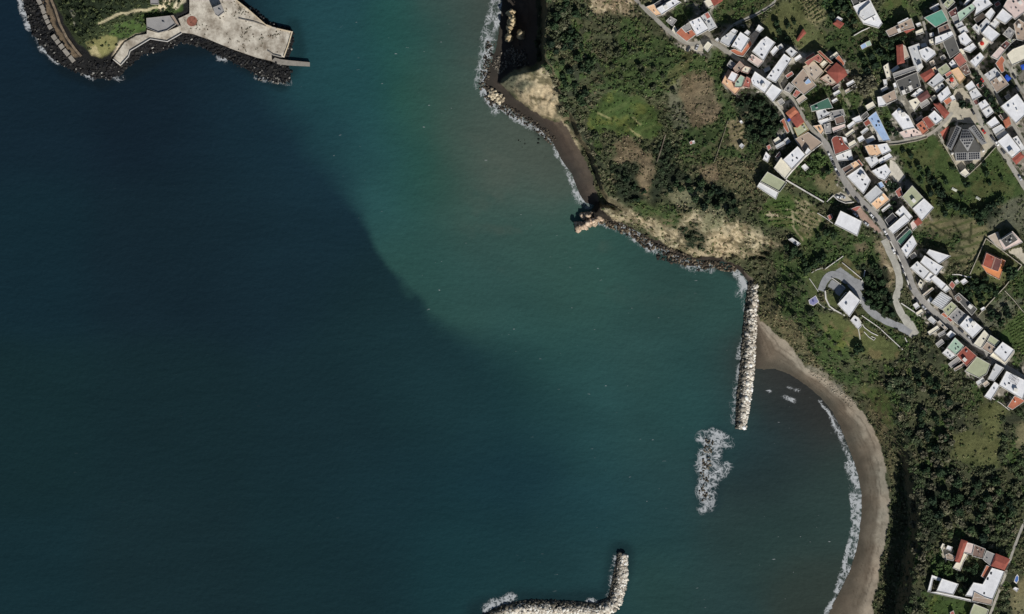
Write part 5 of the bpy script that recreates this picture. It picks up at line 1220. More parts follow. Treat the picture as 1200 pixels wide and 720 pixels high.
H('small red roofed lean-to at the left corner of the lone white square roof', [([(970.5,253),(975,250.6),(977,255),(973,258)],2.6,'rose',dict(parapet=.1,items=0)),([(996,245.5),(1003,242.5),(1008.5,242),(1002,249)],2.4,'rose',dict(parapet=.1,items=0))], cat='lean-to', name='lean_to')

# --- lower right corner
H('farmhouse wing with a long upright red roof, in the lower right corner', [([(1120,656.7),(1126.9,634),(1133,636),(1124.4,659)],6.2,'red',dict(pitch=.8)),([(1133.2,636.7),(1141.7,639),(1138,650.4),(1129,648)],5.0,'pink',dict(items=0)),([(1125.6,658.6),(1129.4,648.6),(1134,650.6),(1129,659),(1125.5,668.5),(1117,665),(1121,659)],3.2,'cream',dict(items=1))])
H('brown and grey terrace wing between the upright red roof and the square red roof', [([(1142.5,639),(1155,644),(1151.7,655),(1140,651.7)],5.2,'brown',dict(items=3)),([(1156,645.6),(1166,650),(1161,663),(1151.9,655.6)],5.6,'grey',dict(items=1))])
H('square red roof at the lane in the lower right corner', [([(1162.5,663),(1167.5,650),(1182.5,656),(1176,668.4)],6.4,'red',dict(pitch=1.1))])
H('white T shaped house with an orange end roof, in the lower right corner', [([(1161.9,666.9),(1176,671),(1163,701.7),(1132.5,698),(1141.7,683),(1151.7,685)],6.8,'white',dict(items=3)),([(1150,676),(1156,664),(1161.7,666),(1156,680.2)],5.4,'orange',dict(parapet=.12,items=0)),([(1142.5,693.2),(1154,699.2),(1163,702.3),(1161.7,708.4),(1140,703.6)],7.2,'tan',dict(items=0))])
H('grey green flat roof cut by the bottom edge of the photo', [([(1138,717),(1141.7,708.3),(1158,715),(1154,726),(1136,724)],5.2,'olive',dict(items=0))])
H('white flat roofed house with a planted white walled patio, left of the farm courtyard', [([(1098,693),(1104,679),(1122.5,685),(1116.7,697)],6.0,'white',dict(items=0)),([(1088,693.6),(1093,675),(1104,679),(1102.6,682),(1094.6,679.6),(1091.8,693)],3.4,'white',dict(items=0)),([(1088,694),(1098,693.6),(1116,697.4),(1143,703.6),(1144,706.6),(1116,700)],3.2,'white2',dict(items=0))])
H('small white garden sheds at the upper left of the farm courtyard', [([(1108.4,644),(1110.5,639.6),(1116,641.6),(1114.2,646.4)],2.8,'white',dict(items=0)),([(1102.6,642),(1105,637.4),(1107.4,638.6),(1104.6,646)],2.6,'cream',dict(items=0)),([(1108,650),(1112,648.4),(1119,652),(1116.6,657),(1109,655)],2.4,'tan',dict(items=1))], cat='shed', name='shed')
H('tiny white pool house beside the blue pool on the right edge', [([(1187,690.4),(1189.6,688.2),(1194,690),(1191.6,694)],2.6,'white',dict(items=0))], cat='hut', name='hut')
H('tiny red roof at the bottom edge in the bright garden', [([(1113.5,718),(1117.5,716),(1119,722),(1114.5,724)],2.8,'rose',dict(parapet=.1,items=0))], cat='hut', name='hut')

# --- islet buildings
H('roofless grey ruin on the islet, on the quay between green bank and rubble shore', [([(171.5,21.5),(199,18.5),(206,29),(196,36),(186,38.6),(172,33)],3.2,'grey',dict(items=1,wall='greywash',win=False,parapet=.9)),([(199.5,18.3),(203.4,18),(211,31),(206.6,29)],2.4,'tan',dict(items=0,wall='greywash',win=False))], cat='ruin', name='ruin', fn=ihz, door=False)
H('small grey roofless building at the top of the islet quay casting a deep shadow', [([(249.5,9),(259,5),(263,14),(256,19.6),(252,17)],6.0,'grey',dict(items=1,wall='greywash',base=3.0))], cat='ruin', name='ruin', fn=ihz, door=False)
H('little grey hut on the green hill of the islet, at the top edge', [([(176,-3),(186,-3),(186,5.4),(176.5,5)],2.6,'grey',dict(items=0,wall='greywash'))], cat='hut', name='hut', fn=ihz, door=False)

# ------------------------------------------------------------------ church
def church():
    zg = ground([(1121,147),(1149,172),(1149,187),(1120,188)])[1]
    root = empty('church', W(1133, 170, zg), 'modern church with a fan shaped roof covered in dark panels and two slanting panelled wings', 'church')
    ox, oy, oz = root.location
    L_ = lambda px, py, z: tuple(np.subtract(W(px, py, z), (ox, oy, oz)))
    M_lead = mat_surface('church_roof_pale', (152,151,149), var=.10); M_dk = mat_surface('church_roof_dark', (84,83,80), var=.12)
    def prism(poly, hs, wall, roofmat):
        ALLFOOT.append(poly); n = len(poly)
        hs = hs if isinstance(hs, (list, tuple)) else [hs] * n
        top = [L_(p[0], p[1], zg + h) for p, h in zip(poly, hs)]
        bot = [(t_[0], t_[1], -1.5) for t_ in top]
        mesh_obj('wall', bot + top, [(i, (i + 1) % n, n + (i + 1) % n, n + i) for i in range(n)], wall_mat(wall), root)
        mesh_obj('roof', [(a, b, c + .02) for a, b, c in top], [tuple(range(n))], roofmat, root)
    cnt = [0]
    def panels(q, nu, nv, hq, gap=.28):
        """grid of panels on the quad q (px corners) with corner heights hq"""
        for i in range(nu):
            for j in range(nv):
                cs = []
                for du, dv in ((0, 0), (1, 0), (1, 1), (0, 1)):
                    u = (i + gap / 2 + du * (1 - gap)) / nu; v = (j + gap / 2 + dv * (1 - gap)) / nv
                    w_ = [(1 - u) * (1 - v), u * (1 - v), u * v, (1 - u) * v]
                    x = sum(a * p[0] for a, p in zip(w_, q)); y = sum(a * p[1] for a, p in zip(w_, q)); h = sum(a * b for a, b in zip(w_, hq))
                    cs.append((x, y, h))
                top = [L_(x, y, zg + h + .16) for x, y, h in cs]; bot = [(a, b, c - .12) for a, b, c in top]
                cx = np.mean(np.array(top), 0)
                v = [tuple(np.subtract(p, cx)) for p in bot + top]
                o = mesh_obj('solar_panel', v, [(4, 5, 6, 7), (0, 1, 5, 4), (1, 2, 6, 5), (2, 3, 7, 6), (3, 0, 4, 7)], M_panel, root, tuple(cx)); cnt[0] += 1
    # wings
    lw = [(1121,147),(1127,150),(1115,176.7),(1109.5,171.7)]; prism(lw, [5.5, 7, 7, 5.5], 'whitewash', M_lead)
    panels([(1121,148.5),(1125,150.3),(1114,174),(1110.6,171.5)], 2, 11, [5.6, 6.6, 6.6, 5.6])
    rw = [(1135,150.5),(1141.7,146.7),(1156.7,168),(1151,170)]; prism(rw, [7, 5.5, 5.5, 7], 'whitewash', M_lead)
    panels([(1138.4,149.5),(1141.4,147.8),(1154.8,166.5),(1151.8,168.4)], 2, 9, [6.2, 5.6, 5.6, 6.3])
    # nave
    hA = 9.0
    prism([(1127.8,152),(1135.4,151.7),(1141.7,162),(1124.5,163)], [6.5, 6.5, hA, hA], 'whitewash', M_lead)
    panels([(1127.8,152.6),(1135,152.4),(1140,161.6),(1125.6,162.2)], 5, 3, [6.6, 6.6, 8.8, 8.8])
    prism([(1124.6,163.3),(1141.6,162.3),(1134.2,178)], [hA, hA, 7.6], 'whitewash', M_lead)
    for r_, (n_, y0, y1) in enumerate(((5, 163.6, 166.4), (4, 167, 169.8), (2, 170.4, 173.4))):
        x0 = 1125.6 + (y0 - 163) * .62 + r_ * .8; x1 = 1141 - (y0 - 163) * .5 - r_ * .8
        panels([(x0, y0), (x1, y0 - .5), (x1 - .9, y1 - .5), (x0 + .9, y1)], n_, 1, [hA - r_ * .25, hA - r_ * .25, hA - .3 - r_ * .25, hA - .3 - r_ * .25])
    prism([(1124.3,163.2),(1133.9,178.2),(1118.4,178.7),(1118,174.5)], [8.6, 7.4, 5.6, 5.6], 'whitewash', M_dk)
    prism([(1142,162.4),(1149,172),(1149.2,178),(1134.5,178.2)], [8.6, 5.6, 5.6, 7.4], 'whitewash', M_dk)
    prism([(1118.8,179),(1133.8,178.6),(1133.8,188.2),(1120.5,188.5)], [5.6, 7.2, 6.4, 5], 'whitewash', M_lead)
    panels([(1120.6,180),(1132.8,179.4),(1132.8,187.4),(1121.6,187.8)], 5, 3, [5.8, 7.1, 6.4, 5.2])
    prism([(1134.2,178.6),(1149,178.4),(1149.2,187.2),(1134.2,188.2)], [7.2, 5.6, 5, 6.4], 'whitewash', M_lead)
    panels([(1135.2,179.4),(1147.8,179),(1148.2,186.4),(1135.2,187.4)], 5, 3, [7.1, 5.8, 5.2, 6.4])
    # small domed turrets either side
    for x, y in ((1115.6, 180), (1152, 177)):
        b = MB(); p = L_(x, y, zg + 1); b.cyl((p[0], p[1], -1), (p[0], p[1], 4.4), 1.1, 1.0, 10); b.cyl((p[0], p[1], 4.4), (p[0], p[1], 5.4), 1.05, .2, 10)
        b.build('turret', wall_mat('whitewash'), root)
    p = L_(1133.8, 153.5, zg); b = MB(); b.box(p[0], p[1], 8.6, .25, .25, 4); b.box(p[0], p[1], 9.6, 1.5, .24, .26); b.build('cross', M_metal, root)
    p = L_(1131, 151, zg); inst('door', P_DOOR, root, (p[0], p[1], 0))
church()

# ------------------------------------------------------------------ walls and fences
def wall(label, line, h=1.3, th=.45, mat=None, cat='wall', name='garden_wall', fn=None, z0=None):
    fn = fn or hz
    pl = np.array(resample(line, 2.5)); tg = np.gradient(pl, axis=0); tg /= np.linalg.norm(tg, axis=1)[:, None] + 1e-9
    V = []; F = []; k = len(pl)
    for i in range(k):
        nx, ny = -tg[i, 1], tg[i, 0]; o = th / 2 / S
        g = float(fn(pl[i, 0], pl[i, 1])) if z0 is None else z0
        for sg in (-1, 1):
            a = W(pl[i, 0] + nx * o * sg, pl[i, 1] + ny * o * sg, g + h)
            V += [(a[0], a[1], g - .8), a]
    for i in range(k - 1):
        b = i * 4; F += [(b, b + 1, b + 5, b + 4), (b + 3, b + 2, b + 6, b + 7), (b + 1, b + 3, b + 7, b + 5)]
    F += [(0, 2, 3, 1), (4 * k - 4, 4 * k - 3, 4 * k - 1, 4 * k - 2)]
    o = mesh_obj(name, V, F, mat or M_stone); return tag(o, label, cat)
Wh = wall_mat('whitewash')
wall('long curved white wall sweeping from the driveway bend round the modern house', [(967,341),(967.5,350),(972,359),(979,364),(990,370)], 1.2, .8, Wh)
wall('straight white wall at the upper end of the driveway, above the car park lawn', [(988,300.5),(967,315.5)], 1.2, .5, Wh)
wall('white wall across the lawn from the driveway bend towards the wooded hollow', [(987,308),(998,317),(1009.7,326.7)], 1.2, .5, Wh)
wall('short upright white wall beside the wooded hollow, at the end of the lawn', [(1013.6,317),(1012.5,324),(1009.7,330.6)], 1.4, .7, Wh)
wall('white wall along the left edge of the driveway lawn', [(948.5,326.7),(953,333),(959,342)], 1.0, .4, Wh)
wall('short white wall in the lawn, nearest the left end of the driveway bend', [(951,320),(958,316),(966,314)], 1.0, .35, Wh)
wall('white wall between the driveway and its car park', [(974.7,325.7),(982,331),(990.4,337.4)], 1.0, .5, Wh)
wall('long thin white wall running down the slope right of the modern house', [(1010,370),(1030,384),(1045,398),(1058,410)], 1.0, .5, Wh)
wall('shorter curved white wall on the lawn below the modern house', [(1006,373),(1013,384),(1021,390),(1029,393.7)], 1.0, .5, Wh)
wall('hooked white wall on the lawn, lowest below the modern house', [(1012.5,389),(1018,395),(1024,399),(1026,396.5),(1021,394.5)], 1.0, .45, Wh)
wall('stone wall along the left side of the villa garden', [(1155.5,279.5),(1146,301),(1136.7,321.7)], 1.8, .5)
wall('stone wall along the upper right side of the villa garden', [(1156,280),(1176,295),(1197.5,311)], 1.8, .5)
wall('straight pale wall from the villa garden corner down past the grey plot', [(1197.5,311),(1178,336),(1160,355),(1146.7,370)], 1.6, .5)
wall('pale wall between the grey plot and the vineyard', [(1177.5,341),(1188,352),(1197,363),(1206,372)], 1.2, .4)
wall('low white wall curving along the edge of the orchard path', [(1116,322),(1124,322),(1133,324.5),(1138,325)], 1.2, .6, Wh)
wall('white wall of the footpath above the striped fields', [(921,211),(944,224.5),(965.5,237)], 1.4, .9, Wh)
wall('pale wall from the main road to the end of the footpath above the striped fields', [(969,236.5),(977,229)], 1.4, .5, Wh)
wall('white terrace wall below the taupe terrace at the road junction', [(963.4,167.8),(944,183.8),(929,200),(921,209.5)], 1.6, .8, Wh)
wall('white kerb wall between the main road and the pale hairpin road', [(1043.5,283),(1051,297),(1058,313),(1064,331),(1066,338)], 1.0, .7, Wh)
wall('white wall across the triangle inside the hairpin road', [(1056,355.5),(1068,363.5),(1079.5,371)], 1.2, .7, Wh)
wall('white wall at the lower end of the hairpin road', [(1060.5,396),(1063,401)], 1.1, .5, Wh)
wall('pale field wall along the left side of the church grounds', [(1099,157),(1108,173),(1118,190),(1125,203)], 1.8, .5)
wall('pale wall along the right side of the church grounds', [(1136.5,204),(1148,193),(1158,182.5),(1167,172.5)], 1.8, .5)
wall('stone wall along the upper edge of the meadow by the cross lane', [(1042,170.2),(1053,169.4),(1064,167.3),(1076,165),(1087,161.5)], 1.2, .4)
wall('pale wall between the sandy brown terrace and the olive plot', [(1178,60),(1185,51),(1193,40)], 1.8, .4, Wh)
wall('low pale wall behind the striped fields, beside the lone white roof', [(958,250),(968,256),(976,262)], 1.0, .4, Wh)
wall('white garden wall below the large white house at the top', [(1000.5,42),(1010,36.5),(1019,32.5)], 1.3, .6, Wh)
wall('pale wall on the olive field, along the footpath near the top', [(858,31.5),(877,23.5),(895,14),(908,5.5)], .8, .3)
wall('dark stone wall at the edge of the brown field on the headland', [(780,158),(775,175),(770,190)], 1.6, .8, mat_surface('old_stone', (112,104,88), var=.2, scale=1.0))
wall('pale boundary wall in the allotments on the headland', [(853,142),(848,158),(842,176),(837,190)], 1.0, .35, mat_surface('old_stone_pale', (140,134,112), var=.2, scale=1.0))
wall('white garden wall reaching right from the narrow white tail roof', [(1163,467),(1173,473),(1183,481)], 1.0, .4, Wh)
wall('curving pale parapet wall of the layby on the main road', [(976,229),(982,235),(991,238.4),(1001,237)], 1.0, .5, Wh)

# lavender tiled lookout below the driveway
pv = [(947.5,352),(956,346.3),(960,354),(953,358.8),(948.5,356.8)]
zz = ground(pv)[1] + 1.0
root = empty('lookout_terrace', W(953, 353, zz), 'five sided lavender blue terrace at the left end of the lawn below the driveway', 'terrace')
L_ = lambda p, z: tuple(np.subtract(W(p[0], p[1], z), root.location))
n = 5; mesh_obj('base', [L_(p, zz - 2.5) for p in pv] + [L_(p, zz) for p in pv], [(i, (i + 1) % n, n + (i + 1) % n, n + i) for i in range(n)] + [tuple(range(n, 2 * n))], wall_mat('whitewash'), root)
q = [(953.3 + (x - 953.3) * .86, 353.6 + (y - 353.6) * .86) for x, y in pv]
mesh_obj('paving', [L_(p, zz + .02) for p in q], [tuple(range(n))], mat_surface('lavender_tiles', (150,150,190), var=.2, scale=2.5), root)
b = MB(); b.cyl((0, 0, .02), (0, 0, .5), .8, .7, 12); b.build('plinth', mat_surface('blue_glaze', (96,100,150)), root)
ALLFOOT.append(pv)

# ------------------------------------------------------------------ islet quay, jetty, sea wall
M_quay = mat_surface('weathered_concrete', (214,206,190), rough=.95, var=.16, scale=.16, stain=(128,116,100), fine=.9)
M_conc = mat_surface('grey_concrete', (152,146,136), rough=.95, var=.14, scale=.5)
def slab(name, label, cat, poly, z0, z1, mat, kind=None, group=None):
    n = len(poly); c = np.mean(np.array(poly), 0); o0 = W(c[0], c[1], z0)
    w = ccw([W(x, y, z1)[:2] for x, y in poly])
    v = [(p[0] - o0[0], p[1] - o0[1], 0) for p in w] + [(p[0] - o0[0], p[1] - o0[1], z1 - z0) for p in w]
    o = mesh_obj(name, v, [(i, (i + 1) % n, n + (i + 1) % n, n + i) for i in range(n)] + [tuple(range(n, 2 * n))], mat, None, o0)
    return tag(o, label, cat, group, kind)
slab('quay', 'broad pale stained concrete quay of the islet, ending in a blunt square head', 'quay', QUAY, -3, 3.0, M_quay)
slab('jetty', 'narrow pale concrete jetty sticking out from the corner of the islet quay', 'jetty', [(322,67.6),(328,69.5),(336,70.6),(350,72),(363,73.2),(363,78),(350,77.4),(336,76.6),(326,75.5),(318,71.8)], -3, 2.4, M_conc)
slab('paved_circle', 'round terracotta paved circle on the islet quay beside the ruin', 'paving', [(225 + 6.2 * math.cos(k * math.pi / 8), 25 + 6.2 * math.sin(k * math.pi / 8)) for k in range(16)], 2.6, 3.05, mat_surface('terracotta_paving', (166,108,90), var=.25))
wall('pale parapet wall stepping along the seaward edge of the islet walkway', [(132.5,69.5),(141.5,76.5),(150.5,66.5),(152.5,60),(176,45.8),(196,49),(213,39.2)], .9, .5, Wh, z0=3.0)
wall('pale parapet wall along the upper right edge of the islet quay', [(276.5,0),(290,10.5),(311,29),(318,31.5)], 1.8, .6, wall_mat('creamwash'), z0=3.0)
wall('low kerb wall at the square head of the islet quay', [(324,33.6),(342,37.6),(337.4,54),(332.6,66.5)], .7, .7, wall_mat('creamwash'), z0=3.0)
wall('dark stained inner wall dividing the quay from its weedy edge', [(280,22),(298,26),(312,31)], .8, .6, M_conc, z0=3.0)
wall('curved kerb at the root of the islet jetty', [(314,60),(320,64.5),(330,67)], .9, .7, M_conc, z0=3.0)
for k, (x, y, a, sx_, sy_) in enumerate([(46,2,60,4.2,3.0),(49.5,9,62,3.6,3),(51,14,62,3.2,3),(53.2,20,63,3.2,3),(55.6,25.6,62,3,3),(58.5,31.6,60,3.2,3),(63.5,44,54,4,3.2),(67.5,49.2,54,3,3.2),(72,54.6,54,3.4,3.4),(77.5,61.5,52,5.4,3),(84,69.2,52,5.0,3)]):
    z = float(ihz(x, y)) + .9; b = MB(); b.box(0, 0, 0, sx_, sy_, 1.8, 0, .97)
    o = b.build('concrete_block', M_conc); o.location = W(x, y, z); o.rotation_euler = (0, 0, -math.radians(a))
    tag(o, 'square grey concrete block in the sea wall line on the left side of the islet', 'block', 'concrete blocks of the islet sea wall')
wall('old brown masonry wall inside the concrete blocks on the left side of the islet', [(60,0),(65,12),(70,28),(78,44),(88,58),(95,66)], 1.6, 1.6, mat_surface('old_masonry', (126,112,94), var=.2, scale=.8), fn=ihz)
rs = random.Random(5)
gr = [lincol((70,76,44)), lincol((58,54,44))]

# ------------------------------------------------------------------ small things
def pool(label, pts, z_off=.05):
    zz = ground(pts)[1]; root = empty('swimming_pool', W(*np.mean(np.array(pts), 0), zz), label, 'pool')
    L_ = lambda p, z: tuple(np.subtract(W(p[0], p[1], z), root.location)); n = len(pts)
    big = [(np.mean([p[0] for p in pts]) + (x - np.mean([p[0] for p in pts])) * 1.35, np.mean([p[1] for p in pts]) + (y - np.mean([p[1] for p in pts])) * 1.35) for x, y in pts]
    mesh_obj('pool_edge', [L_(p, zz - .5) for p in big] + [L_(p, zz + .35) for p in big] + [L_(p, zz + .35) for p in pts] + [L_(p, zz) for p in pts], sum([[(k * n + i, k * n + (i + 1) % n, (k + 1) * n + (i + 1) % n, (k + 1) * n + i) for i in range(n)] for k in range(3)], []), wall_mat('whitewash'), root)
    mesh_obj('pool_water', [L_(p, zz + .22) for p in pts], [tuple(range(n))], mat_surface('pool_water', (86,120,186), rough=.1, var=.08, spec=.5), root)
pool('small bright blue pool at the right edge near the lower right farm', [(1189,681),(1190.5,676.5),(1192,674.5),(1193.4,676.5),(1193.2,680),(1191.4,683)])
ALLFOOT.append([(1186,690),(1186,672),(1196,670),(1196,688)])

def tarp(label, px, py, sx_, sy_, a, h, mat, name='tarpaulin', cat='tarpaulin'):
    z = float(hz(px, py)); b = MB(); b.box(0, 0, h / 2, sx_, sy_, h, 0, .82); b.box(0, 0, h + .12, sx_ * .55, sy_ * .6, .24, 0, .7)
    o = b.build(name, mat); o.location = W(px, py, z); o.rotation_euler = (0, 0, math.radians(a)); return tag(o, label, cat)
tarp('square bright blue tarpaulin over a stack beside the lane, below the orange roofed shed', 1180.4, 91.6, 4.6, 3.6, -40, 2.6, M_tarp_b)
tarp('deep blue tarpaulin at the right edge beside the large cream white roof', 1199.5, 78.5, 4.0, 3.6, 20, 1.8, M_tarp_b)
M_sheet = mat_surface('pale_sheet', (196,198,184), var=.1)
tarp('long pale sheet covered heap lying in the meadow, nearest the trees', 1118.2, 222.3, 4.2, 1.9, -28, .8, M_sheet, 'covered_heap', 'heap')
tarp('long pale sheet covered heap in the meadow, further right than the other one', 1146.2, 232.6, 3.8, 1.8, -32, .8, M_sheet, 'covered_heap', 'heap')
tarp('small blue sheet over the orange tiled roofs by the lane', 924.2, 141.0, 1.8, 2.4, -40, 6.0, M_tarp_b)
def parasol(label, px, py, mat, h=2.5, zoff=0.0):
    z = float(hz(px, py)) + zoff; root = empty('parasol', W(px, py, z), label, 'parasol')
    b = MB(); b.cyl((0, 0, 0), (0, 0, h), .04, .04, 6); b.build('pole', M_metal, root)
    b = MB(); b.cyl((0, 0, h - .5), (0, 0, h + .1), 1.6, .05, 8); b.build('canopy', mat, root)
M_redc = mat_surface('red_canvas', (190,52,40), var=.08)
parasol('red parasol on the cream court below the broad plain white roof', 1150.6, 51.2, M_redc, 2.5, 3.5)
parasol('red parasol on the beige terrace left of the light orange roof', 1115.3, 93.6, M_redc, 2.5, 4.7)

# ------------------------------------------------------------------ vehicles
def car_mesh():
    out = {}
    prof = [(-2.0,.35),(-2.02,.75),(-1.75,.88),(1.0,.90),(1.95,.74),(2.02,.35)]
    def ext(pr, w0, w1):
        b = MB(); n = len(pr); v = [(x, -(w0 if z < .6 else w1), z) for x, z in pr] + [(x, (w0 if z < .6 else w1), z) for x, z in pr]
        b.add(v, [tuple(range(n)), tuple(range(n, 2 * n))[::-1]] + [(i, n + i, n + (i + 1) % n, (i + 1) % n) for i in range(n)]); return b
    out['body'] = ext(prof, .86, .84)
    g = MB(); a = [(-1.75,.88),(1.0,.90)]
    v = [(-1.7,-.78,.89),(1.05,-.78,.90),(1.05,.78,.90),(-1.7,.78,.89),(-1.25,-.62,1.40),(.25,-.62,1.40),(.25,.62,1.40),(-1.25,.62,1.40)]
    g.add(v, [(0,1,5,4),(1,2,6,5),(2,3,7,6),(3,0,4,7),(4,5,6,7)]); out['glass'] = g
    r = MB(); r.box(-.5,0,1.42,1.5,1.2,.06); out['roof'] = r
    w = MB(); w.cyl((0,-.1,0),(0,.1,0),.32,.32,12); w.cyl((0,-.12,0),(0,.12,0),.18,.18,8); out['wheel'] = w
    return out
CM = car_mesh(); ME_GLASS = CM['glass'].mesh('windows', M_glass); ME_WHEEL = CM['wheel'].mesh('wheel', M_black); ME_LAMP = proto(lambda b: b.box(0,0,0,.12,.34,.14), 'headlight', M_plaster)
CARM = {}
def car(px, py, dx, dy, colr, label, zoff=.1, big=1.0):
    if colr not in CARM:
        rgb = dict(white=(232,232,232), black=(40,41,44), dark=(62,64,70), red=(176,44,38), silver=(176,178,182), blue=(60,80,120))[colr]
        m = mat_surface('car_paint_' + colr, rgb, rough=.3, var=.03, spec=.5); CARM[colr] = (CM['body'].mesh('body', m), CM['roof'].mesh('roof', m))
    z = float(hz(px, py)) + zoff
    rz = math.atan2(-dy, dx); root = empty('parked_car', W(px, py, z), label, 'car', None, rz); root.scale = (big, big, big)
    bo = inst('body', CARM[colr][0], root); inst('windows', ME_GLASS, root); inst('roof', CARM[colr][1], root)
    for x in (-1.28, 1.3):
        for y in (-.8, .8): inst('wheel', ME_WHEEL, root, (x, y, .32))
    for y in (-.6, .6): inst('headlight', ME_LAMP, root, (1.98, y, .66))
car(806.7,57.6,.5,-.9,'dark','dark car on the small square, nearer the green slope edge')
car(816.7,56.0,.4,-.9,'silver','silver car on the small square, close to the small white hut')
car(972,181.8,.5,.9,'white','white car parked at the left of the main road, first below the junction terrace')
car(974.2,185.6,.45,.9,'silver','silver car parked on the main road left side, right behind the first white car')
car(976.4,190.8,.45,.9,'black','black car parked on the main road left side opposite the rounded red roof terrace')
car(980,199.2,.5,.87,'white','white car parked left of the main road opposite the brown and peach roofs')
car(982.2,203.6,.5,.87,'dark','dark car parked left of the main road, last before the layby gap')
car(993.2,225.2,.55,.83,'dark','dark car on the main road next to the layby')
car(982.6,231.4,1,.1,'white','white car standing in the layby beside the main road, nearer the wall')
car(987.6,231.0,1,.4,'silver','silver car standing in the layby, nearer the main road')
car(1004.6,234.6,.65,.76,'dark','dark car on the main road just past the layby, beside the courtyard corner')
car(1014.6,245.2,.68,.73,'black','black car on the main road opposite the wooden peach terrace')
car(1021.8,253.2,.68,.73,'white','white car on the main road touching a black one, near the charcoal roof')
car(1025.8,257.2,.66,.75,'black','black car on the main road just behind a white one, near the charcoal roof')
car(1002.8,251.8,.8,.6,'white','white car in the pinkish courtyard beside the lone white square roof')
car(1015.2,262.4,.8,.6,'silver','silver car at the lower end of the pinkish courtyard')
car(1037.6,272.6,.55,.83,'white','white car on the main road in front of the white strip wing')
car(1040.6,278.2,.5,.87,'dark','dark car on the main road right behind the white one by the strip wing')
car(1047.4,294.5,.45,.9,'white','white car where the pale hairpin road leaves the main road')
car(1051.2,297.4,.45,.9,'black','black car parked beside the kerb wall, first below the hairpin fork')
car(1055.6,310.0,.4,.92,'black','black car parked beside the kerb wall, second below the hairpin fork')
car(1058.4,317.4,.38,.93,'dark','dark car parked beside the kerb wall, third below the hairpin fork')
car(1062.4,326.4,.35,.94,'black','black car parked beside the kerb wall opposite the triangular roofed house')
car(1066.4,336.8,.4,.92,'dark','dark car at the lower end of the white kerb wall')
car(1074.4,352.4,.6,.8,'black','black car on the outside of the road bend above the gully')
car(1082.6,360.4,.7,.7,'silver','silver car on the road bend, left of the white ribbed roof')
car(1088.2,366.4,.7,.7,'dark','dark car on the main road below the white ribbed roof')
car(1097.2,373.6,.75,.65,'black','black car on the main road opposite the orange awnings')
car(1102.6,378.0,.75,.65,'silver','silver car on the main road, between two dark cars opposite the red awning')
car(1108.4,382.6,.78,.62,'black','black car on the main road just above the small roadside white roof')
car(1126.4,387.6,.78,.62,'dark','dark car in front of the white roof below the weathered grey one')
car(1136.4,396.2,.78,.62,'silver','silver car on the main road just above the cream, brown and olive roof')
car(1005.6,350.8,.6,.8,'white','white car parked on the grey driveway close to the modern white house')
car(1152.6,154.2,.6,.8,'red','bright red car on the church lane beside the right wing of the church')
car(1163.0,161.8,.6,.8,'dark','dark car on the church lane next to the narrow white roofs')
car(1168.2,168.2,.6,.8,'white','white car on the church lane, right of the church wall corner')
car(1175.6,177.6,.6,.8,'dark','dark car on the church lane beside the long white roof with the red end')
car(1150.4,93.6,.62,.78,'red','red car on the long lane beside the grey brown half pale roof')
car(1188.6,89.6,.55,.83,'black','black car on the right hand lane opposite the blue tarpaulin')
car(1192.4,104.0,.5,.87,'dark','dark car on the right hand lane just above the largest white roof')
car(1140.2,131.6,.5,.87,'black','black car at the right side of the square before the church')
car(1195.4,208.6,.5,.87,'silver','silver car at the right edge where the church lane leaves the photo')
car(1145.6,158.2,.6,.8,'white','white car between the church wing and the church lane') if False else None

# ribs of the ribbed roof
def roof_ribs(root, q, h, n_):
    z = ground(q)[1] + h; b = MB()
    for k in range(n_):
        t_ = (k + .5) / n_
        a = [q[0][i] * (1 - t_) + q[1][i] * t_ for i in (0, 1)]; c = [q[3][i] * (1 - t_) + q[2][i] * t_ for i in (0, 1)]
        A = np.array(W(a[0], a[1], z)); B = np.array(W(c[0], c[1], z)); m_ = (A + B) / 2 - np.array(root.location); e_ = B - A
        b.box(m_[0], m_[1], m_[2], np.linalg.norm(e_) * .94, .22, .5, math.atan2(e_[1], e_[0]))
    b.build('roof_ribs', roof_mat('white'), root)
ribbed = [o for o in C.objects if o.get('label', '').startswith('white ribbed roof')][0]
roof_ribs(ribbed, [(1091.7,355),(1103,342.5),(1115,350),(1104,362.5)], 6.8 * 1.14 + .3, 7)

# pergola frame on the large white roof
def roof_frame(label, px, py, sx_, sy_, a, z):
    root = empty('pergola', W(px, py, z), label, 'pergola', None, math.radians(a))
    b = MB()
    for x in (-1, 1):
        for y in (-1, 1): b.box(x * sx_ / 2, y * sy_ / 2, 1.1, .14, .14, 2.2)
    b.build('post', M_wood, root)
    b = MB()
    for k in range(6): b.box(-sx_ / 2 + k * sx_ / 5, 0, 2.28, .16, sy_ + .4, .14)
    for y in (-1, 1): b.box(0, y * sy_ / 2, 2.18, sx_ + .3, .16, .12)
    b.build('slats', M_wood, root)
roof_frame('dark slatted pergola standing on the large white roof at the right edge', 1189, 446.5, 4.6, 3.6, -30, float(ground([(1171.7,451.7),(1180,436),(1204,448),(1198,467.5)])[1]) + 8.3)
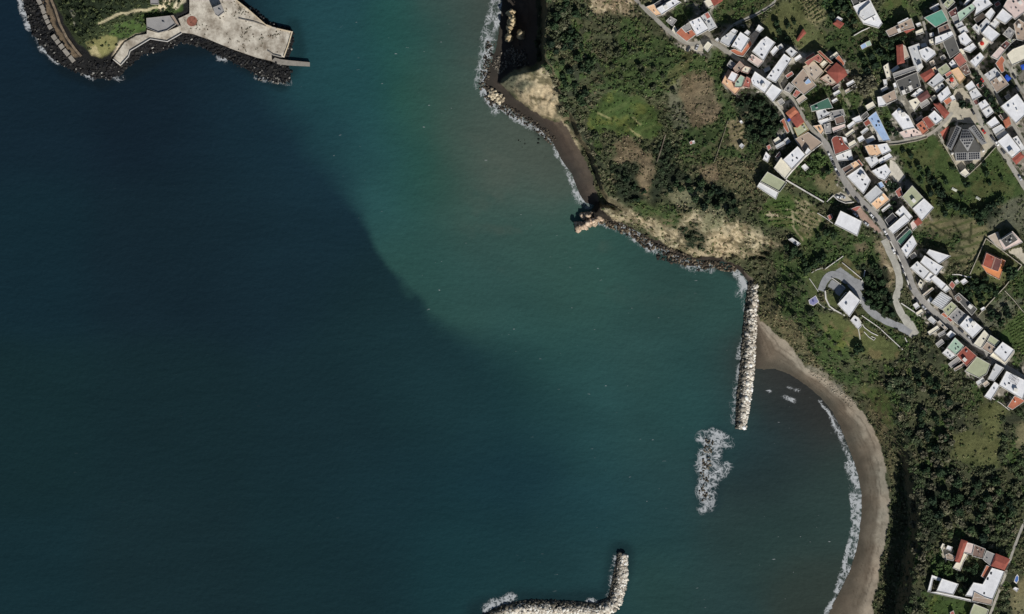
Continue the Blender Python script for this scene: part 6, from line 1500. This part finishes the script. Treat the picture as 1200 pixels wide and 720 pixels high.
# ------------------------------------------------------------------ plants
M_leaf = mat_leaf_attr('scrub_leaves')
M_bark = mat_surface('bark', (84,70,56), var=.2)
OCC = raster(ALLFOOT, .6) | (ROADD < 1.0) | raster([y[2] for y in YARDS], 1.0)
ir = random.Random(21); got = 0; tries = 0
while got < 46 and tries < 9000:
    tries += 1; x = ir.uniform(800, 1196); y = ir.uniform(2, 455)
    j = int((y - GY0) / STEP); i = int((x - GX0) / STEP)
    if CLS[j, i] != names.index('town') or (x < 975 and y < 160 and ir.random() < .5): continue
    a = math.radians(ir.choice((-38, -36, -34, -30))); w2, h2 = ir.uniform(2.6, 7.0), ir.uniform(1.6, 3.2)
    q = [(x + u * w2 * math.cos(a) - v * h2 * math.sin(a), y + u * w2 * math.sin(a) + v * h2 * math.cos(a)) for u, v in ((-1, -1), (1, -1), (1, 1), (-1, 1))]
    if raster([q], 0)[OCC].any(): continue
    house('small low outbuilding squeezed into a gap between the larger town houses', [(q, ir.uniform(2.3, 3.6), ir.choice(['lgrey', 'white2', 'white2', 'beige', 'grey', 'cream', 'tan', 'white', 'rose']), dict(items=0, win=False))], cat='outbuilding', name='outbuilding', group='low outbuildings between the town houses', door=False)
    OCC |= raster([q], .6); got += 1
print('infill', got)
BUILT = raster(ALLFOOT, 1.2) | (ROADD < .6) | raster([y[2] for y in YARDS], .3)

def leaf_block(cx, cy, cz, r, ctr_col, per, flat=.75):
    """leafy clumps: arrays of shrub centres (m), radius, colour -> quads"""
    n = len(cx); cnt = np.maximum(6, (per * r * r).astype(int)); ii = np.repeat(np.arange(n), cnt); m = len(ii)
    th = rng.uniform(0, 2 * math.pi, m); ph = np.arccos(rng.uniform(-.15, 1, m))
    # lumpy outline: radius varies with direction by per-shrub phases
    p1 = rng.uniform(0, 6.28, n)[ii]; p2 = rng.uniform(0, 6.28, n)[ii]
    rad = r[ii] * (.78 + .22 * np.sin(2 * th + p1) * np.sin(ph) + .16 * np.sin(5 * th + p2)) * rng.uniform(.72, 1.08, m)
    d = np.stack([np.cos(th) * np.sin(ph), np.sin(th) * np.sin(ph), np.cos(ph)], 1)
    c = np.stack([cx, cy, cz], 1)[ii] + d * rad[:, None] * np.array([1, 1, flat])
    nn = d + rng.normal(0, .55, (m, 3)); nn /= np.linalg.norm(nn, axis=1)[:, None]
    t = np.cross(nn, rng.normal(0, 1, (m, 3))); t /= np.linalg.norm(t, axis=1)[:, None] + 1e-9
    b = np.cross(nn, t)
    s = (rng.uniform(.22, .46, m) * (.8 + .12 * r[ii]))[:, None]
    q = np.stack([c - t * s - b * s * .8, c + t * s - b * s, c + t * s * .9 + b * s, c - t * s + b * s * .9], 1)
    fc = ctr_col[ii] * rng.uniform(.7, 1.35, (m, 1))
    return q.reshape(-1, 3), fc

def leaf_obj(name, V, FC, kind='stuff'):
    m = len(FC); me = fast_mesh(name, V, np.arange(m * 4).reshape(-1, 4), M_leaf)
    set_attr(me, 'Col', 'FLOAT_COLOR', 'FACE', np.hstack([np.clip(FC * LEAFK, 0, .6), np.ones((m, 1))]))
    o = link(bpy.data.objects.new(name, me)); tag(o, kind=kind); return o
LEAFK = 1.5

def cell_of(px, py):
    return (np.clip(((py - GY0) / STEP).round().astype(int), 0, PX.shape[0] - 1), np.clip(((px - GX0) / STEP).round().astype(int), 0, PX.shape[1] - 1))

N0 = 120000
px = rng.uniform(575, 1262, N0); py = rng.uniform(-48, 768, N0)
j, i = cell_of(px, py)
cl = CLS[j, i]; dens = np.array([G_[k][1] for k in names])[cl]
big = np.array([np.mean(G_[k][3]) for k in names])[cl]
dens = dens * np.clip(fbm(px, py, 22, 401) * 1.5 - .1, .1, 1)
keep = (rng.random(N0) < dens * np.clip(3.4 / big ** 2, .3, 1)) & INF[j, i] & ~BUILT[j, i] & (DF[j, i] > 1.0)
keep &= steep[j, i] < 3.5
px, py, cl, j, i = px[keep], py[keep], cl[keep], j[keep], i[keep]
n = len(px)
lo = np.array([G_[k][3][0] for k in names])[cl]; hi = np.array([G_[k][3][1] for k in names])[cl]
r = (lo + (hi - lo) * rng.random(n) ** 1.6) * .5 * 1.15
sc_col = np.array([lincol(G_[names[k]][2][rng.integers(0, len(G_[names[k]][2]))]) for k in cl])
# neighbouring plants share tones
sc_col = sc_col * (.70 + .60 * fbm(px, py, 18, 411))[:, None] * (1 + (fbm(px, py, 9, 421)[:, None] - .5) * np.array((.5, .1, .25)))
z = hz(px, py)
f = S * (CAM_H - z) / CAM_H
V, FC = leaf_block((px - 600) * f, (360 - py) * f, z + r * .25, r, sc_col, 15.0)
grp = np.repeat(np.isin(cl, [names.index('forest'), names.index('dark')]), np.maximum(6, (15.0 * r * r).astype(int)))
leaf_obj('woodland', V.reshape(-1, 4, 3)[grp].reshape(-1, 3), FC[grp])
leaf_obj('scrub', V.reshape(-1, 4, 3)[~grp].reshape(-1, 3), FC[~grp])

# islet scrub
n = 2600
px = rng.uniform(60, 222, n); py = rng.uniform(-60, 70, n)
k = (sdist(px, py, HILL) > 2) & (sdist(px, py, QUAY) < -1); px, py = px[k], py[k]
pd = seg_dist(px, py, [(116,28),(128,22),(142,16),(160,13),(176,11),(192,8)]); k = (pd > 2.4) & (rng.random(len(px)) < .75); px, py = px[k], py[k]
lowr = seg_dist(px, py, [(104,60),(118,50),(132,48)]) < 10
k = ~lowr | (rng.random(len(px)) < .3); px, py, lowr = px[k], py[k], lowr[k]
cc = pick([(48,58,38),(60,68,44),(40,50,34),(76,84,54)], len(px)); cc[(py > 22) & (px > 118)] *= 1.35
r = rng.uniform(.6, 1.6, len(px)); z = ihz(px, py); f = S * (CAM_H - z) / CAM_H
V, FC = leaf_block((px - 600) * f, (360 - py) * f, z + .2 * r, r, cc, 15.0); leaf_obj('scrub', V, FC)

# weeds and litter on the islet quay
n = 420; px = rng.uniform(215, 342, n); py = rng.uniform(-4, 70, n)
k = (sdist(px, py, QUAY) > 1.5) & (fbm(px, py, 16, 431) > .54); px, py = px[k], py[k]
px = np.concatenate([px, 283 + rng.normal(0, 5, 26), 324 + rng.normal(0, 5, 22), 288 + rng.normal(0, 4, 26)]); py = np.concatenate([py, 12 + rng.normal(0, 3, 26), 41 + rng.normal(0, 2, 22), 38 + rng.normal(0, 5, 26)])
k = sdist(px, py, QUAY) > 1.0; px, py = px[k], py[k]; f = S * (CAM_H - 3.0) / CAM_H
V, FC = leaf_block((px - 600) * f, (360 - py) * f, np.full(len(px), 2.95), rng.uniform(.25, .7, len(px)), pick([(84,80,62),(70,72,50),(104,92,76)], len(px)), 22.0, .3); leaf_obj('quay_weeds', V, FC)

# crop rows
def rows(name, poly, ang, gap, r, cols, every=1.6, skip=.12):
    xs = [p[0] for p in poly]; ys = [p[1] for p in poly]; cx, cy = np.mean(xs), np.mean(ys); R = max(max(xs) - min(xs), max(ys) - min(ys))
    P = []
    for u in np.arange(-R, R, gap):
        for v in np.arange(-R, R, every):
            P.append((cx + u * math.cos(ang) - v * math.sin(ang) + rng.normal(0, .15), cy + u * math.sin(ang) + v * math.cos(ang) + rng.normal(0, .2)))
    P = np.array(P); k = inside(P[:, 0], P[:, 1], poly) & (rng.random(len(P)) > skip); P = P[k]
    z = hz(P[:, 0], P[:, 1]); f = S * (CAM_H - z) / CAM_H
    V, FC = leaf_block((P[:, 0] - 600) * f, (360 - P[:, 1]) * f, z, np.full(len(P), r) * rng.uniform(.7, 1.25, len(P)), pick(cols, len(P)), 18.0); leaf_obj(name, V, FC)
rows('vine_rows', [(1178,386),(1193,368),(1215,342),(1215,430),(1190,406)], math.radians(60), 3.6, .7, [(64,80,42),(74,90,50)], 1.3)
rows('vine_rows', [(930,-8),(948,-8),(966,18),(958,30),(942,18)], math.radians(55), 4.2, .8, [(60,72,42),(80,84,54)])
rows('crop_rows', [(930,228),(946,240),(958,258),(948,276),(934,264)], math.radians(118), 5.0, .8, [(66,84,44),(84,92,56)], 1.6, .3)
rows('crop_rows', [(890,250),(924,228),(930,266),(906,266)], math.radians(85), 5.2, .8, [(56,78,38),(74,92,46)], 1.5, .2)
rows('crop_rows', [(854,150),(876,133),(888,146),(872,172)], math.radians(60), 5.0, .7, [(84,84,58),(66,72,46)], 1.6, .3)
rows('hedge_rows', [(694,98),(730,60),(798,62),(810,76),(768,112),(718,104)], math.radians(68), 15.0, 1.0, [(50,62,40),(60,70,46)], 1.5, .25)
rows('crop_rows', [(960,-8),(978,-8),(992,4),(968,14)], math.radians(35), 3.2, .7, [(44,66,44),(52,74,50)], 1.4)

# ------------------------------------------------------------------ trees one can tell apart
def crown_mesh(kind, seed, mat, nl, leaves):
    r_ = np.random.default_rng(seed); P = []; N_ = []
    for _ in range(nl):
        a = r_.uniform(0, 6.28); d = math.sqrt(r_.random()) * .72; zc = r_.uniform(.35, 1.0) if kind != 'tall' else r_.uniform(.3, 1.5)
        c = np.array((d * math.cos(a), d * math.sin(a), zc * (1.15 - .45 * d))); lr = r_.uniform(.26, .46)
        k = leaves // nl
        dv = r_.normal(0, 1, (k, 3)); dv[:, 2] = np.abs(dv[:, 2]) * .9 - .25; dv /= np.linalg.norm(dv, axis=1)[:, None]
        P.append(c + dv * lr * r_.uniform(.6, 1.05, (k, 1))); N_.append(dv)
    P = np.vstack(P); N_ = np.vstack(N_) + r_.normal(0, .5, P.shape); N_ /= np.linalg.norm(N_, axis=1)[:, None]; m = len(P)
    t = np.cross(N_, r_.normal(0, 1, (m, 3))); t /= np.linalg.norm(t, axis=1)[:, None]; b = np.cross(N_, t)
    s = r_.uniform(.09, .18, (m, 1))
    q = np.stack([P - t * s - b * s * .8, P + t * s - b * s, P + t * s * .9 + b * s, P - t * s + b * s * .9], 1).reshape(-1, 3)
    me = fast_mesh('crown', q, np.arange(m * 4).reshape(-1, 4), mat)
    set_attr(me, 'shade', 'FLOAT', 'FACE', r_.uniform(.62, 1.4, m)); return me
def trunk_mesh(seed):
    r_ = random.Random(seed); b = MB(); b.cyl((0, 0, -.3), (.03, .02, .55), .085, .06, 7)
    for k in range(4):
        a = k * 1.6 + r_.random(); b.cyl((.03, .02, .45), (.35 * math.cos(a), .35 * math.sin(a), .85 + .2 * r_.random()), .045, .015, 5)
    return b.mesh('trunk', M_bark)
L2 = lambda *cs: [tuple(v / EXPO * LEAFK for v in lincol(c)) for c in cs]
KIND = {
 'evergreen': mat_leaf_obj('leaf_evergreen', L2((34,48,32),(42,56,36),(30,42,32))),
 'olive': mat_leaf_obj('leaf_olive', L2((58,64,46),(68,72,53),(52,60,43))),
 'bare': mat_leaf_obj('leaf_bare', L2((72,71,57),(82,80,65),(66,67,53))),
 'fresh': mat_leaf_obj('leaf_fresh', L2((58,74,42),(68,84,47),(50,66,38))),
}
CROWN = {k: [crown_mesh('round', 50 + 7 * v + 31 * n_, m, 11, 330) for v in range(4)] for n_, (k, m) in enumerate(KIND.items())}
CROWN['tall'] = [crown_mesh('tall', 900 + v, KIND['evergreen'], 12, 330) for v in range(2)]
TRUNK = [trunk_mesh(s) for s in range(3)]
ntree = [0]
def tree(px, py, rad, kind, label, group, fn=hz):
    z = float(fn(px, py)); root = empty('tree', W(px, py, z), label, 'tree', group, rng.uniform(0, 6.28))
    tr = inst('trunk', TRUNK[ntree[0] % 3], root, (0, 0, 0), 0, (rad, rad, rad * 1.0))
    cr = inst('crown', CROWN[kind][ntree[0] % len(CROWN[kind])], root, (0, 0, rad * .35), 0, (rad, rad, rad * rng.uniform(.85, 1.1)))
    ntree[0] += 1

SPEC = [  # group, label, kind, list of (px, py, radius m)
 ('bushes dotted over the meadow below the church', 'small dark round bush standing in the green meadow below the church', 'evergreen', [(1058,177,2.0),(1066,182.5,2.6),(1077,196,2.8),(1089,204,2.4),(1079,212.5,2.0),(1081,206,1.6),(1094,213,2.4),(1117,196,2.4),(1155,203,2.6),(1154,192.5,2.2),(1133,217,3.0),(1097,222,3.0),(1104,228,3.2),(1090,226,2.6),(1108,214,2.4),(1066,196,1.8),(1126,230,1.8),(1160,216,2.0),(1173,209,1.7),(1142,245,2.4)]),
 ('dark trees lining the lower edge of the meadow', 'dark tree in the line along the lower edge of the meadow, above the terraced field', 'evergreen', [(1113,240,3.4),(1121,244,3.2),(1129,247,3.4),(1137,250,3.2),(1146,254,3.8),(1152,248,3.8),(1158,243,3.4),(1165,238,3.4),(1172,234,3.0),(1150,261,3.4),(1108,250,2.6)]),
 ('trees of the orchard left of the villa garden', 'round dark tree of the orchard left of the villa garden', 'evergreen', [(1137,335,3.2),(1144,340,3.4),(1151,335,3.4),(1159,339,3.6),(1137,347,3.0),(1149,351,3.2),(1132,338,2.6),(1166,344,2.8),(1155,328,2.8),(1127,343,2.4),(1144,330,2.6)]),
 ('trees in the grey plot above the vineyard', 'round dark tree in the grey plot between the pale wall and the vineyard', 'evergreen', [(1162,366,3.2),(1172,377,3.4),(1178,362,2.8),(1168,372,2.6),(1182,370,2.6),(1160,375,2.4)]),
 (None, 'big dark round tree at the right side of the villa, inside the walled garden', 'evergreen', [(1182,319,6.0)]),
 (None, 'dark tree beside the rear corner of the church', 'evergreen', [(1138,194,3.4)]),
 (None, 'leafy dark tree at the left of the two in the square before the church', 'evergreen', [(1127.5,121,3.6)]),
 (None, 'upright dark tree at the right of the two in the square before the church', 'tall', [(1135,125,2.6)]),
 (None, 'large dark tree alone on the lawn below the modern white house', 'evergreen', [(1005.5,410,4.6)]),
 ('trees filling the wooded hollow inside the driveway loop', 'dark tree in the wooded hollow between the driveway and the hairpin road', 'evergreen', [(1016,326,3.2),(1022,332,3.6),(1019,341,3.4),(1027,347,3.6),(1018,353,3.2),(1031,356,3.4),(1038,364,3.2),(1028,320,3.4),(1034,330,3.2),(1036,342,3.2),(1042,352,2.8),(1024,360,3.0),(1046,368,2.8),(1024,311,3.0)]),
 ('dark trees at the upper left corner of the driveway lawn', 'dark round tree at the upper left corner of the driveway lawn', 'evergreen', [(961,304,3.4),(954,310,2.8),(948,315,2.8),(966,300,2.6),(941,308,3.2),(943,318,2.8)]),
 ('dark trees around the little grey hut', 'dark tree round the little grey hut below the striped field', 'evergreen', [(930,292,3.6),(936,298,3.6),(928,302,3.0),(922,290,2.6),(968,274,3.2),(976,276,3.0),(958,278,2.8)]),
 ('trees in the gardens around the long taupe roof', 'dark tree in the wooded gardens around the long taupe roof', 'evergreen', [(1036,50,3.6),(1044,56,3.4),(1030,60,3.4),(1040,66,3.4),(1046,48,3.2),(1022,66,3.2),(1012,72,3.0),(1034,40,2.8),(1048,66,2.8),(1026,76,3.2),(1016,82,2.8),(1058,44,2.6),(1052,46,2.8)]),
 ('trees in the gardens left of the large white house', 'dark tree in the gardens left of the large white house at the top', 'evergreen', [(990,8,3.2),(982,10,3.2),(996,16,3.2),(975,18,2.8),(1000,26,2.8),(992,28,2.6),(998,36,2.6),(986,2,3.0)]),
 ('round trees on the olive coloured field', 'small dark round tree on the olive coloured field left of the long red shed', 'evergreen', [(910,28,2.6),(912,37,2.8),(924,31,2.4),(931,27,1.8),(921,45,2.4),(908,46,2.2)]),
 ('pale bare trees in the plot below the red pointed roof', 'pale bare brownish tree in the plot below the red pointed roof', 'bare', [(1004,94,3.6),(1012,98,3.6),(1000,104,3.2),(1012,108,3.2),(1020,92,3.0),(1018,102,3.2),(1024,100,2.8)]),
 ('trees in the shaded hollow below the joined white roofs', 'dark tree in the shaded hollow below the pair of joined white roofs', 'evergreen', [(868,122,3.0),(876,118,3.0),(884,124,3.2),(892,122,3.0),(900,130,3.2),(908,138,3.2),(896,140,3.2),(886,136,3.2),(902,150,3.2),(892,154,3.4),(884,160,3.2),(896,164,3.0),(878,150,3.0),(908,156,2.8),(914,148,2.6)]),
 ('bright green trees in the narrow garden by the main road', 'green tree in the narrow garden between the white terrace wall and the main road', 'fresh', [(954,184,2.8),(960,182,3.0),(952,192,3.0),(960,190,3.2),(966,186,2.8),(948,202,3.0),(956,200,3.0),(964,206,2.6)]),
 (None, 'dark round tree beside the layby garden, left of the parked cars on the main road', 'evergreen', [(971,202,2.8)]),
 ('dark trees in the town courts above the church', 'dark tree in a shaded court of the planted strip above the church lanes', 'evergreen', [(1145,92,2.6),(1150,100,2.6),(1155,108,2.8),(1160,115,2.8),(1165,122,2.6),(1167,128,2.4),(1142,87,2.2)]),
 ('trees in the walled court by the sage and white roof', 'dark tree in the walled court left of the sage green and white roof', 'evergreen', [(1042,214,2.8),(1048,217,2.8),(1046,222,2.6),(1040,220,2.2),(1044,244,2.4),(1048,238,2.2)]),
 ('dark trees in the court garden below the sky blue roof', 'dark tree in the small court garden right of the sky blue roof', 'evergreen', [(1044,152,2.6),(1049,156,2.4),(1041,158,2.2),(1040,144,2.2)]),
 ('garden trees inside the lower right farm courtyard', 'dark tree inside the courtyard of the lower right farmhouse', 'evergreen', [(1133,668,3.0),(1140,670,3.0),(1127,677,3.0),(1134,680,3.0),(1122,676,2.6),(1143,662,2.6),(1126,690,2.2)]),
 ('garden trees left of the upright red farm roof', 'tree in the garden left of the upright red farm roof', 'fresh', [(1102,662,3.0),(1110,664,2.8),(1098,670,3.0),(1106,672,2.8),(1112,674,2.6)]),
]
for grp_, lab, kind, lst in SPEC:
    for x, y, r_ in lst: tree(x, y, r_, kind, lab, grp_)

# bigger trees of the woods, drawn where they stand out most
def wood_trees(label, group, kind, poly, n, rr, dmin):
    got = []; tries = 0
    xs = [p[0] for p in poly]; ys = [p[1] for p in poly]
    while len(got) < n and tries < 6000:
        tries += 1; x = rng.uniform(min(xs), max(xs)); y = rng.uniform(min(ys), max(ys))
        if not inside(np.array(x), np.array(y), poly): continue
        j, i = cell_of(np.array([x]), np.array([y]))
        if BUILT[j[0], i[0]] or not INF[j[0], i[0]]: continue
        if any((x - a) ** 2 + (y - b) ** 2 < dmin * dmin for a, b in got): continue
        got.append((x, y)); tree(x, y, float(rng.uniform(*rr)), kind, label, group)
wood_trees('bushy dark evergreen rising from the wood between the bay and the lower right farm', 'evergreens of the wood above the bay', 'evergreen', [(1070,430),(1110,440),(1130,480),(1110,510),(1110,560),(1180,560),(1196,600),(1150,632),(1090,600),(1078,540)], 36, (2.8,4.4), 8)
wood_trees('greyish bare crowned tree rising from the wood between the bay and the lower right farm', 'grey bare trees of the wood above the bay', 'bare', [(1062,470),(1100,430),(1120,500),(1110,560),(1180,580),(1170,625),(1100,620),(1084,560)], 26, (2.4,3.8), 8)
wood_trees('greyish tree standing on the steep dark bank between the bay beach and the farm', 'trees on the steep dark bank', 'bare', [(1068,578),(1082,576),(1086,620),(1082,672),(1072,676),(1068,620)], 14, (2.4,3.4), 7)
wood_trees('dark tree of the thick wood at the cliff top, upper left of the land', 'trees of the cliff top wood', 'evergreen', [(646,-10),(672,-10),(676,40),(690,70),(686,130),(672,120),(650,80),(644,40)], 26, (2.4,3.8), 8)
wood_trees('olive green shrubby tree on the broken scrub slope of the headland', 'shrubby trees of the headland scrub', 'olive', [(700,30),(740,40),(800,110),(780,110),(720,90)], 16, (1.8,2.8), 9)
wood_trees('dark thicket tree on the headland between the brown field and the pale cliff edge', 'thicket trees of the headland', 'evergreen', [(726,196),(744,204),(762,236),(800,206),(860,226),(868,250),(826,244),(780,222),(745,236)], 22, (2.0,3.2), 8)
wood_trees('olive green tree on the slope between the bay beach and the modern white house', 'slope trees above the bay beach', 'olive', [(915,315),(945,330),(955,372),(990,408),(1020,430),(1000,446),(960,420),(930,375)], 22, (1.6,2.8), 9)
print('trees', ntree[0])
SUN_E = 5.0; SKY_E = 0.06; EXPOSURE = -0.26
# ------------------------------------------------------------------ camera, light, picture settings
sc = bpy.context.scene
cam = bpy.data.cameras.new('camera'); co = bpy.data.objects.new('camera', cam); C.objects.link(co)
co.location = (0, 0, CAM_H); co.rotation_euler = (0, 0, 0)
cam.sensor_fit = 'HORIZONTAL'; cam.sensor_width = 36.0
cam.lens = 36.0 * CAM_H / (1200 * S); cam.clip_start = 50; cam.clip_end = 60000
sc.camera = co
EL = math.radians(37.5)
sd = np.array((.41, -.91)); sd /= np.linalg.norm(sd)          # horizontal direction towards the sun (+Y is up in the picture)
to_sun = np.array((sd[0] * math.cos(EL), sd[1] * math.cos(EL), math.sin(EL)))
sun = bpy.data.lights.new('sun', 'SUN'); sun.energy = SUN_E; sun.angle = math.radians(.5); sun.color = (1.0, .965, .91)
so = bpy.data.objects.new('sun', sun); C.objects.link(so)
from mathutils import Vector
so.rotation_euler = Vector(tuple(to_sun)).to_track_quat('Z', 'Y').to_euler()
so.location = (0, 0, 800)
w = bpy.data.worlds.new('World'); sc.world = w; w.use_nodes = True
t = w.node_tree; sky = t.nodes.new('ShaderNodeTexSky'); sky.sky_type = 'NISHITA'; sky.sun_disc = False
sky.sun_elevation = EL; sky.sun_rotation = math.atan2(to_sun[0], to_sun[1]); sky.altitude = 50; sky.dust_density = .6; sky.air_density = 1.0
bg = t.nodes['Background']; bg.inputs['Strength'].default_value = SKY_E
t.links.new(sky.outputs[0], bg.inputs['Color'])
sc.view_settings.view_transform = 'Standard'; sc.view_settings.look = 'None'; sc.view_settings.gamma = 1.0
sc.view_settings.exposure = EXPOSURE; sc.view_settings.use_curve_mapping = False
sc.render.engine = 'CYCLES'
sc.cycles.max_bounces = 6; sc.cycles.diffuse_bounces = 2
sc.render.resolution_x = 1024; sc.render.resolution_y = 614
